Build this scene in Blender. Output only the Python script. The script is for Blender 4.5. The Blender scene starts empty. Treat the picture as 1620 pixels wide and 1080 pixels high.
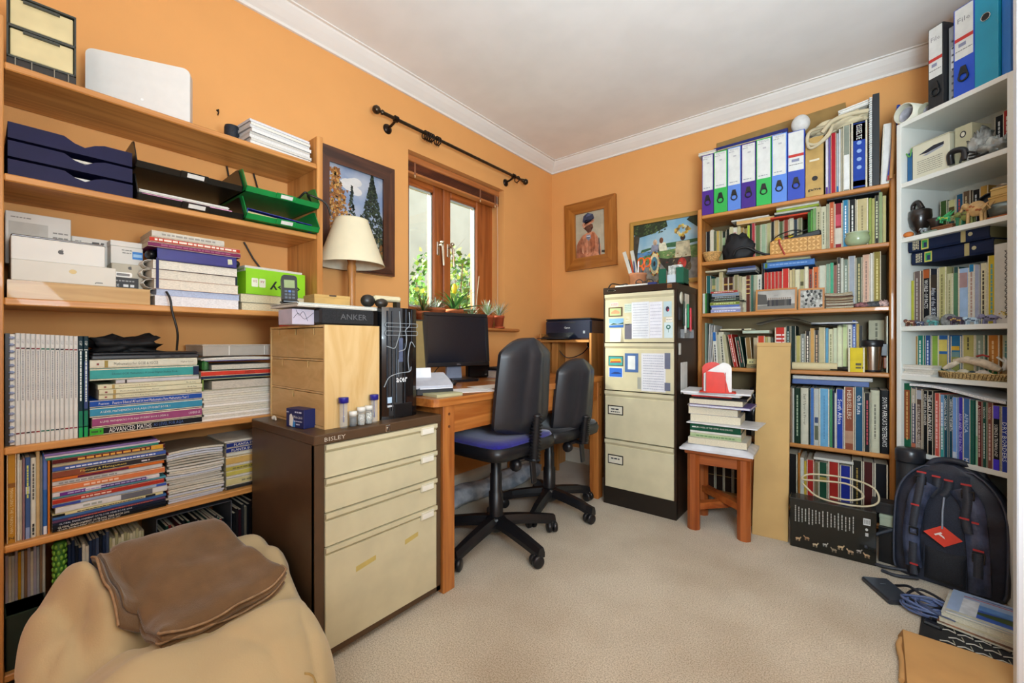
import bpy, bmesh, math, random
from mathutils import Vector, Matrix
random.seed(7)
C = bpy.context.scene.collection
SC = bpy.context.scene
R = math.radians
PI = math.pi

# ---------------------------------------------------------------- camera
cam = bpy.data.cameras.new('camera'); cam.lens = 15.0; cam.sensor_width = 36.0
cam.clip_start = .02; cam.clip_end = 200
camo = bpy.data.objects.new('camera', cam); C.objects.link(camo)
camo.location = (0, 0, 1.0); camo.rotation_euler = (R(90), 0, R(38.75))
SC.camera = camo

# ---------------------------------------------------------------- world, sun, lamps, exposure
W = bpy.data.worlds.new('sky'); SC.world = W; W.use_nodes = True
wn = W.node_tree.nodes; wl = W.node_tree.links
bg = wn['Background']; bg.inputs[0].default_value = (.93, .97, 1.0, 1); bg.inputs[1].default_value = 2.2
sun = bpy.data.lights.new('sun', 'SUN'); sun.energy = 22.0; sun.angle = R(16); sun.color = (1, .93, .80)
so = bpy.data.objects.new('sun', sun); C.objects.link(so)
so.rotation_euler = Vector((1, .78, -.62)).to_track_quat('-Z', 'Y').to_euler()
def area(name, loc, target, sx, sy, power, col=(1, 1, 1)):
    l = bpy.data.lights.new(name, 'AREA'); l.shape = 'RECTANGLE'; l.size = sx; l.size_y = sy
    l.energy = power; l.color = col
    o = bpy.data.objects.new(name, l); C.objects.link(o); o.location = loc
    o.rotation_euler = (Vector(target) - Vector(loc)).to_track_quat('-Z', 'Y').to_euler()
    return o
# unseen fill lamps, added: one behind the camera, one aimed at the ceiling
area('rear_fill', (.42, -.98, 1.35), (.1, 2.4, .9), .8, 1.9, 14, (.74, .90, 1))
area('ceiling_fill', (.40, .25, 1.25), (-.25, 1.55, 2.52), .6, .6, 62, (.72, .89, 1))
vs = SC.view_settings
vs.view_transform = 'Standard'; vs.look = 'None'; vs.gamma = 1.0; vs.exposure = 0.08; vs.use_curve_mapping = False

# ---------------------------------------------------------------- materials (procedural)
def lin(h):
    h = h.lstrip('#'); o = []
    for i in (0, 2, 4):
        v = int(h[i:i+2], 16) / 255
        o.append(v / 12.92 if v <= .04045 else ((v + .055) / 1.055) ** 2.4)
    return tuple(o) + (1,)
_m = {}
def M(h, rough=.55, var=.03, scale=30, bump=0.0, bscale=120, metal=0, spec=.5, kind='noise', h2=None, stretch=None, alpha=1, trans=0, coat=0, sheen=0):
    key = (h, rough, var, scale, bump, bscale, metal, spec, kind, h2, stretch, alpha, trans, coat, sheen)
    if key in _m: return _m[key]
    m = bpy.data.materials.new('mat_' + h.strip('#') + '_' + kind); m.use_nodes = True
    nt = m.node_tree; N = nt.nodes; L = nt.links
    b = N['Principled BSDF']
    b.inputs['Roughness'].default_value = rough; b.inputs['Metallic'].default_value = metal
    b.inputs['Specular IOR Level'].default_value = spec
    b.inputs['Alpha'].default_value = alpha; b.inputs['Transmission Weight'].default_value = trans
    b.inputs['Coat Weight'].default_value = coat; b.inputs['Sheen Weight'].default_value = sheen
    c = lin(h)
    tc = N.new('ShaderNodeTexCoord'); mp = N.new('ShaderNodeMapping'); L.new(tc.outputs['Object'], mp.inputs[0])
    if stretch: mp.inputs['Scale'].default_value = stretch
    if kind == 'wood':
        nz = N.new('ShaderNodeTexNoise'); nz.inputs['Scale'].default_value = scale; nz.inputs['Detail'].default_value = 5
        nz.inputs['Distortion'].default_value = 1.2
    else:
        nz = N.new('ShaderNodeTexNoise'); nz.inputs['Scale'].default_value = scale; nz.inputs['Detail'].default_value = 3
    L.new(mp.outputs[0], nz.inputs['Vector'])
    cr = N.new('ShaderNodeValToRGB')
    c2 = lin(h2) if h2 else tuple(max(0, v * (1 - 2.2 * var)) for v in c[:3]) + (1,)
    c1 = c if h2 else tuple(min(1, v * (1 + var)) for v in c[:3]) + (1,)
    cr.color_ramp.elements[0].position = .36; cr.color_ramp.elements[0].color = c2
    cr.color_ramp.elements[1].position = .64; cr.color_ramp.elements[1].color = c1
    L.new(nz.outputs['Fac'], cr.inputs[0]); L.new(cr.outputs[0], b.inputs['Base Color'])
    if bump:
        n2 = N.new('ShaderNodeTexNoise'); n2.inputs['Scale'].default_value = bscale; n2.inputs['Detail'].default_value = 2
        L.new(mp.outputs[0], n2.inputs['Vector'])
        bp = N.new('ShaderNodeBump'); bp.inputs['Strength'].default_value = bump; bp.inputs['Distance'].default_value = .004
        L.new(n2.outputs['Fac'], bp.inputs['Height']); L.new(bp.outputs[0], b.inputs['Normal'])
    _m[key] = m; return m
def wood(h, h2, axis=0, scale=6, rough=.45, coat=.1, st=.06):
    s = [1, 1, 1]; s[axis] = st
    return M(h, rough, 0, scale, .08, 60, kind='wood', h2=h2, stretch=tuple(v * 4 for v in s), coat=coat)
def emit_none(h): return M(h)
def glass(h='#ffffff', rough=0.0, tint=.06):
    key = ('glass', h, rough, tint)
    if key in _m: return _m[key]
    m = bpy.data.materials.new('mat_pane_glass'); m.use_nodes = True
    nt = m.node_tree; N = nt.nodes; L = nt.links; N.remove(N['Principled BSDF'])
    t = N.new('ShaderNodeBsdfTransparent'); t.inputs[0].default_value = lin(h)
    g = N.new('ShaderNodeBsdfGlossy'); g.inputs['Roughness'].default_value = .02 + rough
    mx = N.new('ShaderNodeMixShader'); mx.inputs[0].default_value = tint
    L.new(t.outputs[0], mx.inputs[1]); L.new(g.outputs[0], mx.inputs[2])
    L.new(mx.outputs[0], N['Material Output'].inputs[0])
    _m[key] = m; return m

# ---------------------------------------------------------------- mesh building
class MB:
    def __init__(s): s.v = []; s.f = []; s.mi = []; s.mats = []; s.sm = []
    def _m(s, m):
        if m not in s.mats: s.mats.append(m)
        return s.mats.index(m)
    def add(s, vs, fs, m=None, smooth=False, T=None):
        o = len(s.v); i = s._m(m)
        if T is not None: vs = [tuple(T @ Vector(v)) for v in vs]
        s.v += [tuple(v) for v in vs]
        for f in fs:
            s.f.append(tuple(o + k for k in f)); s.mi.append(i); s.sm.append(smooth)
        return s
    def box(s, x0, x1, y0, y1, z0, z1, m=None, b=0.0, T=None):
        if x0 > x1: x0, x1 = x1, x0
        if y0 > y1: y0, y1 = y1, y0
        if z0 > z1: z0, z1 = z1, z0
        if b <= 0:
            vs = [(x, y, z) for z in (z0, z1) for y in (y0, y1) for x in (x0, x1)]
            fs = [(0, 2, 3, 1), (4, 5, 7, 6), (0, 1, 5, 4), (2, 6, 7, 3), (0, 4, 6, 2), (1, 3, 7, 5)]
            return s.add(vs, fs, m, T=T)
        b = min(b, (x1-x0)/2.01, (y1-y0)/2.01, (z1-z0)/2.01)
        # chamfered box: 24 verts
        vs = []; idx = {}
        X = (x0, x1); Y = (y0, y1); Z = (z0, z1)
        for i in (0, 1):
            for j in (0, 1):
                for k in (0, 1):
                    sx = b if i == 0 else -b; sy = b if j == 0 else -b; sz = b if k == 0 else -b
                    idx[(i, j, k, 'x')] = len(vs); vs.append((X[i], Y[j] + sy, Z[k] + sz))
                    idx[(i, j, k, 'y')] = len(vs); vs.append((X[i] + sx, Y[j], Z[k] + sz))
                    idx[(i, j, k, 'z')] = len(vs); vs.append((X[i] + sx, Y[j] + sy, Z[k]))
        fs = []
        g = lambda *a: idx[a]
        for i in (0, 1):
            q = [g(i, 0, 0, 'x'), g(i, 0, 1, 'x'), g(i, 1, 1, 'x'), g(i, 1, 0, 'x')]; fs.append(q if i == 0 else q[::-1])
            q = [g(0, i, 0, 'y'), g(1, i, 0, 'y'), g(1, i, 1, 'y'), g(0, i, 1, 'y')]; fs.append(q if i == 0 else q[::-1])
            q = [g(0, 0, i, 'z'), g(0, 1, i, 'z'), g(1, 1, i, 'z'), g(1, 0, i, 'z')]; fs.append(q if i == 0 else q[::-1])
        for a in (0, 1):
            for c in (0, 1):
                flip = (a + c) % 2
                q = [g(a, c, 0, 'x'), g(a, c, 0, 'y'), g(a, c, 1, 'y'), g(a, c, 1, 'x')]; fs.append(q if flip == 0 else q[::-1])
                q = [g(a, 0, c, 'z'), g(a, 0, c, 'x'), g(a, 1, c, 'x'), g(a, 1, c, 'z')]; fs.append(q if flip == 0 else q[::-1])
                q = [g(0, a, c, 'y'), g(0, a, c, 'z'), g(1, a, c, 'z'), g(1, a, c, 'y')]; fs.append(q if flip == 0 else q[::-1])
                for e in (0, 1):
                    t = [g(a, c, e, 'x'), g(a, c, e, 'z'), g(a, c, e, 'y')]
                    fs.append(t if (a + c + e) % 2 == 0 else t[::-1])
        return s.add(vs, fs, m, T=T)
    def prism(s, poly, h0, h1, m=None, axis='z', smooth=False, T=None):
        n = len(poly)
        P = {'z': lambda p, h: (p[0], p[1], h), 'y': lambda p, h: (p[0], h, p[1]), 'x': lambda p, h: (h, p[0], p[1])}[axis]
        vs = [P(p, h0) for p in poly] + [P(p, h1) for p in poly]
        fs = [tuple(range(n))[::-1], tuple(range(n, 2 * n))] + [(i, (i + 1) % n, n + (i + 1) % n, n + i) for i in range(n)]
        if axis == 'y': fs = [f[::-1] for f in fs]
        return s.add(vs, fs, m, smooth, T)
    def tube(s, pts, r, m=None, n=8, closed=False, caps=True, T=None):
        pts = [Vector(p) for p in pts]; k = len(pts)
        rr = r if isinstance(r, (list, tuple)) else [r] * k
        vs = []; up = Vector((0, 0, 1)); prev = None
        for i, p in enumerate(pts):
            if closed: d = pts[(i + 1) % k] - pts[i - 1]
            else: d = pts[min(i + 1, k - 1)] - pts[max(i - 1, 0)]
            d = d.normalized() if d.length > 1e-9 else Vector((0, 0, 1))
            if prev is None:
                a = up if abs(d.z) < .9 else Vector((1, 0, 0)); u = d.cross(a).normalized()
            else:
                u = prev - d * prev.dot(d)
                u = u.normalized() if u.length > 1e-6 else d.orthogonal().normalized()
            prev = u; w = d.cross(u)
            for j in range(n):
                t = 2 * PI * j / n; vs.append(p + (u * math.cos(t) + w * math.sin(t)) * rr[i])
        fs = []
        for i in range(k if closed else k - 1):
            a = i * n; b = ((i + 1) % k) * n
            for j in range(n): fs.append((a + j, a + (j + 1) % n, b + (j + 1) % n, b + j))
        s.add(vs, fs, m, True, T)
        if caps and not closed:
            s.add(vs[:n], [tuple(range(n))[::-1]], m, False, T); s.add(vs[-n:], [tuple(range(n))], m, False, T)
        return s
    def lathe(s, prof, c=(0, 0, 0), n=24, m=None, T=None, smooth=True, axis='z', caps=True):
        vs = []; k = len(prof)
        for r, z in prof:
            for j in range(n):
                t = 2 * PI * j / n; x, y = r * math.cos(t), r * math.sin(t)
                p = {'z': (x, y, z), 'y': (x, z, -y), 'x': (z, x, y)}[axis]
                vs.append((c[0] + p[0], c[1] + p[1], c[2] + p[2]))
        fs = [(i * n + j, i * n + (j + 1) % n, (i + 1) * n + (j + 1) % n, (i + 1) * n + j) for i in range(k - 1) for j in range(n)]
        s.add(vs, fs, m, smooth, T)
        if caps and prof[0][0] > 1e-6: s.add(vs[:n], [tuple(range(n))[::-1]], m, False, T)
        if caps and prof[-1][0] > 1e-6: s.add(vs[-n:], [tuple(range(n))], m, False, T)
        return s
    def ball(s, c, r, m=None, nu=12, nv=8, T=None):
        rx, ry, rz = r if isinstance(r, tuple) else (r, r, r)
        vs = [(c[0], c[1], c[2] - rz)]
        for i in range(1, nv):
            p = -PI / 2 + PI * i / nv
            for j in range(nu):
                t = 2 * PI * j / nu
                vs.append((c[0] + rx * math.cos(p) * math.cos(t), c[1] + ry * math.cos(p) * math.sin(t), c[2] + rz * math.sin(p)))
        vs.append((c[0], c[1], c[2] + rz)); L = len(vs) - 1; fs = []
        for j in range(nu): fs.append((0, 1 + (j + 1) % nu, 1 + j)); fs.append((L, L - nu + j, L - nu + (j + 1) % nu))
        for i in range(nv - 2):
            for j in range(nu): fs.append((1 + i * nu + j, 1 + i * nu + (j + 1) % nu, 1 + (i + 1) * nu + (j + 1) % nu, 1 + (i + 1) * nu + j))
        return s.add(vs, fs, m, True, T)
    def grid(s, fn, nu, nv, m=None, smooth=True, closed_u=False, T=None):
        vs = [fn(i / nu, j / nv) for j in range(nv + 1) for i in range(nu + (0 if closed_u else 1))]
        w = nu if closed_u else nu + 1; fs = []
        for j in range(nv):
            for i in range(nu):
                a = j * w + i; b = j * w + (i + 1) % w
                fs.append((a, b, b + w, a + w))
        return s.add(vs, fs, m, smooth, T)
    def poly(s, pts, m=None, y=0.0):   # flat print facing -y
        return s.add([(p[0], y, p[1]) for p in pts], [tuple(range(len(pts)))], m)
    def disc(s, cx, cz, rx, rz, m=None, y=0.0, n=16):
        return s.poly([(cx + rx * math.cos(2*PI*i/n), cz + rz * math.sin(2*PI*i/n)) for i in range(n)], m, y)
    def mesh(s, name, fixn=False):
        me = bpy.data.meshes.new(name); me.from_pydata(s.v, [], s.f)
        for m in s.mats:
            me.materials.append(m if m else M('#888888'))
        me.polygons.foreach_set('material_index', s.mi); me.polygons.foreach_set('use_smooth', s.sm)
        me.update()
        if fixn:
            bm = bmesh.new(); bm.from_mesh(me); bmesh.ops.recalc_face_normals(bm, faces=bm.faces); bm.to_mesh(me); bm.free()
        return me

def tag(o, label=None, cat=None, group=None, kind=None):
    if label: o['label'] = label
    if cat: o['category'] = cat
    if group: o['group'] = group
    if kind: o['kind'] = kind
    return o
def place(o, fr):
    if fr is None: return o
    o.location = fr[:3]
    r = fr[3] if len(fr) > 3 else 0
    if isinstance(r, (tuple, list)): o.rotation_euler = tuple(R(a) for a in r)
    else: o.rotation_euler = (0, 0, R(r))
    return o
def thing(name, label, cat, fr, group=None, kind=None):
    o = bpy.data.objects.new(name, None); o.empty_display_size = .05; C.objects.link(o)
    place(o, fr); return tag(o, label, cat, group, kind)
def part(name, mb, parent, label=None, fr=None, kind=None, fixn=True):
    o = bpy.data.objects.new(name, mb.mesh(name, fixn) if isinstance(mb, MB) else mb); C.objects.link(o)
    o.parent = parent; place(o, fr)
    if label: o['label'] = label
    if kind: o['kind'] = kind
    return o
def solo(name, mb, label, cat, fr=None, group=None, kind=None, fixn=True):
    o = bpy.data.objects.new(name, mb.mesh(name, fixn)); C.objects.link(o); place(o, fr)
    return tag(o, label, cat, group, kind)
def struct(name, mb, fr=None):
    o = bpy.data.objects.new(name, mb.mesh(name, True)); C.objects.link(o); place(o, fr); o['kind'] = 'structure'; return o
def dup(root, fr, label=None, group=None, name=None):
    r = root.copy(); C.objects.link(r); place(r, fr)
    if label: r['label'] = label
    if group: r['group'] = group
    def rec(a, b):
        for ch in list(a.children):
            c = ch.copy(); C.objects.link(c); c.parent = b; rec(ch, c)
    rec(root, r); return r
def frame_at(base, x, y, z, rot=0):
    """a point of a furniture frame (x right, y away from the viewer, z up) -> world frame"""
    a = R(base[3]); c, s = math.cos(a), math.sin(a)
    return (base[0] + c * x - s * y, base[1] + s * x + c * y, base[2] + z, base[3] + rot)

# lettering: queued, then built in one go
_txt = []
def text(parent, s, cx, cz, w, h, mat, y=0.0, rot=0, T=None, name='lettering', fit=True, bold=0.0):
    """print on the face looking to -y; rot 90 reads upwards, -90 reads downwards; w x h = box of the running text"""
    _txt.append((parent, s, cx, cz, w, h, mat, y, rot, T, name, fit, bold))
def build_text():
    tmp = []
    for q in _txt:
        cu = bpy.data.curves.new('t', 'FONT'); cu.body = q[1]; cu.resolution_u = 1; cu.offset = q[12]
        cu.align_x = 'CENTER'
        o = bpy.data.objects.new('t', cu); C.objects.link(o); tmp.append(o)
    bpy.context.view_layer.update(); dg = bpy.context.evaluated_depsgraph_get()
    for q, o in zip(_txt, tmp):
        parent, s, cx, cz, w, h, mat, y, rot, T, name, fit, bold = q
        me = bpy.data.meshes.new_from_object(o.evaluated_get(dg)); me.name = name
        if not len(me.vertices): continue
        xs = [v.co.x for v in me.vertices]; ys = [v.co.y for v in me.vertices]
        x0, x1, y0, y1 = min(xs), max(xs), min(ys), max(ys)
        sx = w / max(1e-6, x1 - x0); sy = h / max(1e-6, y1 - y0)
        if not fit: sx = min(sx, sy)
        if sx > sy * 1.5: sx = sy * 1.5
        a = R(rot); ca, sa = math.cos(a), math.sin(a)
        for v in me.vertices:
            px = (v.co.x - (x0 + x1) / 2) * sx; pz = (v.co.y - (y0 + y1) / 2) * sy
            p = Vector((cx + ca * px - sa * pz, y, cz + sa * px + ca * pz))
            v.co = (T @ p) if T is not None else p
        me.materials.clear(); me.materials.append(mat)
        part(name, me, parent)
    for o in tmp:
        cu = o.data; bpy.data.objects.remove(o); bpy.data.curves.remove(cu)

# ================================================================ the room
XL, YB, ZC = -2.045, 3.10, 2.52
XR, YR = .86, -1.1
WALL = M('#e6a662', .8, .008, 6, .05, 300)
PALE = M('#f4f2f0', .85, .015, 5, .03, 200)
SKIRT = M('#efe8d8', .45, .02, 8)
WY0, WY1, WZ0, WZ1, WX = 1.57, 2.457, 1.095, 2.13, -2.19
mb = MB()
mb.box(XL-.14, XL, YR, WY0, 0, ZC, WALL); mb.box(XL-.14, XL, WY1, YB+.12, 0, ZC, WALL)
mb.box(XL-.14, XL, WY0, WY1, 0, WZ0-.02, WALL); mb.box(XL-.14, XL, WY0, WY1, WZ1, ZC, WALL)
struct('wall_left', mb)
struct('wall_back', MB().box(XL, XR+.1, YB, YB+.12, 0, ZC, WALL))
struct('wall_right', MB().box(XR, XR+.1, YR, YB, 0, ZC, WALL))
struct('wall_rear', MB().box(XL-.14, XR+.1, YR-.1, YR, 0, ZC, WALL))
struct('ceiling', MB().box(XL-.14, XR+.1, YR-.1, YB+.12, ZC, ZC+.1, PALE))
def carpet():
    m = bpy.data.materials.new('mat_carpet'); m.use_nodes = True; nt = m.node_tree; N = nt.nodes; L = nt.links
    b = N['Principled BSDF']; b.inputs['Roughness'].default_value = .95; b.inputs['Sheen Weight'].default_value = .2
    tc = N.new('ShaderNodeTexCoord')
    a = N.new('ShaderNodeTexNoise'); a.inputs['Scale'].default_value = 230; a.inputs['Detail'].default_value = 4
    w = N.new('ShaderNodeTexNoise'); w.inputs['Scale'].default_value = 2.2; w.inputs['Detail'].default_value = 4
    L.new(tc.outputs['Object'], a.inputs[0]); L.new(tc.outputs['Object'], w.inputs[0])
    r1 = N.new('ShaderNodeValToRGB'); r1.color_ramp.elements[0].position = .34; r1.color_ramp.elements[0].color = lin('#b0a28a')
    r1.color_ramp.elements[1].position = .6; r1.color_ramp.elements[1].color = lin('#e2d6c2')
    r2 = N.new('ShaderNodeValToRGB'); r2.color_ramp.elements[0].position = .3; r2.color_ramp.elements[0].color = lin('#d8cfc4')
    r2.color_ramp.elements[1].position = .62; r2.color_ramp.elements[1].color = (1, 1, 1, 1)
    mx = N.new('ShaderNodeMixRGB'); mx.blend_type = 'MULTIPLY'; mx.inputs[0].default_value = .8
    L.new(a.outputs['Fac'], r1.inputs[0]); L.new(w.outputs['Fac'], r2.inputs[0]); L.new(r1.outputs[0], mx.inputs[1]); L.new(r2.outputs[0], mx.inputs[2])
    L.new(mx.outputs[0], b.inputs['Base Color'])
    bp = N.new('ShaderNodeBump'); bp.inputs['Strength'].default_value = .55; bp.inputs['Distance'].default_value = .004
    L.new(a.outputs['Fac'], bp.inputs['Height']); L.new(bp.outputs[0], b.inputs['Normal'])
    return m
struct('floor', MB().box(XL-.14, XR+.1, YR-.1, YB+.12, -.08, 0, carpet()))
# coving: stepped cavetto profile (offset from wall, height)
CV = [(0, -.07), (.0, -.078), (.012, -.078), (.014, -.066), (.03, -.055), (.055, -.034), (.074, -.014), (.078, -.006), (.092, -.006), (.092, 0), (0, 0)]
COVE = M('#ece8e3', .8, .01, 5)
mb = MB(); n = len(CV)
vs = [(XL+a, YR, ZC+h) for a, h in CV] + [(XL+a, YB-a, ZC+h) for a, h in CV]
mb.add(vs, [tuple(range(n)), tuple(range(n, 2*n))] + [(i, (i+1) % n, n+(i+1) % n, n+i) for i in range(n)], COVE); struct('trim_1', mb)
mb = MB(); vs = [(XL+a, YB-a, ZC+h) for a, h in CV] + [(XR, YB-a, ZC+h) for a, h in CV]
mb.add(vs, [tuple(range(n)), tuple(range(n, 2*n))] + [(i, (i+1) % n, n+(i+1) % n, n+i) for i in range(n)], COVE); struct('trim_2', mb)
BP = [(0, 0), (.016, 0), (.016, .085), (.012, .1), (.008, .104), (.006, .118), (0, .122)]
struct('baseboard_left', MB().prism([(XL+a, h) for a, h in BP], YR, YB, SKIRT, 'y'))
struct('baseboard_back', MB().prism([(YB-a, h) for a, h in BP], XL, XR, SKIRT, 'x'))
# open white door at the right edge
DW = M('#e9edf4', .35, .01, 5)
d = thing('door_1', None, None, (.347, 1.775, 0), kind='structure')
part('door_leaf', MB().box(.085, .415, .006, .034, .1, 2.0, DW).box(0, .09, 0, .04, .012, 2.05, DW, .003).box(.41, .5, 0, .04, .012, 2.05, DW, .003)
     .box(.09, .41, 0, .04, 1.95, 2.05, DW).box(.09, .41, 0, .04, .85, 1.0, DW).box(.09, .41, 0, .04, .012, .2, DW), d)
MET = M('#b8b2a4', .25, .02, 10, metal=1)
part('door_handle', MB().tube([(.05, -.002, 1.0), (.05, -.045, 1.0), (.15, -.05, 1.0)], .009, MET).lathe([(.024, 0), (.024, .006)], (.05, -.006, 1.0), 16, MET, axis='y'), d)

# ---------------------------------------------------------------- window
WOOD = wood('#b5662f', '#8a4519', 2, 5)
WOODH = wood('#b5662f', '#8a4519', 1, 5)
BAR = M('#b9c4bf', .4, .02)
w = thing('window_1', None, None, (0, 0, 0), kind='structure')
def fr(name, *boxes):
    mb = MB()
    for b in boxes:
        tall = (b[5]-b[4]) > (b[3]-b[2])
        mb.box(*b, WOOD if tall else WOODH, .004)
    return part(name, mb, w)
x0, x1 = -2.235, -2.165
fr('frame', (x0, x1, WY0, WY0+.045, WZ0, WZ1), (x0, x1, WY1-.07, WY1, WZ0, WZ1), (x0, x1, WY0, WY1, WZ1-.06, WZ1), (x0, x1, WY0, WY1, WZ0, WZ0+.06), (x0, x1, 1.922, 1.950, WZ0, WZ1))
def sash(y0, y1, sl, sr):
    mb = MB(); xa, xb = -2.22, -2.15; z0, z1 = WZ0+.055, 2.06
    for b in ((xa, xb, y0, y0+sl, z0, z1), (xa, xb, y1-sr, y1, z0, z1)): mb.box(*b, WOOD, .006)
    for b in ((xa, xb, y0+sl, y1-sr, z1-.085, z1), (xa, xb, y0+sl, y1-sr, z0, z0+.07)): mb.box(*b, WOODH, .006)
    s = part('sash', mb, w)
    ya, yb, za, zb = y0+sl, y1-sr, z0+.07, z1-.085
    g = part('pane', MB().box(-2.19, -2.184, ya, yb, za, zb, glass('#f4fbf8')), s)
    mb = MB()
    for b in ((-2.18, -2.168, ya, ya+.012, za, zb), (-2.18, -2.168, yb-.012, yb, za, zb), (-2.18, -2.168, ya, yb, za, za+.012), (-2.18, -2.168, ya, yb, zb-.012, zb)): mb.box(*b, BAR)
    part('glazing_strip', mb, s)
    return s
s1 = sash(1.612, 1.926, .052, .066); s2 = sash(1.946, 2.392, .066, .125)
CR = M('#d9d2c2', .25, .02, metal=1)
for yy, sg in ((1.895, 1), (1.985, 1)):
    mb = MB(); mb.box(-2.15, -2.143, yy-.012, yy+.012, 1.57, 1.66, CR, .003)
    mb.tube([(-2.143, yy, 1.635), (-2.108, yy, 1.635), (-2.104, yy+.004, 1.62), (-2.106, yy+.012, 1.50)], [.009, .009, .009, .006], CR)
    mb.ball((-2.106, yy, 1.65), .014, CR)
    part('window_handle', mb, w)
part('reveal_lining', MB().box(XL-.14, XL-.0005, WY0-.001, WY0+.004, WZ0, WZ1, WALL).box(XL-.14, XL-.0005, WY1-.004, WY1+.001, WZ0, WZ1, WALL), w)
SILL = wood('#c07a3c', '#9a5522', 1, 5)
mb = MB(); mb.box(-2.17, XL+.004, WY0, WY1, WZ0-.022, WZ0, SILL); mb.box(XL, XL+.06, WY0-.10, 2.575, WZ0-.022, WZ0, SILL, .008); part('window_sill', mb, w)
# rolled-up wooden blind at the head of the window
bl = thing('venetian_blind', 'dark wooden slatted blind drawn up at the top of the window', 'blind', (-2.11, 2.012, 2.03))
BW = wood('#7a3b1c', '#4a1f10', 1, 6); BW2 = wood('#c9824a', '#a8612d', 1, 6)
part('head_rail', MB().box(-.025, .03, -.425, .43, .055, .095, BW2, .004), bl)
for i in range(8): part('slat', MB().box(-.025, .026, -.42, .425, .0 + i*.0068, .0042 + i*.0068, BW), bl)
part('bottom_rail', MB().box(-.027, .029, -.422, .427, -.018, -.003, BW2, .003), bl)
for yy in (-.36, .22, .38): part('cord_tape', MB().box(.027, .0295, yy-.006, yy+.006, -.02, .056, M('#8d5a3e', .7)).tube([(.028, yy, -.02), (.03, yy, -.035)], .004, M('#d8b48a')), bl)
part('pull_cord', MB().tube([(.03, .40, .05), (.034, .405, -.3), (.036, .40, -.86)], .0015, M('#e8dcc8'), 5), bl)

# ---------------------------------------------------------------- the garden behind the window
solo('garden_wall', MB().box(-5.2, -5.0, 2.2, 9.5, -.4, 3.7, M('#b9b5ad', .9, .04, 3, .3, 40)), 'pale rendered wall outside beyond the hedge', 'wall')
struct('garden_ground', MB().box(-9, XL-.15, -4, 10, -.5, -.42, M('#cbbfa6', .95, .1, 6)))
def shrub(name, label, cx, cy, rx, ry, z0, z1, n, cols, seed, leaf=.05, group=None):
    rg = random.Random(seed); t = thing(name, label, 'shrub', (cx, cy, -.42), group=group)
    mb = MB(); st = MB(); stm = M('#6b5136', .9)
    for i in range(9):
        a = rg.uniform(0, 2*PI); q = rg.uniform(.3, .9)
        st.tube([(0, 0, 0), (rx*q*.4*math.cos(a), ry*q*.4*math.sin(a), (z1+.42)*.5), (rx*q*math.cos(a), ry*q*math.sin(a), (z1+.42)*rg.uniform(.7, .98))], [.016, .011, .004], stm, 5)
    mats = [M(c, .45, .12, 9, spec=.5) for c in cols]
    for i in range(n):
        a = rg.uniform(0, 2*PI); q = rg.random()**.4; z = rg.random()
        top = 1 - .35*abs(2*z-1)**3
        if z > .8 and rg.random() < .5: continue
        p = Vector((rx*q*top*math.cos(a), ry*q*top*math.sin(a), .42 + z0 + (z1-z0)*z + rg.uniform(-.04, .04)))
        d = Vector((rg.gauss(.4, .6), rg.gauss(0, .7), rg.gauss(.35, .6))).normalized(); u = d.orthogonal().normalized()
        u = (u*math.cos(i)+d.cross(u)*math.sin(i)).normalized(); l = leaf*rg.uniform(.7, 1.4); wd = l*.34
        nrm = d.cross(u)*l*.12
        mb.add([p, p+d*l*.5+u*wd+nrm, p+d*l, p+d*l*.5-u*wd+nrm], [(0, 1, 2, 3)], rg.choice(mats), True)
    part('stem', st, t); part('foliage', mb, t, kind='stuff', fixn=False); return t
shrub('garden_shrub', 'leafy green shrub outside the left window pane', -2.85, 1.75, .36, .40, .2, 1.62, 4200, ['#5e9a45', '#86b95c', '#3f7436', '#b5d48a', '#4b7f5a'], 3)
shrub('garden_shrub', 'taller leafy green shrub outside the right window pane', -2.95, 2.75, .42, .46, .2, 1.80, 5200, ['#6fae4c', '#98c860', '#47803a', '#c5dd86', '#2f5f33'], 5)
shrub('garden_shrub', 'broad dark green shrub further back outside the window', -4.1, 3.45, .5, .5, .0, 1.7, 4200, ['#4f8a48', '#79ac62', '#2f5f3a', '#a6c890'], 9, .06)
rg = random.Random(4); mb = MB(); TW = M('#8f7d6c', .9)
for i in range(16):
    y = rg.uniform(-.5, .45); p = [(0, y*.2, 0), (rg.uniform(-.1, .1), y*.5, 1.2), (rg.uniform(-.2, .2), y*.9 + rg.uniform(-.1, .1), 1.9), (rg.uniform(-.2, .2), y*1.25, 2.3+rg.uniform(0, .7))]
    mb.tube(p, [.014, .009, .006, .002], TW, 5)
    for k in range(5):
        q = Vector(p[2]).lerp(Vector(p[3]), rg.random()); mb.tube([q, q + Vector((rg.uniform(-.1, .1), rg.uniform(-.3, .3), rg.uniform(.05, .3)))], [.003, .001], TW, 4)
t = thing('garden_tree', 'bare thin twigs rising against the bright light outside', 'tree', (-4.5, 4.75, -.42)); part('branches', mb, t, kind='stuff')

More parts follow.
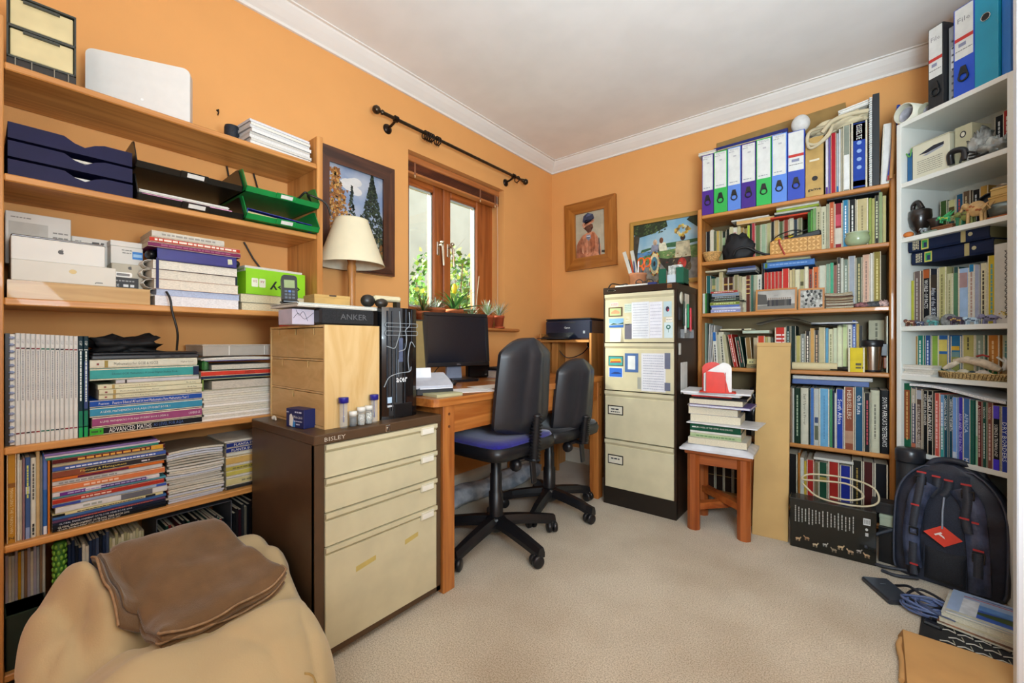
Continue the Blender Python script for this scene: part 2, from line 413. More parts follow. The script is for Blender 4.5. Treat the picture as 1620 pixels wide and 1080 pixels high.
# ---------------------------------------------------------------- curtain rod
ROD = M('#4a3d2f', .3, .1, 40, metal=.8); RODD = M('#2c211b', .35, .1, 40, metal=.7)
cr_ = thing('curtain_rod', 'bronze curtain rod with ball finials above the window', 'curtain rod', (-1.965, 0, 2.222))
part('pole', MB().tube([(0, 1.345, 0), (0, 2.575, 0)], .0095, ROD, 12), cr_)
for yy, sg in ((1.335, -1), (2.585, 1)):
    part('finial', MB().lathe([(.0, -.001), (.013, 0), (.014, .008), (.008, .012), (.007, .018), (.016, .024), (.022, .034), (.022, .046), (.014, .058), (0, .063)], (0, 0, 0), 16, ROD, T=Matrix.Translation((0, yy - sg*.012, 0)) @ Matrix.Rotation(-sg*PI/2, 4, 'X')), cr_)
for yy in (1.43, 2.47):
    b = part('bracket', MB().tube([(-.078, yy, -.028), (-.04, yy, -.022), (0, yy, -.008)], .007, RODD).lathe([(.017, -.01), (.017, .01)], (0, yy, 0), 14, RODD, axis='y'), cr_)
    part('wall_rose', MB().lathe([(.028, 0), (.026, .006), (.014, .012), (.0, .016)], (-.08, yy, -.03), 16, RODD, axis='x'), b)
for k, yy in enumerate((1.63, 1.645, 1.658, 1.672, 1.685, 1.722, 1.738, 2.51)):
    a = .1*math.sin(k*2.1)
    pts = [(.023*math.cos(q*PI/8), yy + a*.03*math.sin(q*PI/8), -.011 + .023*math.sin(q*PI/8)) for q in range(16)]
    o = solo('curtain_ring', MB().tube(pts, .0038, RODD, 6, True).tube([(.005*math.cos(q*PI/4), yy, -.040+.004*math.sin(q*PI/4)) for q in range(8)], .0012, RODD, 5, True),
         'bronze curtain ring bunched on the left half of the rod' if k < 7 else 'single bronze curtain ring at the right end of the rod', 'curtain ring', (-1.965, 0, 2.222), 'curtain rings on the rod')
    o['label'] = ['leftmost ring of the bunched bronze curtain rings', 'second ring from the left among the bunched bronze curtain rings', 'middle ring of five tightly bunched bronze curtain rings', 'fourth ring of the tightly bunched bronze curtain rings', 'last ring of the tight five-ring bunch on the rod', 'left ring of the loose pair of bronze curtain rings', 'right ring of the loose pair of bronze curtain rings', 'single bronze curtain ring at the right end of the rod'][k]
solo('wall_hook', MB().tube([(0, 0, 0), (.012, 0, 0), (.014, 0, -.012), (.004, 0, -.02)], .0022, RODD, 6).lathe([(.005, 0), (.003, .002)], (0, 0, 0), 8, RODD, axis='x'), 'small dark hook screwed into the orange wall above the shelves', 'hook', (XL, 0.611, 1.95))

# ================================================================ books and paper: helpers
ORD = 'first second third fourth fifth sixth seventh eighth ninth tenth eleventh twelfth thirteenth fourteenth fifteenth sixteenth seventeenth eighteenth nineteenth twentieth'.split()
def ordn(i):
    if i < 20: return ORD[i]
    t = ['twenty', 'thirty', 'forty', 'fifty', 'sixty'][(i+1)//10-2]
    return t + '-' + ORD[i % 10] if (i+1) % 10 else t[:-1]+'ieth'
PAGE = M('#ddd3ba', .9, .1, 180, stretch=(1, 1, 4)); PAGEW = M('#e6e2d8', .9, .08, 180, stretch=(1, 1, 4))
def CV_(h): return M(h, .5, .05, 25, .04, 200, spec=.18)
_rw = random.Random(11)
def words(mb, cx, cz, w, h, mat, y=0, rot=0):
    """a line of print too small to read: a run of small word blocks"""
    a = R(rot); ca, sa = math.cos(a), math.sin(a); x = -w/2
    while x < w/2 - h*.5:
        l = min(h*_rw.uniform(1.2, 3.6), w/2-x)
        q = [(x, -h/2), (x+l, -h/2), (x+l, h/2), (x, h/2)]
        mb.poly([(cx+ca*p[0]-sa*p[1], cz+sa*p[0]+ca*p[1]) for p in q], mat, y); x += l + h*.55
    return mb
def book_geo(w, h, d, col, pages, lie, flip, hard):
    """thickness w, height h, depth d; spine at y=0 (or fore edge if flip). Returns cover, pages builders in viewer frame"""
    t = min(.0028 if hard else .0009, w*.2); o = .003 if hard else 0
    r = min(w*.22, .004)
    outer = [(0, d), (0, r), (w*.18, 0), (w*.82, 0), (w, r), (w, d), (w-t, d), (w-t, r+t), (w*.75, t*1.2), (w*.25, t*1.2), (t, r+t), (t, d)]
    c = MB().prism(outer, 0, h, CV_(col), 'z'); p = MB().box(t, w-t, t*1.5, d-o, o, h-o, pages)
    for b in (c, p):
        if flip: b.v = [(x, d-y, z) for x, y, z in b.v]
        if lie: b.v = [(z, y, x) for x, y, z in b.v]
    return c, p
def book(fr, w, h, d, col, label, title=None, tc='#e8e4da', lie=False, flip=False, hard=False, group=None, bands=(), ts=.5, tpos=.5, tlen=.75, pages=None, cat='book', name='book', small=False, tilt=0, t2=None):
    """bands: (from, to, colour) along the spine, 0 = bottom / left end"""
    t = thing(name, label, cat, fr, group)
    if tilt: t.rotation_euler = (0, 0, t.rotation_euler.z); t.rotation_euler.rotate_axis('Y', R(tilt))
    c, p = book_geo(w, h, d, col, pages or PAGE, lie, flip, hard)
    part('cover', c, t); part('pages', p, t)
    yy = -.0006
    for k, (a, b, bc) in enumerate(bands):
        mb = MB()
        if lie: mb.poly([(a*h, w*.08), (b*h, w*.08), (b*h, w*.92), (a*h, w*.92)], CV_(bc), yy)
        else: mb.poly([(w*.14, a*h), (w*.86, a*h), (w*.86, b*h), (w*.14, b*h)], CV_(bc), yy)
        part('spine_band', mb, t, fixn=False)
    if not flip:
        for tt, pos, ln, sz, colr in [(title, tpos, tlen, ts, tc)] + list(t2 or []):
            if not tt: continue
            m = M(colr, .5, .02)
            if tt == '~':
                mb = MB()
                if lie: words(mb, pos*h, w*.5, ln*h, min(w*sz*.6, .006), m, yy*2)
                else: words(mb, w*.5, pos*h, ln*h, min(w*sz*.6, .006), m, yy*2, -90)
                part('lettering', mb, t, fixn=False)
            elif lie: text(t, tt, pos*h, w*.5, ln*h, w*sz, m, yy*2)
            else: text(t, tt, w*.5, pos*h, ln*h, w*sz, m, yy*2, -90)
    return t
def row(base, x, y, z, items, where, group, d=.17, name='book', cat='book', noun='book', leftword='from the left'):
    """standing spines side by side; items: (width, height, colour, description, dict)"""
    seen = {}
    for it in items: seen[it[3]] = seen.get(it[3], 0) + 1
    for i, it in enumerate(items):
        w, h, col, desc = it[:4]; kw = dict(it[4]) if len(it) > 4 else {}
        dy = kw.pop('dy', _rw.uniform(0, .012)); gap = kw.pop('gap', 0); lean = kw.pop('lean', 0); nm = kw.pop('name', name)
        x += gap
        lab = f'{desc} {where}' if seen[desc] == 1 else f'{desc}, {ordn(i)} {noun} {leftword} {where}'
        book(frame_at(base, x, y+dy, z), w*.97, h, kw.pop('d', d), col, lab, group=group, name=nm, cat=cat, tilt=lean, **kw)
        x += w
    return x
def pile(base, x, y, z, items, where, group, d=.2, name='book', cat='book', noun='book'):
    """lying books, bottom one first; items: (thickness, length, colour, description, dict(dx=..))"""
    seen = {}
    for it in items: seen[it[3]] = seen.get(it[3], 0) + 1
    for i, it in enumerate(items):
        w, l, col, desc = it[:4]; kw = dict(it[4]) if len(it) > 4 else {}
        dx = kw.pop('dx', 0); dy = kw.pop('dy', _rw.uniform(0, .006)); rz = kw.pop('rz', 0); nm = kw.pop('name', name)
        lab = f'{desc} {where}' if seen[desc] == 1 else f'{desc}, {ordn(i)} {noun} from the bottom {where}'
        book(frame_at(base, x+dx, y+dy, z, rz), w*.97, l, kw.pop('d', d), col, lab, lie=True, group=group, name=nm, cat=cat, **kw)
        z += w
    return z
def sheaf(fr, w, d, h, label, n=8, col='#e4e0d6', cat='paper stack', name='paper_stack', group=None, seed=0, curl=.0, cover=None):
    """a slightly uneven stack of paper, each sheaf a part"""
    rg = random.Random(seed); t = thing(name, label, cat, fr, group); z = 0
    for i in range(n):
        hh = h/n; a = rg.uniform(-.006, .006); b = rg.uniform(-.005, .005)
        m = M(rg.choice([col, '#d8d3c6', '#ece9e2'] if not cover else cover), .85, .06, 160, stretch=(1, 1, 5))
        def f(u, v, z=z): return None
        mb = MB(); k = 6
        vs = []
        for zz in (z+.0003, z+hh-.0004):
            for yv in (0, d):
                for j in range(k+1):
                    u = j/k; vs.append((w*u+a, yv+b, zz + curl*((2*u-1)**2)*(i+1)/n))
        fs = []; K = k+1
        for j in range(k):
            fs += [(j, K+j, K+j+1, j+1), (2*K+j, 2*K+j+1, 3*K+j+1, 3*K+j), (j, j+1, 2*K+j+1, 2*K+j), (K+j, 3*K+j, 3*K+j+1, K+j+1)]
        fs += [(0, 2*K, 3*K, K), (k, K+k, 3*K+k, 2*K+k)]
        mb.add(vs, fs, m); part('sheet_bundle', mb, t); z += hh
    return t
def tube_obj(name, pts, r, mat, label, cat, n=8, group=None):
    return solo(name, MB().tube(pts, r, mat, n), label, cat, group=group)
def smooth_pts(pts, k=6):
    P = [Vector(p) for p in pts]; P = [P[0]*2-P[1]] + P + [P[-1]*2-P[-2]]; o = []
    for i in range(1, len(P)-2):
        for j in range(k):
            t = j/k; a, b, c, d = P[i-1:i+3]
            o.append(.5*((2*b) + (c-a)*t + (2*a-5*b+4*c-d)*t*t + (3*b-a-3*c+d)*t**3))
    o.append(P[-2]); return o

# ================================================================ pine bookcase on the left wall
LB = (-1.765, .04, 0, 90)
def lb(x, y, z, rot=0): return frame_at(LB, x, y, z, rot)
PZ = wood('#d89a55', '#b9793a', 2, 7); PX = wood('#d89a55', '#b87836', 0, 7)
t = thing('bookcase', 'tall open pine bookcase crowded with papers along the left wall', 'bookcase', LB)
part('upright', MB().box(-.024, -.001, 0, .278, 0, 1.868, PZ, .002), t); part('upright', MB().box(.848, .873, 0, .278, 0, 1.868, PZ, .002), t)
LZ = [.107, .453, .716, 1.118, 1.45, 1.748]
for z in LZ: part('shelf', MB().box(-.001, .848, .002, .276, z-.02, z, PX, .003), t)

# --- top shelf
z = LZ[5]
CASE = M('#3b3d35', .4, .08); DRW = M('#dccb98', .35, .05, 10)
t = thing('drawer_case', 'dark case with two cream drawers at the end of the top pine shelf', 'drawer case', lb(.004, .03, z, -3))
mb = MB()
mb.box(0, .133, .004, .2, 0, .03, M('#221c16', .4)); mb.box(0, .004, 0, .2, .03, .2, CASE); mb.box(.129, .133, 0, .2, .03, .2, CASE); mb.box(0, .133, 0, .2, .2, .206, CASE, .001); mb.box(0, .133, .0, .2, .03, .035, CASE); mb.box(0, .133, .0, .2, .113, .12, CASE); mb.box(0, .133, .196, .2, .03, .2, CASE)
part('case', mb, t)
for za in (.037, .122):
    dd = part('drawer', MB().box(.006, .127, .004, .18, za, za+.074, DRW, .002), t)
    part('drawer_lip', MB().box(.03, .1, -.004, .004, za+.066, za+.072, CASE), dd)
for xx in (.015, .045, .088, .116): part('clear_rib', MB().box(xx, xx+.002, -.003, .004, .004, .03, M('#8a7f6c', .2)), t)
solo('envelope', MB().box(0, .10, 0, .004, 0, .15, M('#f08b2a', .7)), 'bright orange envelope standing behind the dark drawer case', 'envelope', lb(.03, .262, z+.0))
WHT = M('#e6e4df', .3, .01); 
t = thing('media_box', 'flat white rounded electronic box standing on the top pine shelf', 'electronics', frame_at(lb(.17, .163, z), 0, 0, 0, -26.5))
def rrect(x0, x1, z0, z1, r, n=5):
    o = []
    for cx, cz, a0 in ((x1-r, z1-r, 0), (x0+r, z1-r, 90), (x0+r, z0+r, 180), (x1-r, z0+r, 270)):
        for i in range(n+1):
            a = R(a0 + 90*i/n); o.append((cx+r*math.cos(a), cz+r*math.sin(a)))
    return o
part('body', MB().prism(rrect(0, .276, 0, .2, .02), .004, .034, M('#c9c7c4', .3), 'y'), t)
part('front_plate', MB().prism(rrect(.001, .275, .001, .199, .02), 0, .004, WHT, 'y'), t)
part('status_light', MB().lathe([(.004, 0), (.004, .001)], (.145, -.001, .063), 12, M('#ffffff', .3), axis='y'), t)
t = thing('speaker', 'small black mesh puck speaker on the top pine shelf', 'speaker', lb(.575, .13, z))
part('body', MB().lathe([(0, 0), (.024, .0), (.026, .006), (.026, .082), (.024, .09), (.012, .094), (0, .094)], n=20, m=M('#1b2430', .6, .3, 300)), t); part('base_ring', MB().lathe([(.0265, .0), (.027, .004), (.0265, .008)], n=20, m=M('#333a44', .4)), t)
rg = random.Random(3)
mags = [('#e9e6df', .014), ('#d9d5cc', .011), ('#e4e2de', .013), ('#cfcac0', .010), ('#eceae6', .014), ('#d7d7d6', .011), ('#e8e5da', .012), ('#e2e0e4', .010)]
zz = z
for i, (c, th) in enumerate(mags):
    t = thing('magazine', f'{["dark covered", "grey", "white", "cream", "glossy white", "pale grey", "ivory", "lilac white"][i]} magazine, {ordn(i)} from the bottom of the pile on the top pine shelf', 'magazine', frame_at(lb(.60+rg.uniform(-.004, .004), .008+rg.uniform(0, .008), zz), 0, 0, 0, 4+rg.uniform(-1.5, 1.5)), 'magazines on the top pine shelf')
    part('pages', MB().box(0, .235, 0, .26, .0008, th-.0012, M(c, .8, .1, 200, stretch=(1, 1, 6)), .0), t)
    part('cover', MB().box(-.001, .236, -.001, .261, th-.0012, th-.0004, M('#d9d8dc', .35)).box(-.001, .236, -.001, .261, 0, .0008, M('#3a2a22' if i == 0 else '#8d8a86', .4)), t)
    zz += th

# --- letter trays
z = LZ[4]
def wavy_front(w, h, lo):
    pts = [(0, 0), (w, 0), (w, h)]
    for i in range(13):
        u = 1 - i/12
        k = 1/(1+math.exp(-(abs(u-.57)-.085)*55)); pts.append((w*u, lo + (h-lo)*k))
    return pts
NAVY = M('#0a0a3a', .5, .05, 20, spec=.25)
for i in range(3):
    t = thing('letter_tray', f'{["lowest", "middle", "topmost"][i]} of the stacked navy blue letter trays on the pine bookcase', 'letter tray', lb(.006, .012+.004*i, z+.0515*i), 'navy letter trays')
    part('tray_base', MB().box(0, .255, .003, .25, .001, .004, NAVY), t)
    part('front_wall', MB().prism(wavy_front(.255, .043, .022), 0, .003, NAVY, 'y'), t)
    for xx in (0, .252): part('side_wall', MB().prism([(.003, 0), (.25, 0), (.25, .048), (.003, .043)], xx, xx+.003, NAVY, 'x'), t)
    part('back_wall', MB().box(.003, .252, .247, .25, .004, .05, NAVY), t)
    if i < 2: sheaf(lb(.02, .022+.004*i, z+.0515*i+.0042), .215, .2, .03 if i else .028, f'white papers lying in the {["lowest", "middle"][i]} navy letter tray', 4, seed=i, cat='papers')
BLK = M('#15130f', .35, .08, 20); 
def lip_tray(fr, w, h, d, mat, label, group, nlab, cols, lip=.018, tri=True):
    t = thing('letter_tray', label, 'letter tray', fr, group)
    part('tray_base', MB().box(0, w, 0, d, 0, .003, mat), t)
    part('front_lip', MB().prism([(0, 0), (.003, 0), (-.009, lip), (-.012, lip)], 0, w, mat, 'x'), t)
    for xx in (0, w-.003): part('side_wall', MB().prism([(0, 0), (d, 0), (d, h*1.2), (.05, h*1.3), (.03, h*1.25), (-.012, lip)], xx, xx+.003, mat, 'x'), t)
    part('back_wall', MB().box(0, w, d-.003, d, 0, h*.8, mat), t)
    T = Matrix.Translation((0, -.001, 0)) @ Matrix.Rotation(math.atan2(.012, lip), 4, 'X')
    hh = part('label_holder', MB().box(w*.38, w*.64, -.003, .0, .002, lip+.006, mat, .001, T=T), t)
    part('paper_label', MB().box(w*.44, w*.60, -.0042, -.003, .006, lip+.002, M('#e4e2dc', .7), T=T), hh)
    return t
lip_tray(lb(.268, .0, z), .30, .07, .25, BLK, 'lower black letter tray holding a pink folder on the pine bookcase', 'black letter trays', 1, None)
solo('folder', MB().box(0, .265, 0, .2, 0, .018, M('#c8348c', .5), .003), 'pink card folder in the lower black letter tray', 'folder', lb(.284, .014, z+.0035, 1))
solo('folder', MB().box(0, .255, 0, .19, 0, .007, M('#f0a8cf', .5), .002), 'pale pink folder lying on the pink folder', 'folder', lb(.284, .02, z+.022, -1))
sheaf(lb(.28, .022, z+.0295), .25, .19, .012, 'white papers on the pink folder in the lower black tray', 3, seed=4, cat='papers')
lip_tray(lb(.266, .004, z+.103), .30, .07, .25, BLK, 'upper black letter tray with papers on the pine bookcase', 'black letter trays', 1, None)
sheaf(lb(.285, .018, z+.1065), .25, .19, .022, 'papers sticking up in the upper black letter tray', 4, seed=6, cat='papers')
GRN = M('#12883f', .35, .05, 20)
for i in range(2):
    t = lip_tray(lb(.569, -.02, z + .004 + .100*i), .275, .07, .27, GRN, ['lower green letter tray with ring folders, right end of the pine bookcase', 'upper green letter tray with a black cable, right end of the pine bookcase'][i], 'green letter trays', 2, None)
t = thing('ring_folder', 'blue ring folder with yellowish inside tilted in the lower green tray', 'folder', frame_at(lb(.585, .012, z+.02), 0, 0, 0, -3)); t.rotation_euler.rotate_axis('Y', R(4))
part('cover', MB().box(0, .24, 0, .2, 0, .002, M('#23309a', .35)).box(0, .24, 0, .2, .03, .032, M('#23309a', .35)).box(0, .003, 0, .2, 0, .032, M('#23309a', .35)), t)
part('pages', MB().box(.004, .22, .004, .19, .003, .022, M('#c9bd86', .8, .1, 150, stretch=(1, 1, 6))), t)
sheaf(lb(.59, .004, z+.0085), .22, .2, .009, 'white papers under the blue folder in the lower green tray', 3, seed=8, cat='papers')
sheaf(lb(.59, .01, z+.108), .23, .2, .02, 'black and white papers in the upper green letter tray', 5, seed=9, cat='papers', cover=['#e4e0d6', '#26262a', '#dcd9d0', '#8a867e'])
CABLE = M('#151515', .4)
tube_obj('power_cable', smooth_pts([lb(.78, .03, z+.135)[:3], lb(.80, .0, z+.165)[:3], lb(.83, .02, z+.14)[:3], lb(.80, -.02, z+.15)[:3], lb(.845, -.036, z+.138)[:3], lb(.87, -.042, z+.12)[:3], lb(.885, -.043, z+.08)[:3]]), .004, CABLE, 'black power cable coiled over the upper green tray', 'cable', 6)
for k, pp in enumerate([((.60, .27, 1.735), (.62, .268, 1.62), (.66, .262, 1.54)), ((.70, .268, 1.735), (.72, .266, 1.66), (.75, .262, 1.55)), ((.665, .27, 1.425), (.70, .268, 1.36), (.735, .262, 1.31))]):
    tube_obj('power_cable', [lb(*q)[:3] for q in pp], .0035, CABLE, ['black cable against the wall behind the black letter trays', 'black cable against the wall behind the green letter trays', 'black cable running down the wall above the green paper box'][k], 'cable', 6)
tube_obj('power_cable', smooth_pts([lb(.345, .01, 1.165)[:3], lb(.352, -.004, 1.14)[:3], lb(.357, -.005, 1.10)[:3], lb(.372, -.002, 1.03)[:3], lb(.375, .02, .97)[:3]]), .0035, CABLE, 'black strap hanging over the shelf edge below the spiral books', 'cable', 6)

# --- shelf with computer boxes
z = LZ[3]
BOXW = M('#dcd8d0', .5, .02, 10); GREY = M('#4c4a48', .5); PRT = M('#8d8a84', .6)
t = thing('wooden_tray', 'shallow plain wooden tray under the white boxes on the pine bookcase', 'tray', lb(.005, .018, z))
TW_ = wood('#c9a263', '#b48a4c', 0, 8)
part('front_board', MB().box(0, .30, 0, .009, .001, .05, TW_), t); part('back_board', MB().box(0, .30, .225, .234, .001, .05, TW_), t)
for xx in (0, .291): part('side_board', MB().box(xx, xx+.009, .009, .225, .001, .05, TW_), t)
part('tray_bottom', MB().box(.009, .291, .009, .225, .001, .006, TW_), t)
def carton(fr, w, d, h, mat, label, lid=None, name='box', cat='box', bevel=.0015, group=None):
    t = thing(name, label, cat, fr, group)
    if lid:
        part('box_base', MB().box(.001, w-.001, .001, d-.001, 0, h-lid, mat, bevel), t); part('lid', MB().box(0, w, 0, d, h-lid, h, mat, bevel), t)
    else: part('box_body', MB().box(0, w, 0, d, 0, h, mat, bevel), t)
    return t
def leaf_logo(mb, cx, cz, s, mat, y):
    """bitten fruit emblem"""
    pts = []
    for i in range(28):
        a = 2*PI*i/28; r = 1 - .13*math.exp(-((a-PI/2)/.35)**2) - .10*math.exp(-((a-3*PI/2)/.28)**2)
        x, q = r*math.cos(a)*.95, r*math.sin(a)
        dx, dq = x-1.12, q-.12
        if dx*dx+dq*dq < .36:
            k = .6/math.sqrt(dx*dx+dq*dq); x, q = 1.12+dx*k, .12+dq*k
        pts.append((cx+x*s, cz+q*s))
    mb.poly(pts, mat, y)
    mb.poly([(cx+.05*s, cz+1.0*s), (cx+.1*s, cz+1.3*s), (cx+.42*s, cz+1.55*s), (cx+.38*s, cz+1.22*s)], mat, y)
t = carton(lb(.012, .024, z+.0505), .212, .20, .058, M('#d5d0c4', .5, .02, 10), 'flat off-white box with gold oval sticker lying on the wooden tray')
part('gold_sticker', MB().disc(.118, .036, .008, .0065, M('#cdb06a', .4), -.0005), t, fixn=False)
part('print_mark', MB().tube([(.165, -.0006, .006), (.167, -.0006, .009), (.182, -.0006, .009)], .0008, M('#222222')), t)
t = carton(lb(.012, .033, z+.109), .188, .19, .064, BOXW, 'white laptop box printed with a grey fruit emblem', lid=.0)
mb = MB(); leaf_logo(mb, .095, .032, .0068, GREY, -.0006); part('emblem', mb, t, fixn=False)
t = thing('tablet', 'silver tablet lying on top of the white laptop box', 'tablet', lb(.012, .04, z+.1735))
part('body', MB().box(0, .186, 0, .17, 0, .006, M('#8d9096', .25, .02, metal=.8), .0025), t); part('screen', MB().box(.006, .18, .006, .164, .006, .0065, M('#101114', .1)), t)
t = carton(lb(.005, .15, z+.109), .133, .08, .154, BOXW, 'tall white box printed with small grey text behind the laptop box')
mb = MB(); mb.poly([(.006, .07), (.084, .07), (.084, .125), (.006, .125)], M('#c3bfb6', .6), -.0006); part('print_panel', mb, t, fixn=False)
mb = MB()
for k in range(3): words(mb, .11, .105-.014*k, .032, .004, PRT, -.0007)
words(mb, .03, .138, .04, .003, PRT, -.0007); part('lettering', mb, t, fixn=False)
t = carton(lb(.14, .165, z+.109), .088, .07, .108, BOXW, 'smaller white box with barcode label behind the laptop box')
mb = MB(); words(mb, .062, .093, .03, .006, GREY, -.0006); words(mb, .06, .084, .036, .005, GREY, -.0006); words(mb, .015, .094, .014, .003, PRT, -.0006); part('lettering', mb, t, fixn=False)
t = carton(lb(.222, .085, z+.0065), .078, .13, .128, M('#b9b09c', .55, .03, 10), 'grey box with cable picture and black certification label')
mb = MB(); leaf_logo(mb, .045, .115, .0055, GREY, -.0006); part('emblem', mb, t, fixn=False)
part('label_panel', MB().poly([(.004, .046), (.066, .046), (.066, .083), (.004, .083)], M('#1d1d1f', .5), -.0007), t, fixn=False)
text(t, 'CE', .012, .057, .012, .008, M('#e8e8e8'), -.0012); mb = MB(); words(mb, .045, .057, .034, .008, M('#e8e8e8'), -.0012); words(mb, .03, .072, .05, .004, M('#9a9a9a'), -.0012); part('lettering', mb, t, fixn=False)
part('cable_picture', MB().prism(rrect(.002, .05, .084, .1, .005), -.0012, -.0006, M('#f2efe9', .4), 'y').prism(rrect(.012, .044, .088, .096, .002), -.0016, -.0012, M('#777370', .4), 'y'), t)
t = carton(lb(.222, .105, z+.135), .082, .11, .076, BOXW, 'white box with bright blue label on top of the grey box', lid=.018)
part('blue_label', MB().poly([(.054, .02), (.08, .02), (.08, .045), (.054, .045)], M('#2a7fd0', .5), -.0006), t, fixn=False)
mb = MB(); words(mb, .04, .047, .025, .003, PRT, -.0006); words(mb, .04, .038, .022, .003, PRT, -.0006); words(mb, .067, .032, .022, .01, M('#9cc8ee'), -.0011); part('lettering', mb, t, fixn=False)

# spiral notebooks with rings at their left end
def spiral(fr, w, l, d, col, label, pcol='#e2dccb', tilt=0, band=None, group='spiral notebooks'):
    t = thing('spiral_notebook', label, 'notebook', fr, group)
    part('pages', MB().box(.018, l, .002, d, .001, w-.0015, M(pcol, .85, .08, 180, stretch=(1, 1, 5))), t)
    part('cover', MB().box(.016, l+.003, 0, d+.002, 0, .001, M(col, .4)).box(.016, l+.003, 0, d+.002, w-.0015, w-.0005, M(col, .4)), t)
    mb = MB(); rr = w*.58
    for i in range(14):
        yy = .012 + i*(d-.02)/14
        mb.tube([(.014+rr*1.15*math.cos(q*PI/5), yy + .0012*q/10, w/2-.0005+ (w*.47)*math.sin(q*PI/5)) for q in range(10)], .0013, M('#c8c4ba', .3, metal=.6), 4, True)
    part('ring_spine', mb, t)
    return t
zz = z
for i, (th, c, pc, lab) in enumerate([(.036, '#dcd8e6', '#ebe9ea', 'thick white spiral notebook at the bottom of the stack on the pine bookcase'),
        (.021, '#8c9fc4', '#b9c4dc', 'pale blue spiral notebook, second from the bottom of the stack'),
        (.033, '#c9a58a', '#e6dccb', 'cream spiral notebook, third from the bottom of the stack'),
        (.032, '#8a6a5c', '#e2d9c8', 'cream spiral notebook with brown cover, fourth from the bottom of the stack'),
        (.031, '#3a3430', '#e6dfd0', 'cream spiral notebook with dark cover, top of the notebooks in the stack')]):
    spiral(lb((.308, .312, .306, .30, .303)[i] - .006, .03, zz, 1.5*(i % 2)), th, .262, .21, c, lab, pc); zz += th
solo('elastic_band', MB().box(0, .007, -.002, 0, 0, .1, M('#1c2358', .6)), 'navy elastic band across the cream spiral notebooks', 'elastic band', lb(.322, .028, z+.058))
t = thing('ring_binder', 'navy blue ring binder lying on the spiral notebooks', 'binder', lb(.305, .03, zz, -2)); B_ = M('#1b1f7a', .4, .04)
part('cover', MB().box(.02, .25, 0, .2, 0, .003, B_).box(.02, .25, 0, .2, .036, .039, B_).box(.02, .25, 0, .004, 0, .039, B_, .001), t); part('pages', MB().box(.03, .24, .006, .195, .004, .034, M('#2a2622', .8)), t)
part('sticker', MB().poly([(.222, .010), (.236, .012), (.234, .03), (.221, .029)], M('#cfd0b0', .6), -.0008), t, fixn=False)
part('clasp', MB().ball((.255, .03, .02), (.014, .02, .014), M('#1a1a1c', .4)).ball((.01, .05, .02), (.014, .03, .016), M('#1a1a1c', .4)), t)
zz += .0395
zz = pile(LB, .30, .022, zz, [(.017, .268, '#7a2a55', 'plum paperback above the navy binder', dict(title='~', tc='#9a4a70', dy=0)), (.016, .262, '#c23a26', 'red and white titled paperback above the plum one', dict(title='~', tc='#f0e0d0', ts=.9, tlen=.9, dx=.004, dy=0)), (.022, .205, '#cfc9bd', 'white paperback on top of the spiral notebook stack', dict(title='~', tc='#9a958a', dx=.01, dy=0))], 'on the pine bookcase', 'books on the spiral notebooks', d=.16)
# copier paper box over a pile of thick manuals
LIME = M('#8fd21f', .45, .03, 10)
for i, (th, lab) in enumerate([(.03, 'spiral-bound cream manual at the bottom under the lime green paper box'), (.033, 'thick cream manual directly under the lime green paper box')]):
    t = thing('manual', lab, 'book', frame_at(lb(.575, .03+.01*i, z+.031*i), 0, 0, 0, -2+3*i), 'manuals under the paper box'); 
    part('pages', MB().box(0, .24, 0, .2, .001, th-.002, M('#d9cfae', .85, .1, 150, stretch=(1, 1, 5))), t); part('cover', MB().box(-.002, .241, -.002, .201, th-.002, th-.001, M('#a8a488', .5)).box(-.002, .241, -.002, .201, 0, .001, M('#6d6a5c', .5)), t)
t = thing('paper_box', 'lime green copier paper box with upside-down lettering', 'box', frame_at(lb(.594, .045, z+.066), 0, 0, 0, 5))
mb = MB(); W_, H_, D_ = .235, .098, .19
mb.box(0, W_, 0, .002, 0, H_, LIME); mb.box(0, .002, .002, D_, 0, H_, LIME); mb.box(W_-.002, W_, .002, D_, 0, H_, LIME); mb.box(0, W_, D_-.002, D_, 0, H_, LIME); mb.box(0, W_, 0, D_, -.001, .001, LIME)
part('box_body', mb, t); part('open_flap', MB().add([(0, 0, H_), (0, D_, H_), (-.05, D_, H_-.012), (-.05, 0, H_-.02)], [(0, 1, 2, 3)], LIME).add([(0, 0, H_+.001), (0, D_, H_+.001), (-.05, D_, H_-.011), (-.05, 0, H_-.019)], [(0, 1, 2, 3)], LIME), t, fixn=False)
for k in range(2):
    part('print_badge', MB().prism(rrect(.02+.028*k, .044+.028*k, .028, .062, .004), -.0008, -.0003, M('#e8ecd8', .5), 'y'), t); text(t, ['500', 'A4'][k], .032+.028*k, .05, .014, .010, M('#a83a48'), -.0012, 180)
text(t, 'copy', .15, .04, .125, .034, M('#15201a'), -.0012, 180, bold=.012)
part('barcode', MB().poly([(-.001, .0), (-.001, .0), (-.001, .0)], LIME, 0) if False else MB().box(-.0006, -.0002, .07, .1, .035, .07, M('#7a7d9a', .5)), t)
sheaf(frame_at(lb(.594, .045, z+.068), .004, .004, 0, 5), .226, .18, .106, 'white paper ream sticking out of the lime green box', 5, seed=12, cat='paper')

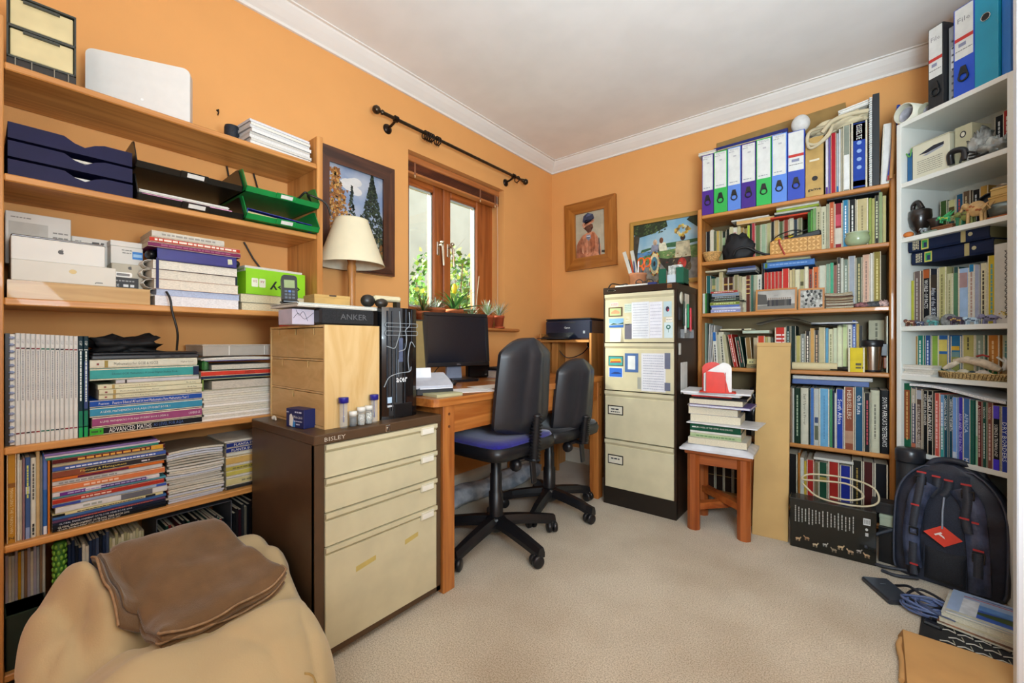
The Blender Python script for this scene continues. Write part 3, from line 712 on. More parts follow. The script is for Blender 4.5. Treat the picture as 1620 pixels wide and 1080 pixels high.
# --- standing white booklets and lying maths books
z = LZ[2]
t = thing('comb_bound_book', 'black comb-bound book at the left end above the yellow spine', 'book', lb(.002, .02, z))
part('cover', MB().box(0, .008, .002, .21, 0, .306, M('#141416', .4)), t); part('pages', MB().box(.008, .017, .004, .2, .002, .304, PAGEW), t)
mb = MB()
for i in range(16): mb.box(.006, .0165, -.004, .006, .008+i*.0188, .016+i*.0188, M('#8f9ab8', .4), .003)
part('comb_spine', mb, t)
its = []
bc = ['#6e1f2a', '#6e1f2a', '#1c1c20', '#6e1f2a', '#8a2a35', '#1f6a56', '#1f6a56', '#1f5a56', '#242a38', '#2a2430', '#7a2030', '#8a2030', '#8a2a35']
for i in range(13):
    its.append((.0093, .307-.0006*i, '#d9d8d4', f'white revision booklet with {["maroon", "maroon", "black", "red", "red", "green", "green", "teal", "slate", "dark purple", "maroon", "red", "red"][i]} spine stripes', dict(title='~', tc='#8a8a90', ts=.35, tlen=.45, tpos=.62, bands=((.86, .872, bc[i]), (.098, .11, bc[i])), dy=.002*(i % 2), t2=[('CGP', .93, .04, .45, '#9a9aa0')])))
for i in range(2):
    its.append((.0112, .30, '#16303a', ['dark green revision booklet beside the white ones', 'dark green revision booklet with bluish middle'][i], dict(title='~', tc='#d8e4e0', ts=.5, tpos=.6, tlen=.5, bands=((.0, .10, '#1fa05a'), (.10, .26, '#1c7a5a'), (.10, .108, '#e0e6e2'), (.86, .868, '#e0e6e2')) + (((.28, .75, '#3a4a7a'),) if i else ()), dy=0, t2=[('CGP', .93, .045, .5, '#e0e6e2')])))
row(LB, .0195, .02, z, its, 'on the pine bookcase', 'revision booklets', d=.2, noun='booklet')
K = 1.1
zz = pile(LB, .165, .018, z, [
    (.024, .282, '#17191f', 'black advanced maths textbook with green end, bottom of the pile', dict(title='ADVANCED MATHS', tc='#e4e2e0', tpos=.33, tlen=.36, ts=.62, bands=((.0, .105, '#3fae2f'),), t2=[('AS LEVEL FOR AQA', .67, .28, .5, '#3a5c9a'), ('~', .05, .08, .5, '#1c5a18')])),
    (.031, .276, '#9c4a78', 'mauve textbook', dict(title='A LEVEL MATHEMATICS FOR AQA STUDENT BOOK 2 (YEAR 2)', tpos=.36, tlen=.6, ts=.26, dx=.005, t2=[('CAMBRIDGE', .92, .12, .26, '#e8d4e0')])),
    (.029, .282, '#3a8eb0', 'teal blue textbook', dict(title='A LEVEL MATHEMATICS FOR AQA STUDENT BOOK 1', tpos=.38, tlen=.6, ts=.26)),
    (.022, .282, '#1f4fa8', 'royal blue textbook', dict(title='Pearson Edexcel AS and A level Mathematics Pure Mathematics Year 1', tpos=.52, tlen=.68, ts=.4, t2=[('Pearson', .11, .08, .35, '#dfe8f4')])),
    (.0155, .262, '#d9d4b4', 'lowest of three cream key stage maths books', dict(title='Mathematics for Key Stage Three', tc='#7a7668', tpos=.36, tlen=.36, ts=.36, dx=.02, bands=((.12, .145, '#b59a5c'),), t2=[('Book Three', .88, .11, .36, '#5a564a'), ('~', .06, .02, .5, '#8a3a3a')])),
    (.0155, .262, '#d9d4b4', 'middle of three cream key stage maths books', dict(title='Mathematics for Key Stage Three', tc='#7a7668', tpos=.36, tlen=.36, ts=.36, dx=.02, bands=((.12, .145, '#b59a5c'),), t2=[('Book Two', .89, .10, .36, '#5a564a'), ('~', .06, .02, .5, '#8a3a3a')])),
    (.0155, .262, '#d9d4b4', 'highest of three cream key stage maths books', dict(title='Mathematics for Key Stage Three', tc='#a07a5c', tpos=.36, tlen=.36, ts=.36, dx=.018, bands=((.12, .145, '#b59a5c'),), t2=[('Book One', .89, .10, .36, '#5a564a'), ('~', .06, .02, .5, '#8a3a3a')])),
    (.013, .215, '#c9c6c8', 'thin pale grey booklet above the cream maths books', dict(dx=.058, bands=((.1, .12, '#33302e'),))),
    (.037, .272, '#3f9f9c', 'thick turquoise maths textbook', dict(title='Edexcel GCSE Mathematics A Linear Higher Student Book', tc='#14585c', tpos=.48, tlen=.6, ts=.24, dx=.0, bands=((.94, 1.0, '#1c2c4c'),))),
    (.026, .268, '#d8d5c2', 'white maths textbook, top book of the pile', dict(title='Mathematics for GCSE & IGCSE', tc='#5a564a', tpos=.40, tlen=.4, ts=.36, bands=((.12, .15, '#a08a4a'),), t2=[('Higher Level', .89, .13, .32, '#7a756a'), ('~', .065, .02, .5, '#8a3a3a')])),
    ], 'of maths books', 'lying maths books', d=.19)
t = thing('laptop', 'closed dark grey laptop lying on the maths books', 'laptop', lb(.168, .02, zz))
part('base', MB().box(0, .27, 0, .19, 0, .013, M('#2a2d33', .35), .003), t); part('lid', MB().box(.002, .268, .004, .19, .0135, .021, M('#1c1e22', .3), .003), t)
mb = MB()
for xx in (.15, .19, .215): mb.box(xx, xx+.012, -.0008, .001, .004, .009, M('#0c0c0e'))
part('port', mb, t)
def crumple(cx, cy, cz, rx, ry, rz, amp, mat, seed, nu=28, nv=14, flat=True, freq=3.0):
    from mathutils import noise
    mb = MB()
    def f(u, v):
        a = 2*PI*u; p = -PI/2 + PI*v
        d = Vector((math.cos(p)*math.cos(a), math.cos(p)*math.sin(a), math.sin(p)))
        k = 1 + amp*noise.noise(d*freq + Vector((seed*7.3, seed*1.7, 0))) + amp*.5*noise.noise(d*freq*2.3 + Vector((seed, 3, seed)))
        q = Vector((d.x*rx*k, d.y*ry*k, d.z*rz*k))
        if flat and q.z < -rz*.6: q.z = -rz*.6
        return (cx+q.x, cy+q.y, cz+q.z + (rz*.6 if flat else 0))
    mb.grid(f, nu, nv, mat, True, True); return mb
solo('cloth_pouch', crumple(.09, .09, 0, .09, .07, .03, .9, M('#101114', .7, .1), 5, freq=2.2), 'black crumpled pouch lying on the closed laptop', 'pouch', lb(.165, .02, zz+.0215))
# right-hand pile of papers and folders
x = .452
sheaf(lb(x, .03, z), .235, .215, .108, 'stack of cream bound papers right of the maths books', 13, seed=21, col='#d8d2c0')
t = thing('ring_binder', 'olive green edged folder above the cream papers', 'binder', lb(x-.002, .028, z+.1085)); part('cover', MB().box(0, .003, 0, .2, 0, .042, M('#7a9a3a', .4)).box(0, .23, 0, .2, 0, .002, M('#b8b49c', .5)).box(0, .23, 0, .2, .04, .042, M('#b8c49c', .5)), t); part('pages', MB().box(.03, .228, .004, .19, .003, .032, M('#c4bcae', .85, .1, 150, stretch=(1, 1, 6))), t)
zz = pile(LB, x-.006, .024, z+.151, [(.008, .235, '#20304a', 'thin dark blue folder under the red one', {}), (.02, .235, '#c93a2a', 'flat red folder lettered along its edge', dict(title='FOTOS', tc='#2a1a18', tpos=.66, tlen=.14, ts=.5)), ], 'in the right-hand paper pile', 'folders in the right-hand pile', d=.2, name='folder', cat='folder')
t = thing('ring_binder', 'dark green folder with blue papers below the clear box', 'binder', lb(x-.002, .028, zz)); part('cover', MB().box(0, .02, 0, .2, 0, .036, M('#2f6a34', .4), .006).box(.01, .235, 0, .2, 0, .002, M('#20402a', .5)).box(.01, .235, 0, .2, .034, .036, M('#34388a', .5)), t); part('pages', MB().box(.03, .23, .006, .19, .003, .02, M('#c9c4b4', .85, .1, 150, stretch=(1, 1, 6))), t)
sheaf(lb(x, .028, zz+.0365), .23, .19, .012, 'thin curled white papers right under the clear box', 3, seed=23, curl=-.004, cat='papers')
t = thing('clear_box', 'clear plastic storage box on top of the right-hand papers', 'plastic box', lb(x, .03, zz+.053)); CLR = M('#d6d2c8', .12, .02, alpha=.38, spec=.7)
part('box_wall', MB().box(0, .23, 0, .002, 0, .036, CLR).box(0, .002, .002, .2, 0, .036, CLR).box(.228, .23, .002, .2, 0, .036, CLR).box(0, .23, .198, .2, 0, .036, CLR).box(0, .23, 0, .2, 0, .001, CLR), t); part('lid', MB().box(-.003, .233, -.003, .203, .036, .041, M('#dedad0', .2, alpha=.6), .002), t); [part('rib', MB().box(q, q+.002, -.001, .0, .002, .036, M('#e8e6e0', .2)), t) for q in (.08, .2)]

# --- fifth shelf: standing spines, lying reports, magazines
z = LZ[1]
row(LB, .004, .018, z, [
    (.0185, .243, '#b8822a', 'mustard yellow book lettered down its spine', dict(title='MANAGING THE UNKNOWN', tc='#e0c890', tpos=.36, tlen=.5, ts=.34, bands=((.62, .67, '#8a5a28'),), t2=[('Z', .055, .035, .5, '#1a1a1a')])),
    (.0055, .238, '#dcd8cc', 'thin tall white booklet beside the mustard book', {}), (.0045, .22, '#cfc6b0', 'thin cream booklet', {}), (.0045, .225, '#8a6a70', 'thin plum brown booklet', {}),
    (.0105, .226, '#3f5a8c', 'blue photo-covered booklet', dict(title='~', tc='#c9d060', tpos=.7, tlen=.4, bands=((.0, .14, '#8a9ac0'), (.55, .64, '#c0c4d0')))), (.0105, .222, '#d4d2c4', 'white lettered paperback', dict(title='~', tc='#55524a', tpos=.7, tlen=.45, t2=[('~', .1, .14, .6, '#2a2a2a')])),
    (.007, .238, '#c2a678', 'thin tan booklet', {}), (.0055, .222, '#7c7a74', 'thin grey booklet', {}), (.0095, .23, '#2f62a8', 'bright blue paperback', dict(bands=((.0, .1, '#d8dce0'), (.55, 1, '#5a70b0')))), (.0045, .232, '#c8742a', 'thin orange booklet beside the lying reports', {}),
    ], 'on the lower pine shelf', 'standing books on the lower pine shelf', d=.18)
L5 = [(.008, .258, '#16181c', 'black yearbook with white lettering', dict(title='GLOBAL ENVIRONMENT OUTLOOK YEAR BOOK 2007', tpos=.3, tlen=.52, ts=.6)), (.009, .258, '#141a26', 'bold lettered black yearbook', dict(title='GLOBAL ENVIRONMENT OUTLOOK YEAR BOOK 2006', tpos=.34, tlen=.6, ts=.7)), (.009, .256, '#1a2236', 'dark navy yearbook', dict(title='GLOBAL ENVIRONMENT OUTLOOK YEAR BOOK 2004', tc='#c8d0e0', tpos=.36, tlen=.62, ts=.6)), (.008, .256, '#5a3a5c', 'purple brown report', dict(title='~', tc='#c0603a')), (.009, .258, '#3f68a0', 'mid blue report', {}),
      (.008, .25, '#d8cc98', 'pale yellow report with black end', dict(title='~', tc='#3a382c', tpos=.5, tlen=.6, bands=((0, .1, '#1a1a1a'), (.82, .92, '#2a2a30')))), (.02, .255, '#d9d8da', 'thick white report', dict(title='~', tc='#a0a8a0', tpos=.3, tlen=.16, dx=.006, bands=((.55, .85, '#6a6a72'),))), (.009, .258, '#9fb0cc', 'pale blue report with dark blue end', dict(bands=((0, .22, '#3a4a9a'), (.9, 1, '#3a55b0')))), (.015, .252, '#b03428', 'brick red report', dict(title='~', tc='#e8c0b0', tpos=.36, tlen=.26)),
      (.006, .258, '#5aa0b0', 'thin turquoise report', {}), (.012, .24, '#d8d4d8', 'white and purple report', dict(bands=((.06, .28, '#6a2f8a'), (.42, .86, '#4a3a72')), title='~', tc='#b0a0d0')), (.019, .255, '#d87a4a', 'orange report', dict(title='~', tc='#f0c8b0', tpos=.4, tlen=.3)), (.014, .248, '#cbc8c8', 'light grey report', dict(title='~', tc='#8a8a8a', tpos=.3, tlen=.5)), (.008, .252, '#d06a28', 'thin orange report with maroon middle', dict(bands=((.2, .65, '#6a1f3a'),))),
      (.02, .257, '#2f2c30', 'dark report with a brown end', dict(title='Planning & Management', tc='#e0c860', tpos=.42, tlen=.4, ts=.4, bands=((0, .26, '#8a4a34'),), t2=[('~', .8, .08, .4, '#cfc8d0')])), (.013, .257, '#3f5cab', 'cobalt blue report', dict(title='~', tc='#dfe6f4', tpos=.5, tlen=.8)), (.007, .25, '#b5a888', 'thin beige report', {}), (.015, .255, '#5a1a1c', 'dark red patterned book', dict(title='~', tc='#e0a040', ts=1.3, tpos=.55, tlen=.7, bands=((.86, .98, '#d8a030'),))), (.006, .25, '#2f8f7c', 'thin sea green booklet', dict(dx=-.012)), (.006, .256, '#d8d2dc', 'thin white booklet', dict(dx=-.014)), (.007, .25, '#8a72ae', 'lilac booklet', dict(dx=-.016)), (.005, .24, '#2a2230', 'thin dark booklet on top', dict(dx=-.016))]
pile(LB, .0885, .016, z, L5, 'in the lying pile on the lower pine shelf', 'lying reports on the lower pine shelf', d=.2, name='report')
rg = random.Random(5); zz = z
for i in range(22):
    th = .0085; c = rg.choice(['#d3cdbb', '#c9c5ba', '#dcd8ce', '#b8b2a4', '#c5cad6']); spine = rg.choice(['#3a2a26', '#7a2a26', '#2a2c30', '#c9c4b8', '#8d8a80'])
    t = thing('magazine', f'{"lowest" if i == 0 else "topmost" if i == 21 else ordn(i)} magazine {"" if i in (0, 21) else "up "}of the curled magazine stack on the lower pine shelf', 'magazine', frame_at(lb(.352+rg.uniform(-.006, .006), .03+rg.uniform(-.006, .004), zz), 0, 0, 0, rg.uniform(-2, 2)), 'magazine stack on the lower pine shelf')
    cu = .006*math.sin(i*.4)*(i/22)
    def sh(zb, w, d): return lambda u, v: (w*u, d*v, zb + cu*(1-(2*u-1)**2))
    mb = MB(); mb.grid(sh(.0006, .16, .2), 8, 1, M(c, .8)); mb.grid(sh(th-.0015, .16, .2), 8, 1, M(c, .8))
    k = 8
    for yv in (0., .2): mb.add([(.16*j/k, yv, zv + cu*(1-(2*j/k-1)**2)) for zv in (.0006, th-.0015) for j in range(k+1)], [(j, j+1, k+2+j, k+1+j) for j in range(k)], M(c, .8, .1, 200, stretch=(1, 1, 6)))
    part('pages', mb, t, fixn=False)
    part('cover', MB().grid(sh(th-.001, .162, .202), 8, 1, M('#a39b8c' if i < 21 else '#8a8070', .35)).box(-.003, .0, 0, .2, 0, th-.001, M(spine, .5)), t, fixn=False)
    zz += th - .0006
pile(LB, .525, .03, z, [(.012, .17, '#2a2a2a', 'black booklet at the bottom', {}), (.03, .17, '#cfc38c', 'cream yellow report', dict(title='~', tc='#8a8460', tpos=.5, tlen=.4)), (.006, .165, '#d8d5cc', 'thin white booklet', {}), (.02, .17, '#c9bb5a', 'mustard edged report', {}), (.016, .17, '#bfae4a', 'yellow report', dict(title='~', tc='#7a7440')), (.006, .17, '#e0dccf', 'slim white booklet', {}), (.032, .172, '#d0aa62', 'ochre report', dict(dx=-.002)), (.012, .172, '#d5d1c0', 'ivory report', {}), (.02, .172, '#1a2f7a', 'navy conservation report, lower of two', dict(title='PLANTA EUROPA', tpos=.4, tlen=.6, ts=.45)), (.02, .172, '#1a2f7a', 'navy conservation report, upper of two', dict(title='PLANTA EUROPA', tpos=.44, tlen=.6, ts=.45)), (.006, .178, '#dcd8ca', 'white card', dict(dx=-.006))], 'in the pile beside the brown cabinet', 'reports beside the cabinet', d=.19)

# --- lowest shelf: journals behind the bean bag
z = LZ[0]
rg = random.Random(8)
its = []
for i in range(13):
    c = rg.choice(['#c9ced2', '#d8d6ce', '#8a8ca8', '#b9b4c8', '#a8b0b8', '#6a6a70', '#dcd8c8', '#9a7a5c'])
    if i == 4: c = '#d0a020'
    its.append((.006, .285+rg.uniform(-.01, .01), c, 'thin pale magazine' if i != 4 else 'thin yellow spined magazine', dict(dy=0)))
row(LB, .004, .12, z, its, 'on the bottom pine shelf', 'journals on the bottom pine shelf', d=.15, noun='journal', name='magazine', cat='magazine')
t = thing('box_file', 'dark green box file in front of the bottom shelf magazines', 'box file', lb(.002, .02, z)); part('box_body', MB().box(0, .075, 0, .09, 0, .15, M('#14261c', .5), .002), t); part('lid_edge', MB().box(0, .076, -.001, .091, .146, .15, M('#1c3326', .5)), t)
t = thing('rolled_mat', 'green snakeskin patterned roll on the bottom pine shelf', 'roll', lb(.106, .06, z)); part('roll', MB().lathe([(0, 0), (.013, 0), (.0135, .005), (.0135, .30), (.012, .305), (0, .305)], n=14, m=M('#2f6a1c', .5, .1, 20)), t)
mb = MB()
for i in range(18):
    for j in range(7):
        a = 2*PI*(j+.5*(i % 2))/7; mb.ball((.0125*math.cos(a), .0125*math.sin(a), .012+i*.0165), (.0045, .0045, .0075), M('#7ab03a', .4), 6, 4)
part('scales', mb, t, kind='stuff')
its = []
for i in range(12): its.append((.0075, .29+rg.uniform(-.02, .012), rg.choice(['#1c2740', '#24304a', '#3a3030', '#141a26', '#44506a', '#cfc9b8']), 'thin dark journal', dict(dy=.0)))
for i in range(12): its.append((.007, .28+rg.uniform(-.012, .012), rg.choice(['#cfc9a8', '#bdb78f', '#d8d2b4', '#a8a47c']), 'thin cream journal', dict(dy=.0)))
row(LB, .122, .05, z, its, 'on the bottom pine shelf', 'journals on the bottom pine shelf', d=.18, noun='journal', name='journal', cat='journal')
t = thing('magazine_rack', 'grey metal rack shelf over the bottom row of journals', 'rack', lb(.325, .04, z)); part('top_plate', MB().box(0, .22, 0, .2, .30, .304, M('#5f636c', .4, metal=.4), .001), t)
for xx in (0, .217): part('leg', MB().box(xx, xx+.003, 0, .2, 0, .30, M('#5f636c', .4, metal=.4)), t)
its = []
for i in range(26): its.append((.0075, .25+rg.uniform(-.015, .02), ['#7a1c20', '#1f4a3c', '#2a6a6c', '#2a2a2e', '#8a7a3a', '#14181c', '#b0aa98'][(i*5+i//4) % 7], 'thin coloured journal', dict(dy=.01)))
row(LB, .332, .05, z, its, 'under the grey rack', 'journals under the grey rack', d=.17, noun='journal', name='journal', cat='journal')
its = []
for i in range(30): its.append((.0095, .26+rg.uniform(-.015, .02), (['#16181c', '#262022', '#3a1a22', '#2a2c30', '#6a665a'][i % 5] if i < 12 else ['#a8a080', '#bfb896', '#8a8468', '#cfc9b0'][i % 4]), 'thin dark spined journal' if i < 12 else 'thin tan journal', dict(dy=.01)))
row(LB, .552, .04, z, its, 'behind the bean bag', 'journals behind the bean bag', d=.18, noun='journal', name='journal', cat='journal')

# ================================================================ brown steel drawer cabinet
BC = (-1.277, .6345, 0, 90)
def bc(x, y, z, rot=0): return frame_at(BC, x, y, z, rot)
BRN = M('#553f2c', .38, .04, 12, spec=.3); CRM = M('#d0c7a6', .35, .03, 10, coat=.15); CRD = M('#bdb185', .4, .03, 10); CHR = M('#c9c6be', .2, .02, metal=1)
t = thing('drawer_cabinet', 'brown steel drawer cabinet with four cream drawers beside the bean bag', 'cabinet', BC)
mb = MB(); mb.box(0, .505, .004, .474, .02, .682, BRN); mb.box(0, .03, 0, .02, .02, .69, BRN, .001); mb.box(.483, .505, 0, .02, .02, .69, BRN, .001); mb.box(0, .505, 0, .02, .02, .04, BRN)
part('body', mb, t); part('top_panel', MB().box(-.002, .507, -.003, .475, .682, .713, BRN, .003), t); part('plinth', MB().box(.02, .485, .03, .46, 0, .02, M('#1c1712', .6)), t)
for i, (za, zb) in enumerate([(.577, .68), (.470, .574), (.364, .467), (.041, .361)]):
    d = part('drawer', MB().box(.032, .481, -.004, .02, za, zb-.024, CRM, .0015), t)
    # slanted finger rail above the drawer front
    part('finger_rail', MB().prism([(-.004, zb-.030), (.012, zb-.028), (.012, zb), (-.010, zb), (-.010, zb-.014), (.004, zb-.026)], .032, .481, CRM, 'x'), d)
    part('label_holder', MB().box(.40, .462, -.013, -.004, zb-.034, zb-.006, M('#d9d3bd', .3), .002).box(.405, .457, -.0142, -.013, zb-.03, zb-.012, M('#ece8dc', .6)), d)
    if i == 3:
        for xa, xb, zq in ((.135, .21, .245), (.33, .39, .262)):
            part('tape_stain', MB().poly([(xa, zq), (xb, zq+.012), (xb, zq+.028), (xa, zq+.018)], M('#c9b368', .5), -.0048), d, fixn=False)
text(t, 'BISLEY', .064, .697, .07, .013, M('#d8d4c8', .3, metal=.5), -.0042)
part('lock', MB().box(.249, .268, -.006, -.003, .684, .708, CHR, .003).lathe([(.006, 0), (.006, .004)], (.2585, -.009, .696), 12, CHR, axis='y').box(.2575, .2595, -.0095, -.009, .692, .70, M('#222222')), t)

# --- small birch drawer unit standing on it (its drawers look along the wall)
BIR = M('#d6b074', .5, .05, 9, .04, 80, kind='wood', h2='#c79e60', stretch=(1, 3, 3)); BIRS = M('#dcbb84', .5, .05, 7, .03, 80, kind='wood', h2='#cfa76a', stretch=(3, 3, .5))
U0 = (-1.758, .70, .713, 0)
t = thing('drawer_unit', 'small birch plywood unit with six little drawers on the brown cabinet', 'drawer unit', U0)
mb = MB(); w, d, h = .415, .205, .342
mb.box(0, .008, 0, d, 0, h, BIRS); mb.box(w-.008, w, 0, d, 0, h, BIRS); mb.box(.008, w-.008, 0, d, 0, .007, BIRS); mb.box(.008, w-.008, 0, d, h-.007, h, BIRS); mb.box(.008, w-.008, .004, d, .114, .12, BIRS); mb.box(.008, w-.008, .004, d, .222, .228, BIRS); mb.box(.008, w-.008, d-.006, d, .007, h-.007, BIRS)
part('body', mb, t)
def mdrawer(x0, x1, z0, z1, notches):
    mb = MB(); pts = [(x0, z0), (x1, z0), (x1, z1)]
    for n_ in sorted(notches, reverse=True): pts += [(n_+.005, z1), (n_+.005, z1-.022), (n_-.005, z1-.022), (n_-.005, z1)]
    pts += [(x0, z1)]
    mb.prism(pts, .002, .010, BIR, 'y'); mb.box(x0+.002, x1-.002, .012, .014, z1-.03, z1-.002, M('#2a1c0e')); mb.box(x0, x1, .01, d-.01, z0, z0+.003, BIR); mb.box(x0, x0+.004, .01, d-.01, z0, z1-.01, BIR); mb.box(x1-.004, x1, .01, d-.01, z0, z1-.01, BIR)  # dark strip behind the notches: shade of the hollow put in as colour
    part('drawer', mb, t)
for k in range(3): mdrawer(.010+.133*k, .141+.133*k, .230, .332, [.076+.133*k])
mdrawer(.010, .405, .1215, .220, [.105, .30]); mdrawer(.010, .405, .009, .112, [.19])
# things on the cabinet top
t = thing('label_box', 'small navy blue carton of white address labels on the brown cabinet', 'box', (-1.50, .648, .7135, 8))
part('box_body', MB().box(0, .098, 0, .045, 0, .062, M('#16245c', .4), .001), t); part('print_panel', MB().poly([(.018, .006), (.036, .002), (.042, .03), (.03, .046), (.02, .04)], M('#e6e6e0'), -.0006), t, fixn=False); part('print_flash', MB().poly([(.03, .002), (.05, .002), (.052, .018), (.04, .03), (.03, .02)], M('#3a8ad0'), -.0004), t, fixn=False)
text(t, 'White Labels', .066, .036, .05, .009, M('#e8ecf4'), -.001); mb = MB(); words(mb, .07, .052, .04, .005, M('#c8d0e8'), -.001); words(mb, .066, .022, .045, .003, M('#c8d0e8'), -.001); words(mb, .066, .012, .02, .004, M('#c8d0e8'), -.001); words(mb, .01, .05, .012, .004, M('#c8d0e8'), -.001); part('lettering', mb, t, fixn=False)
CLEAR = M('#dfe6ea', .06, .01, alpha=.16, spec=.8); CAPB = M('#231f86', .35)
def vial(fr, h, r, label, cap=True, content=None, seed=0):
    t = thing('sample_tube' if cap else 'sample_jar', label, 'tube' if cap else 'jar', fr)
    part('glass_wall', MB().lathe([(r*.3, 0), (r*.9, .002), (r, .008), (r, h), (r*.88, h), (r*.88, .01), (0, .006)], n=16, m=CLEAR), t)
    if cap: part('cap', MB().lathe([(0, h+.014), (r*1.18, h+.014), (r*1.2, h+.011), (r*1.2, h-.004), (0, h-.004)], n=16, m=CAPB), t); part('spatula', MB().box(-.0015, .0015, -.0008, .0008, .03, h-.004, CAPB).box(-.003, .003, -.0008, .0008, .02, .04, CAPB), t)
    else: part('lid', MB().lathe([(0, h+.008), (r*1.04, h+.008), (r*1.06, h-.006), (0, h-.006)], n=16, m=M('#e4e2da', .35)), t)
    if content: part('contents', MB().lathe([(0, .003), (r*.85, .003), (r*.85, h*.7), (0, h*.7)], n=14, m=M(content, .8, .3, 300)), t)
    return t
vial((-1.318, .752, .713), .088, .0135, 'taller clear sample tube with blue cap at the cabinet edge')
vial((-1.322, .920-.05, .713), .086, .0125, 'clear sample tube with blue cap beside the computer tower')
vial((-1.318, .786, .713), .044, .013, 'small clear jar of dark grains beside the left blue-capped tube', False, '#4a463e')
vial((-1.318, .817, .713), .054, .0135, 'middle white-filled jar on the cabinet edge', False, '#dcd8cc')
vial((-1.32, .847, .713), .056, .0125, 'white jar beside the right blue-capped tube', False, '#e6e3d8')
solo('knotted_tag', MB().ball((0, 0, .008), (.012, .008, .008), M('#e2ddd0', .7)).tube([(0, 0, .012), (.02, -.004, .014), (.03, -.006, .004)], .003, M('#e2ddd0', .7), 6), 'small knot of white tape by the navy label carton', 'tape', (-1.655, .672, .713))

# --- tower computer (front looks into the room)
PCF = (-1.335, .912, .713, 90)
t = thing('computer_tower', 'glossy black tower computer with dusty marks on the brown cabinet', 'computer', PCF)
GB = M('#0c0d10', .16, .02, 8, coat=.6); GM = M('#17181b', .4)
part('case', MB().box(.003, .165, .02, .40, .002, .408, GM, .004), t)
fp = [(0, .03), (.006, .012), (.03, .002), (.085, -.004), (.14, .002), (.163, .012), (.168, .03)]
part('front_panel', MB().prism([(a, b) for a, b in fp], 0, .413, GB, 'z'), t)
STR = M('#7d858c', .3, .05)
def pts_bez(*p): return smooth_pts(p, 5)
SLV = M('#9aa2a8', .3, .03)
for k, (zc, hh) in enumerate(((.348, .014), (.318, .016))):
    part('drive_bay_line', MB().tube([(x, -.002-.0035*(1-((x-.084)/.084)**2), z) for x, z in rrect(.012, .158, zc-hh/2, zc+hh/2, .006, 3)], .0011, SLV, 5, True), t)
def yfp(x): return -.0035 - .0005 + .016*abs((x-.084)/.084)**3
mb = MB()
for line in ([(.02, .27), (.05, .262), (.062, .285), (.075, .33), (.072, .40)], [(.07, .25), (.098, .26), (.105, .30), (.1, .33), (.12, .35), (.118, .40)], [(.012, .12), (.03, .155), (.07, .168), (.12, .172), (.128, .19)], [(.118, .172), (.112, .22), (.12, .27), (.13, .285), (.15, .265)]):
    mb.tube([(p.x, yfp(p.x), p.y) for p in smooth_pts([(a, b, 0) for a, b in line], 5)], .0017, SLV, 5)
part('panel_trim', mb, t)
# brushed lighter bands in the moulded front
for xa, xb, za, zb, c in ((.02, .028, .05, .40, '#2c3036'), (.04, .045, .03, .40, '#3a4048'), (.056, .062, .06, .26, '#4a525c'), (.070, .088, .21, .30, '#56607a'), (.094, .10, .02, .28, '#262a30'), (.066, .07, .155, .22, '#6a727c'), (.10, .106, .29, .41, '#3a4048'), (.13, .134, .28, .41, '#30343a')):
    part('moulded_band', MB().box(xa, xb, yfp((xa+xb)/2)-.0002, yfp((xa+xb)/2)+.0012, za, zb, M(c, .25, .1, 30), .0006), t)
text(t, 'acer', .082, .143, .05, .018, M('#e8eaec', .3), -.0052, bold=.015)
text(t, 'Aspire', .09, .035, .022, .007, M('#c8cacc', .3), -.0046)
part('sticker', MB().box(.022, .04, -.0012, .0, .06, .082, M('#b9d4ec', .4)).box(.022, .046, -.0012, .0, .045, .052, M('#cfd4d8', .4)), t)
part('foot_panel', MB().box(.05, .13, -.0050, .0, .003, .055, M('#101114', .35), .002), t)
part('vent_strip', MB().box(-.002, .003, .03, .05, .01, .30, M('#55585c', .5)), t)
mb = MB()
for i in range(24): mb.ball((-.004, .032, .016+i*.012), .0026, M('#c8c8c4', .4), 6, 4)
tt = thing('wire_binding', 'spiral-bound notebook edge wedged between drawer unit and computer tower', 'notebook', PCF); part('ring_spine', mb, tt, kind='stuff'); part('pages', MB().box(-.0068, -.0035, .034, .2, .002, .3, PAGEW), tt)

# --- on top of the birch unit
z = 1.0555
t = thing('speaker', 'black rectangular portable speaker lying on the birch drawer unit', 'speaker', (-1.362, .695, z, 88)); part('body', MB().box(0, .2, 0, .055, 0, .056, M('#17181b', .45), .008), t); part('grille', MB().box(.006, .194, -.0008, .001, .005, .051, M('#1d1e22', .8, .4, 600), .003), t); text(t, 'ANKER', .118, .029, .098, .019, M('#5a5c60', .4), -.0012)
t = thing('patterned_box', 'lilac box with dark swirl lines beside the portable speaker', 'box', (-1.405, .605+.02, z, 90)); part('box_body', MB().box(0, .072, 0, .1, 0, .05, M('#c0b8c8', .5), .001), t)
part('swirl_print', MB().tube(pts_bez((.004, -.0004, .02), (.02, -.0004, .036), (.04, -.0004, .018), (.07, -.0004, .04)), .0007, M('#3a3648'), 4).tube(pts_bez((.012, -.0004, .048), (.022, -.0004, .03), (.036, -.0004, .042), (.05, -.0004, .012)), .0007, M('#3a3648'), 4), t)
for k, (a, b, c, th, col, lab) in enumerate([(-1.66, .72, 90, .008, '#b8342c', 'red folder edge at the back of the birch unit'), ]):
    solo('folder', MB().box(0, .12, 0, .16, 0, th, M(col, .5), .001), lab, 'folder', (-1.52, .70, z, 90))
sheaf((-1.375, .612+.02, z+.0565, 90), .33, .2, .014, 'loose papers and envelopes spread over the portable speaker', 4, seed=31, cat='papers', cover=['#dcd8cc', '#cfc9bc', '#c4c8c0'])
zz = z+.0715
t = thing('cordless_phone', 'black cordless phone standing upright in its charger on the papers', 'phone', (-1.47, .648, zz, 74)); PH = M('#101216', .3)
part('charger', MB().box(-.026, .026, -.01, .05, 0, .012, PH, .005), t)
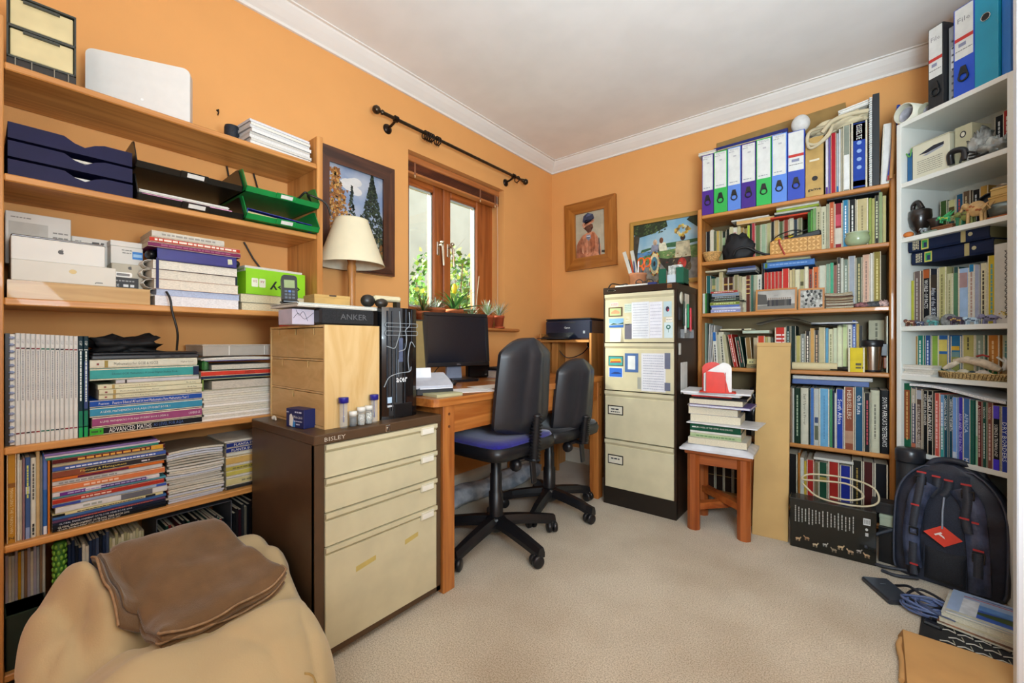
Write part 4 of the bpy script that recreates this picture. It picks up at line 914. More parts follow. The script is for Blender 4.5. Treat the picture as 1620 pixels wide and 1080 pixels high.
T = Matrix.Translation((0, .016, .006)) @ Matrix.Rotation(R(-14), 4, 'X')
part('handset', MB().prism(rrect(-.024, .024, 0, .092, .012), -.012, .012, PH, 'y', T=T), t); part('display', MB().box(-.016, .016, -.0128, -.012, .046, .074, M('#8fa06c', .3), T=T), t)
mb = MB()
for i in range(3):
    for j in range(3): mb.box(-.015+.011*i, -.007+.011*i, -.0132, -.012, .008+.011*j, .015+.011*j, M('#55606e' if (i, j) != (1, 2) else '#4a78c8', .4), T=T)
part('keypad', mb, t)
t = thing('cardboard_box', 'small flat brown cardboard box beside the cordless phone', 'box', (-1.44, .715, zz, 84)); KR = M('#c09a58', .7, .05, 20); part('box_body', MB().box(0, .125, 0, .1, 0, .034, KR, .001), t); part('lid', MB().box(-.001, .126, -.001, .101, .026, .036, KR, .001), t); part('thumb_notch', MB().box(.05, .075, -.0016, 0, .031, .036, M('#3a2a18')), t)
t = thing('desk_gadget', 'cream and black handheld gadget lying on the computer tower', 'gadget', (-1.40, .90, 1.1272, 80)); part('body', MB().box(.02, .13, 0, .05, .026, .046, M('#d8cda8', .4), .006), t); part('stand_foot', MB().box(.112, .128, .004, .04, 0, .026, M('#26221c', .4), .002), t); part('knob', MB().ball((.0, .012, .024), (.028, .02, .024), M('#1c1a16', .4)).ball((.05, .006, .018), (.026, .018, .018), M('#2a241c', .4)), t)

# ================================================================ bean bag and folded blanket
from mathutils import noise as NZ
def bag_top(x, y):
    """height of the sack's upper side; x toward the room, y along the wall"""
    P = [(-1.76, .34), (-1.68, .405), (-1.58, .395), (-1.46, .335), (-1.34, .285), (-1.27, .275), (-1.19, .30), (-1.10, .292), (-1.0, .262), (-.9, .2)]
    for (a, za), (b, zb) in zip(P, P[1:]):
        if x <= b:
            k = max(0, min(1, (x-a)/(b-a))); k = k*k*(3-2*k); z = za + (zb-za)*k; break
    else: z = .2
    win = lambda q, lo, hi, s: 1/(1+math.exp(-(q-lo)/s))/(1+math.exp((q-hi)/s))
    yr = .148+.05*math.sin((x+1.64)*6)                      # pinched ridge on the left, curving to the front
    z += .055*math.exp(-((y-yr)/.030)**2)*win(x, -1.67, -1.37, .02)
    z -= .045*math.exp(-((y-yr-.055)/.026)**2)*win(x, -1.62, -1.34, .025)
    z -= .020*math.exp(-((y-yr+.052)/.020)**2)*win(x, -1.60, -1.36, .03)
    z -= .040*math.exp(-((x+1.335+.25*(y-.15))/.026)**2)*win(y, .02, .27, .025)          # crease behind the front lobe
    z -= .030*math.exp(-((x+1.262+.12*(y-.4))/.020)**2)*win(y, .30, .56, .03)           # hollow under the blanket's edge
    z += .075*math.exp(-(((y-.59)/.045)**2 + ((x+1.44)/.19)**2))
    z += .03*math.exp(-(((y-.20)/.09)**2 + ((x+1.22)/.09)**2))
    z += .02*math.exp(-(((y-.50)/.10)**2 + ((x+1.20)/.05)**2))
    return z
def ridged(p): return 1-abs(NZ.noise(p))*2
def bag_pt(u, v):
    cx, cy = -1.33, .325
    a = 2*PI*u; ph = PI/2 - PI*v
    c, s = math.cos(a), math.sin(a); e = .62; rx, ry = .40, .288
    ex = math.copysign(abs(c)**e, c)*rx; ey = math.copysign(abs(s)**e, s)*ry
    r = max(0, math.cos(ph))**.60; sn = math.sin(ph)
    x, y = cx+ex*r, cy+ey*r
    k = .42 + .58*math.copysign(abs(sn)**.5, sn) if sn > 0 else .42*(1-abs(sn)**1.3)
    z = bag_top(x, y)*k
    q = Vector((x*4.0, y*4.0, z*3.0))
    wob = NZ.noise(q)*.018
    cr = max(0, ridged(Vector((x*2.6+z*2.5, y*2.6-z*1.5, 2.0)))-.80)/.20       # sharp creases
    cr2 = max(0, ridged(Vector((x*1.6-z*5, y*4+z*1, 7.0)))-.84)/.16
    side = max(0, math.cos(ph)); d = wob*1.2 - .009*cr*cr - .007*cr2
    x += c*d*side*1.2; y += s*d*side; z += (wob*.4 - .006*cr*cr - .005*cr2)*(k > .2)
    return Vector((max(-1.757, x), max(.03, min(.626, y)), max(0, z)))
t = thing('bean_bag', 'large cream fabric bean bag slumped against the pine bookcase', 'bean bag', (0, 0, 0))
part('sack', MB().grid(bag_pt, 150, 90, M('#cdb88e', .9, .03, 5, .12, 260, sheen=.3), True, True), t)
BC_ = M('#b99c62', .9)
for k, uu in enumerate((.815, .07)):
    part('seam', MB().tube([bag_pt(uu+.012*math.sin(q*.5), .30+.018*q)*1.0 + Vector((0, 0, -.0005)) for q in range(26)], .0032, BC_, 6), t)
# blanket
BLK_ = M('#7c5e3e', .95, .06, 18, .35, 420, sheen=.5); BLE = M('#b08e6c', .95, .1, 60, .3, 300)
def quad(u, v):   # u along the wall, v down the slope
    A, B, Cc, D = Vector((-1.61, .225)), Vector((-1.61, .475)), Vector((-1.30, .560)), Vector((-1.262, .262))
    p = A.lerp(B, u).lerp(D.lerp(Cc, u), v); return p
def layer(u0, u1, v0, v1, dz, th, seed, droop=.02, m=BLK_):
    mb = MB()
    def top(u, v):
        p = quad(u0+(u1-u0)*u, v0+(v1-v0)*v)
        b = bag_top(p.x, p.y); lin_ = .43 - .40*(p.x+1.63)
        z = max(b+.004, lin_*.55 + b*.45 - .01) + dz
        z += .010*NZ.noise(Vector((p.x*9, p.y*9, seed))) + .005*NZ.noise(Vector((p.x*22, p.y*22, seed)))
        e = min(u, 1-u, v, 1-v); r = max(0, 1-e/.05)
        return Vector((p.x, p.y, z - droop*.25*r*r))
    n_, k = 30, 30
    tp = [top(i/n_, j/k) for j in range(k+1) for i in range(n_+1)]
    w = n_+1; N0 = len(tp)
    bt = [Vector((p.x, p.y, p.z-th)) for p in tp]
    fs = [(j*w+i, j*w+i+1, (j+1)*w+i+1, (j+1)*w+i) for j in range(k) for i in range(n_)]
    fs += [(N0+b, N0+a, N0+d, N0+c) for a, b, c, d in [(f[0], f[1], f[2], f[3]) for f in fs]]
    ring = [i for i in range(w)] + [j*w+n_ for j in range(1, k+1)] + [k*w+i for i in range(n_-1, -1, -1)] + [j*w for j in range(k-1, 0, -1)]
    # rounded rolled rim
    mid = [tp[i].lerp(bt[i], .5) + (tp[i]-tp[(k//2)*w+n_//2]).normalized()*th*.45 for i in ring]; M0 = 2*N0
    R_ = len(ring)
    for q in range(R_):
        a, b = ring[q], ring[(q+1) % R_]; ma, mb_ = M0+q, M0+(q+1) % R_
        fs += [(a, ma, mb_, b), (N0+a, N0+b, mb_, ma)]
    mb.add(tp+bt+mid, fs, m, True)
    rim = [mid[q] for q in range(R_)]
    return mb, rim
t = thing('blanket', 'folded brown fleece blanket with stitched edge lying on the bean bag', 'blanket', (0, 0, 0))
for i, (u0, u1, v0, v1, dz, th) in enumerate([(.02, .99, .06, .985, .004, .011), (.0, .985, .03, .99, .0155, .011), (.015, 1.0, .0, 1.0, .027, .011), (.01, .99, .0, .995, .039, .012)]):
    mb, rim = layer(u0, u1, v0, v1, dz, th, i*3.1); part('fold_layer', mb, t)
    if i in (1, 3): part('edge_stitching', MB().tube([p + Vector((0, 0, .002)) for p in rim[58:92]], .0032, BLE, 5), t)
mb, rim = layer(-.15, .06, .03, .66, .016, .016, 9.0, .03); part('loose_flap', mb, t); part('edge_stitching', MB().tube([p + Vector((0, 0, .003)) for p in rim[90:120]], .003, BLE, 5), t)
mb, rim = layer(-.10, .05, .02, .60, .036, .014, 12.0, .03); part('loose_flap', mb, t)

# ================================================================ desk by the window
DKX = wood('#c07a3a', '#9c5722', 1, 6, rough=.35, coat=.3); DKZ = wood('#bf7838', '#9a5522', 2, 6); 
t = thing('desk', 'long pine desk with square legs under the window', 'desk', (0, 0, 0))
top = MB(); r = .035
pl = [(-2.025, 1.09), (-1.255-r, 1.09)] + [(-1.255-r+r*math.sin(a*PI/10), 1.09+r-r*math.cos(a*PI/10)) for a in range(6)] + [(-1.255, 2.53), (-2.025, 2.53)]
top.prism(pl, .745, .776, DKX, 'z'); part('desk_top', top, t)
part('apron', MB().box(-1.292, -1.272, 1.2, 2.45, .63, .745, DKX), t); part('apron', MB().box(-2.0, -1.29, 2.47, 2.49, .63, .745, DKX), t); part('apron', MB().box(-2.0, -1.29, 1.15, 1.17, .63, .745, DKX), t)
for x, y in ((-1.328, 1.145), (-1.328, 2.448), (-2.01, 1.145), (-2.01, 2.448)):
    l = part('leg', MB().box(x, x+.062, y, y+.062, 0, .745, DKZ, .003), t)
    if x > -1.5:
        for zz in (.66, .71): part('dowel_plug', MB().lathe([(.006, 0), (.006, .001)], (x+.0622, y+.03, zz), 10, M('#6b3a18'), axis='x'), l)
# monitor
MR = 71.8; MF = (-1.74, 1.69, .776, MR)
t = thing('monitor', 'black flat computer monitor on the desk under the window', 'monitor', MF); PB = M('#15151a', .35)
T = Matrix.Translation((0, 0, .085)) @ Matrix.Rotation(R(-5), 4, 'X')
part('bezel', MB().box(-.2, .2, 0, .03, 0, .022, PB, .003, T=T).box(-.2, .2, 0, .03, .283, .302, PB, .003, T=T).box(-.2, -.182, 0, .03, .022, .283, PB, T=T).box(.182, .2, 0, .03, .022, .283, PB, T=T), t)
part('back_shell', MB().box(-.195, .195, .012, .05, .006, .296, PB, .01, T=T).box(-.12, .12, .05, .075, .06, .24, PB, .012, T=T), t)
part('screen', MB().box(-.182, .182, .004, .012, .022, .283, M('#1a1c24', .22, .02), T=T), t)
text(t, 'DELL', .0, .011, .024, .008, M('#a8aab0', .3, metal=.5), -.0012, T=T)
part('stand_neck', MB().prism([(-.05, 0), (.05, 0), (.035, .2), (-.035, .2)], .062, .085, M('#8d92a4', .3), 'y'), t)
part('stand_base', MB().prism([(-.11, -.02), (-.08, -.06), (.09, -.06), (.12, -.02), (.10, .12), (-.09, .12)], 0, .014, PB, 'z'), t)
t = thing('computer_hub', 'black glossy box on the desk behind the monitor foot', 'electronics', (-1.83, 1.86, .776, 72)); part('box_body', MB().box(0, .15, 0, .05, 0, .085, M('#101014', .2), .008), t); text(t, 'WD', .12, .02, .018, .006, M('#d8d8d8'), -.001)
# label printer and papers left of the monitor
t = thing('label_printer', 'small grey and white desk printer on the left end of the desk', 'printer', (-1.40, 1.118, .776, 66)); G1 = M('#b9bcc6', .3); 
part('base', MB().box(0, .16, 0, .13, 0, .028, M('#22242a', .4), .004), t); part('lid', MB().prism([(0, .028), (.13, .028), (.13, .085), (.04, .058), (0, .04)], 0, .158, G1, 'x'), t); part('paper_slip', MB().box(.0, .085, .06, .064, .07, .125, M('#e8eaf0', .6), T=Matrix.Rotation(R(-12), 4, 'X')), t); part('tray', MB().box(.01, .15, -.02, .02, .028, .033, M('#d8dce6', .25)), t)
solo('booklet', MB().box(0, .13, 0, .1, 0, .012, M('#b9b48c', .6), .001), 'pale green booklet under the small desk printer edge', 'booklet', (-1.288, 1.13, .776, 84))
for k, (x, y, r_, w, d, c, lab) in enumerate([(-1.36, 1.28, 60, .21, .15, '#f1f0ee', 'white sheet of paper on the desk in front of the monitor'), (-1.34, 1.47, 82, .2, .14, '#e9e6dd', 'second white sheet lying further right on the desk'), (-1.56, 1.80, 75, .2, .1, '#b8ae8e', 'dull green paper beside the monitor foot')]):
    solo('paper_sheet', MB().box(0, w, 0, d, 0, .0012, M(c, .6)), lab, 'paper', (x, y, .7762+.0014*(k == 1), r_))
t = thing('mouse', 'black computer mouse on the desk left of the monitor foot', 'mouse', (-1.58, 1.50, .776, 70)); part('body', MB().ball((0, .05, .012), (.03, .052, .02), PB), t); part('wheel', MB().lathe([(.007, -.003), (.007, .003)], (0, .02, .028), 10, M('#44464c'), axis='x'), t)
tube_obj('mouse_cable', smooth_pts([(-1.60, 1.49, .782), (-1.70, 1.46, .783), (-1.78, 1.52, .80), (-1.83, 1.60, .84), (-1.86, 1.68, .88)]), .003, CABLE, 'black cable curling from the desk behind the monitor', 'cable', 6)
t = thing('keyboard', 'black keyboard lying at the right of the monitor', 'keyboard', (-1.72, 2.0, .82, 86)); part('body', MB().box(0, .36, 0, .13, 0, .014, PB, .004), t)
mb = MB()
for i in range(16):
    for j in range(5): mb.box(.01+i*.0215, .028+i*.0215, .012+j*.022, .03+j*.022, .014, .018, M('#26262c', .4), .001)
part('keys', mb, t, kind='stuff')
t = thing('book', 'large white and lilac book under the keyboard', 'book', (-1.70, 1.985, .776, 88)); c, p = book_geo(.042, .3, .2, '#c9c4d6', PAGEW, True, True, True); part('cover', c, t); part('pages', p, t)
sheaf((-1.66, 2.2, .776, 84), .22, .2, .03, 'papers on the desk behind the second chair', 5, seed=41, cat='papers')
t = thing('framed_board', 'dark edged board leaning behind the computer tower', 'board', (-1.62, 1.12, .776, 72)); T = Matrix.Rotation(R(-10), 4, 'X'); part('panel', MB().box(.004, .2, .003, .009, .004, .33, M('#8a7440', .6), T=T), t); part('edge_strip', MB().box(0, .006, 0, .012, 0, .334, M('#15120e', .4), T=T).box(.198, .204, 0, .012, 0, .334, M('#15120e', .4), T=T).box(.006, .198, 0, .012, .328, .334, M('#15120e', .4), T=T), t)
# lamp
t = thing('table_lamp', 'turned wooden table lamp with cream tapered shade', 'lamp', (-1.856, 1.10, .776)); LW = wood('#cf9152', '#b5773a', 2, 5)
part('base', MB().lathe([(0, 0), (.054, 0), (.054, .02), (.045, .03), (.02, .04), (0, .04)], n=24, m=LW), t); part('stem', MB().lathe([(.02, .035), (.021, .1), (.017, .3), (.017, .52), (.021, .575), (.017, .592), (.021, .61), (.024, .63), (.019, .65), (.012, .66), (.008, .665)], n=24, m=LW), t)
SHD = M('#e6dcbc', .8, .02, 10); mb = MB(); k = 40
def shade(u, v, q=0): 
    r = .150 - .076*v - q; a = 2*PI*u; return (r*math.cos(a), r*math.sin(a), .585+.212*v)
mb.grid(lambda u, v: shade(u, v), k, 4, SHD, True, True); mb.grid(lambda u, v: shade(1-u, v, .002), k, 4, M('#efe6cc', .8), True, True)
part('shade', mb, t, fixn=False); part('shade_rim', MB().tube([shade(i/40, 0) for i in range(40)], .002, SHD, 5, True).tube([shade(i/40, 1) for i in range(40)], .002, SHD, 5, True), t)
part('bulb', MB().ball((0, 0, .70), (.028, .028, .036), M('#f4efe2', .3)), t); part('shade_carrier', MB().tube([(-.076, 0, .79), (.076, 0, .79)], .0015, MET, 5).tube([(0, 0, .66), (0, 0, .79)], .003, MET, 6), t)
# cloth and plastic bundle on the floor under the desk
from mathutils import noise as NZ
def roll(u, v):
    a = 2*PI*u; y = 1.62+1.06*v; r = (.055 + .02*NZ.noise(Vector((math.cos(a)*1.4, y*4, math.sin(a)*1.4))) + .012*NZ.noise(Vector((math.cos(a)*3, y*11, math.sin(a)*3))))*min(1, 8*v+.15, 8*(1-v)+.15)
    return (-1.865+1.25*r*math.cos(a) + .015*math.sin(y*6), y, max(.001, .055+r*1.05*math.sin(a)))
solo('plastic_bundle', MB().grid(roll, 24, 70, M('#8f9bab', .35, .25, 14, h2='#c8cfd8'), True, True), 'crumpled grey-blue patterned bundle on the floor along the skirting board', 'bundle', fixn=True)

# ================================================================ office chairs
def chair(fr, label, seatc, backc, zb0, zb1, a0, Rr, bw=1.0, zs=.47):
    t = thing('office_chair', label, 'chair', fr, 'office chairs at the desk')
    P = M('#16161a', .38, .03, 20); SH = M('#23242a', .42, .04, 20, .05, 300); F = M(seatc, .95, .1, 60, .25, 500, sheen=.4); FB = M(backc, .95, .1, 60, .25, 500, sheen=.4)
    def rs(u, v, w, d, z0, z1, e=.35, top=True):
        a = 2*PI*u; c, s = math.cos(a), math.sin(a); x = math.copysign(abs(c)**e, c)*w*(1-.08*s); y = math.copysign(abs(s)**e, s)*d
        return x, y
    def slab(w, d, z0, z1, m, dome=0.0, dip=0.0):
        mb = MB(); N_ = 40; K_ = 10
        def f(u, v):
            x, y = rs(u, v, w, d, z0, z1)
            if v < .4: k = v/.4; return (x*k*.97, y*k*.97, z1 + dome*(1-k*k))
            if v < .6: k = (v-.4)/.2; return (x*(.97+.03*math.sin(k*PI)), y*(.97+.03*math.sin(k*PI)), z1+(z0-z1)*k)
            k = 1-(v-.6)/.4; return (x*k*.97, y*k*.97, z0)
        mb.grid(f, N_, K_, m, True, True); return mb
    part('seat_cushion', slab(.228, .215, zs+.05, zs+.074, F, .016), t); part('seat_shell', slab(.24, .228, zs+.004, zs+.060, P), t)
    part('seat_plate', MB().box(-.09, .09, -.13, .1, zs-.02, zs+.006, P, .006), t)
    # backrest: outline half-width as a function of height
    H = zb1-zb0
    def half(k): return bw*(.205*(1-.13*k**2.0))*min(1, (max(0, k)*10)**.45, (max(0, 1-k)*6.5)**.46)
    def back(u, v, side):
        k = .5-.5*math.cos(PI*v); hw = half(k)+.002; x = hw*(2*u-1); e = (2*u-1)**2
        edge = (1-e**3)*min(1, 6*k, 6*(1-k))
        lean = -.205 - .035*(k-.3) - .03*(1-e)*0
        curve = .035*e
        if side > 0: return (x, lean+curve+.012+.022*edge, zb0+H*k)
        b = .026*edge + .022*max(0, 1-abs(x)/(.085-.04*k))**.6*edge
        return (x, lean+curve-.004-b, zb0+H*k)
    part('back_cushion', MB().grid(lambda u, v: back(u, v, 1), 24, 30, FB), t)
    part('back_shell', MB().grid(lambda u, v: back(u, v, -1), 32, 30, SH), t)
    mb = MB(); rim = [back(0, j/40, 1) for j in range(41)] + [back(1, 1-j/40, 1) for j in range(41)]; rim2 = [back(0, j/40, -1) for j in range(41)] + [back(1, 1-j/40, -1) for j in range(41)]
    n_ = len(rim); mb.add(rim+rim2, [(i, (i+1) % n_, n_+(i+1) % n_, n_+i) for i in range(n_)], P, True); part('back_rim', mb, t)
    # bellows over the back bar
    p0, p1 = Vector((0, -.252, zb0+.10)), Vector((0, -.235, zs-.02))
    mb = MB(); prof = []
    for i in range(15):
        q = p0.lerp(p1, i/14); 
        for dz, rr in ((0, .016), (.5, .031)):
            q2 = p0.lerp(p1, (i+dz)/14.5); prof.append((q2, rr))
    mb.tube([p for p, _ in prof], [r for _, r in prof], P, 10); part('bellows', mb, t)
    part('back_bar', MB().box(-.018, .018, -.006, .006, 0, .17, P, .003, T=Matrix.Translation((0, -.235, zs-.13)) @ Matrix.Rotation(R(-6), 4, 'X')).box(-.022, .022, -.245, .0, zs-.028, zs-.012, P, .004), t)
    part('adjust_knob', MB().lathe([(.012, 0), (.028, .006), (.03, .02), (.026, .034), (0, .036)], (-.075, -.17, zs-.045), 10, P, axis='x').tube([(-.06, -.17, zs-.03), (0, -.2, zs-.02)], .008, P), t)
    part('lever', MB().tube([(.08, .0, zs-.01), (.2, .02, zs-.014), (.235, .022, zs-.03)], .005, P), t)
    part('gas_column', MB().lathe([(.036, .10), (.036, .25), (.030, .255), (.030, .34), (.026, .345), (.026, zs-.015)], n=20, m=P), t)
    part('hub', MB().lathe([(0, .05), (.03, .055), (.05, .07), (.052, .125), (.04, .135), (0, .135)], n=20, m=P), t)
    for i in range(5):
        a = R(a0+72*i); c, s = math.cos(a), math.sin(a)
        prof = [(.03, .128, .034), (.12, .118, .03), (.22, .102, .026), (Rr-.02, .088, .022), (Rr+.018, .08, .02)]
        vs = []; 
        for r_, z_, w_ in prof:
            for q in (-1, 1): vs.append((r_*c - q*w_*s, r_*s + q*w_*c, z_-.018)); vs.append((r_*c - q*w_*s*.55, r_*s + q*w_*c*.55, z_+.006))
        vs2 = []
        for j in range(len(prof)): a_, b_, c2, d2 = vs[4*j:4*j+4]; lo = [(p[0], p[1], p[2]-.02) for p in (a_, c2)]; vs2 += [a_, b_, d2, c2, lo[1], lo[0]]
        fs = [tuple(range(6))[::-1], tuple(range(6*(len(prof)-1), 6*len(prof)))]
        for j in range(len(prof)-1):
            for q in range(6): fs.append((6*j+q, 6*j+(q+1) % 6, 6*j+6+(q+1) % 6, 6*j+6+q))
        arm = part('base_arm', MB().add(vs2, fs, P), t)
        ca = random.Random(i*7+int(a0)).uniform(0, 6.28)
        T = Matrix.Translation((Rr*c, Rr*s, 0)) @ Matrix.Rotation(ca, 4, 'Z')
        mb = MB()
        for q in (-1, 1): mb.lathe([(0, q*.004), (.024, q*.004), (.028, q*.008), (.028, q*.022), (.022, q*.027), (0, q*.028)], (0, .012, .028), 18, P, axis='x', T=T)
        mb.box(-.006, .006, -.012, .03, .03, .058, P, .003, T=T).lathe([(.012, .05), (.012, .085)], (0, 0, 0), 12, P, T=T); part('castor', mb, arm)
    return t
chair((-1.40, 1.616, 0, 90), 'blue office chair with tall black backrest nearest the window', '#16127c', '#181a86', .565, 1.018, -173+0, .31)
chair((-1.42, 2.125, 0, 87), 'dark fabric office chair behind the blue one, beside the filing cabinet', '#15151c', '#141420', .49, .905, -93+3, .285, .92, zs=.455)

# ================================================================ window-sill plants
TC = M('#c06a3c', .8, .1, 18, .1, 150)
def pot(t, r, h, c=TC, rim=.012, saucer=False):
    part('pot', MB().lathe([(0, 0), (r*.68, 0), (r*.92, h-rim*1.4), (r, h-rim*1.4), (r*1.02, h), (r*.9, h), (r*.86, h-.008), (0, h-.008)], n=24, m=c), t)
    part('soil', MB().lathe([(0, h-.005), (r*.88, h-.007)], n=20, m=M('#4a3a2a', .95, .3, 200, .5, 200)), t)
    if saucer: part('saucer', MB().lathe([(0, 0), (r*1.0, 0), (r*1.08, .012), (r*1.0, .012), (r*.95, .003)], n=24, m=c), t)
def blades(n, l, w, h, spread, cols, seed, up=.5, curve=.5):
    rg = random.Random(seed); mb = MB()
    for i in range(n):
        a = 2*PI*i/n*2.4 + rg.uniform(-.3, .3); el = rg.uniform(up, 1.0)*PI/2*.95; ln = l*rg.uniform(.7, 1.15); m = M(rg.choice(cols), .45, .1, 40)
        d = Vector((math.cos(a)*math.cos(el), math.sin(a)*math.cos(el), math.sin(el))); s = Vector((-math.sin(a), math.cos(a), 0)); vs = []
        for j in range(6):
            k = j/5; p = Vector((0, 0, h)) + d*ln*k + Vector((math.cos(a), math.sin(a), -.4))*curve*ln*k*k*.6; ww = w*(1-k**1.6)+.0004
            vs += [p - s*ww, p + Vector((0, 0, -ww*.5)), p + s*ww]
        fs = []
        for j in range(5): b = 3*j; fs += [(b, b+1, b+4, b+3), (b+1, b+2, b+5, b+4)]
        mb.add(vs, fs, m, True)
    return mb
Zs = WZ0
t = thing('potted_plant', 'spiky dark green plant at the left end of the window sill', 'plant', (-2.065, 1.70, Zs)); pot(t, .042, .09); part('leaf_rosette', blades(40, .13, .005, .085, 1, ['#3f6a34', '#6a7a34', '#2f4a2a', '#8a6a3a'], 1, .15, .2), t, kind='stuff', fixn=False)
t = thing('potted_plant', 'pale spiky succulent in a wide terracotta pot on the sill', 'plant', (-2.06, 1.80, Zs)); pot(t, .062, .115); part('leaf_rosette', blades(46, .085, .004, .105, 1, ['#9db08a', '#c8d2c0', '#7a9068', '#dfe6dc'], 2, .3, .2), t, kind='stuff', fixn=False)
t = thing('potted_plant', 'aloe with long arching green leaves in the middle of the sill', 'plant', (-2.06, 1.96, Zs)); pot(t, .06, .115); part('leaf_rosette', blades(24, .19, .012, .105, 1, ['#3f7a3a', '#5a9a4a', '#2f5f34', '#7aa85a'], 3, .1, .9), t, kind='stuff', fixn=False)
part('flower', MB().ball((.02, -.02, .25), (.018, .018, .034), M('#e8c82a', .5), 10, 8).tube([(0, 0, .1), (.015, -.015, .22)], .003, M('#6a8a3a'), 5), t)
t = thing('potted_plant', 'cream glazed bowl of small plants with thin canes on the sill', 'plant', (-2.06, 2.12, Zs)); part('pot', MB().lathe([(0, 0), (.05, 0), (.078, .05), (.082, .085), (.076, .085), (.07, .06), (0, .055)], n=24, m=M('#dcd2a8', .4)), t); part('leaf_rosette', blades(30, .10, .004, .07, 1, ['#8aa878', '#b8c8a8', '#5f8a4a'], 4, .3, .2), t, kind='stuff', fixn=False); part('cane', MB().tube([(.01, .02, .05), (.03, .045, .36)], .0018, M('#d8d0b0'), 5).tube([(-.01, .0, .05), (-.012, .01, .26)], .0016, M('#d8d0b0'), 5), t)
t = thing('potted_plant', 'pale tufted cactus in a terracotta pot near the right window jamb', 'plant', (-2.03, 2.255, Zs)); pot(t, .047, .088, M('#b8542c', .75, .08, 18)); part('leaf_rosette', blades(60, .11, .004, .085, 1, ['#a8bca0', '#d2dccc', '#8aa478', '#e6ebe2'], 5, .45, .1), t, kind='stuff', fixn=False)
t = thing('potted_plant', 'small thin-leaved plant in a slim terracotta pot at the right end of the sill', 'plant', (-2.015, 2.36, Zs)); pot(t, .04, .092, M('#b8502a', .75, .08, 18), saucer=True); part('leaf_rosette', blades(36, .12, .003, .09, 1, ['#7a9a5c', '#a8bc8a', '#dfe6da', '#8a9a9a'], 6, .35, .15), t, kind='stuff', fixn=False)

# ================================================================ painting of trees on the left wall
t = thing('framed_painting', 'landscape painting of autumn and dark fir trees in a wide brown frame', 'painting', (XL, 1.0, 1.363, 90)); FRW = wood('#5c3521', '#371c10', 0, 6, .35, .3); FRV = wood('#5c3521', '#371c10', 2, 6, .35, .3)
w, h, b = .458, .602, .068
for q in ([(0, 0), (w, 0), (w-b, b), (b, b)], [(0, h), (b, h-b), (w-b, h-b), (w, h)]): part('frame_rail', MB().prism(q, -.03, 0, FRW, 'y').prism([(p[0]*.96+w*.02, p[1]*.96+h*.02) for p in q], -.034, -.03, FRW, 'y'), t)
for q in ([(0, 0), (b, b), (b, h-b), (0, h)], [(w, 0), (w, h), (w-b, h-b), (w-b, b)]): part('frame_rail', MB().prism(q, -.03, 0, FRV, 'y').prism([(p[0]*.96+w*.02, p[1]*.96+h*.02) for p in q], -.034, -.03, FRV, 'y'), t)
cv = MB(); cv.box(b, w-b, -.012, -.002, b, h-b, M('#8296b8', .6, .2, 7, h2='#b4bac6')); part('canvas', cv, t)
rg = random.Random(17); mb = MB(); y0 = -.0128
mb.poly([(b, b), (w-b, b), (w-b, .20), (.3, .22), (.2, .2), (b, .21)], M('#4a4a2c', .7, .3, 20, h2='#8a7a4a'), y0)
for i in range(7): mb.disc(.2+.03*math.cos(i), .42+.02*i*.4, .035, .022, M('#d8d6d4', .7), y0-.0001-.00004*i, 10)
def dab(x, z, s, cols, yy): 
    a = rg.uniform(0, 6.3); q = [(x+s*math.cos(a+k*2.1)*rg.uniform(.5, 1), z+s*math.sin(a+k*2.1)*rg.uniform(.5, 1)) for k in range(3)]
    q = [(min(max(px, b), w-b), min(max(pz, b), h-b)) for px, pz in q]; mb.poly(q, M(rg.choice(cols), .7), yy)
for i in range(620):   # autumn tree
    k = rg.random(); dab(.118+rg.gauss(0, .042)*(1.2-k), .15+.36*k, .013, ['#b57a3a', '#8a5a2c', '#c99a52', '#6a5030', '#a5632a'], y0-.0003-.00001*(i % 20))
for cx_, top_, wd, n_ in ((.325, .53, .095, 900), (.205, .44, .035, 160), (.26, .30, .07, 260)):
    for i in range(n_):
        k = rg.random()**1.2; sx = wd*(1-k)*1.1; dab(cx_+rg.uniform(-1, 1)*sx, .13+(top_-.13)*k, .012, ['#1f2a20', '#2c3a2a', '#3f4a34', '#141c18'], y0-.0006-.00001*(i % 20))
for i in range(90): dab(rg.uniform(b, w-b), rg.uniform(b, .17), .018, ['#6a6a52', '#c0b69a', '#3a3a28', '#8a5a2c', '#a8a89a'], y0-.0009-.00001*i)
part('painted_trees', mb, t, kind='stuff', fixn=False)
# printer stand and printer in the corner
PN = wood('#c98d4e', '#a86c30', 2, 6); PNX = wood('#c98d4e', '#a86c30', 0, 6)
t = thing('printer_stand', 'narrow pine stand carrying the printer in the room corner', 'stand', (-1.90, 2.70, 0)); 
for xx in (0, .435): part('side_board', MB().box(xx, xx+.018, 0, .36, 0, 1.06, PN, .002), t)
part('shelf', MB().box(.018, .435, -.004, .36, .994, 1.013, PNX, .002), t); part('post', MB().box(.05, .11, .1, .12, .0, .994, PN), t)
t = thing('printer', 'blue-black inkjet printer on the stand in the corner', 'printer', (-1.868, 2.735, 1.0135)); PK = M('#23283a', .25, .03, 10, coat=.3); 
part('body', MB().box(0, .40, 0, .25, .0, .145, PK, .012).box(.01, .39, .01, .24, .145, .156, M('#2a2e3c', .3), .006), t); part('top_lid', MB().box(.005, .395, .004, .246, .1465, .158, M('#171a22', .3), .004), t); part('feed_slot', MB().box(.13, .27, -.002, .02, .126, .13, M('#0a0a0c')), t)
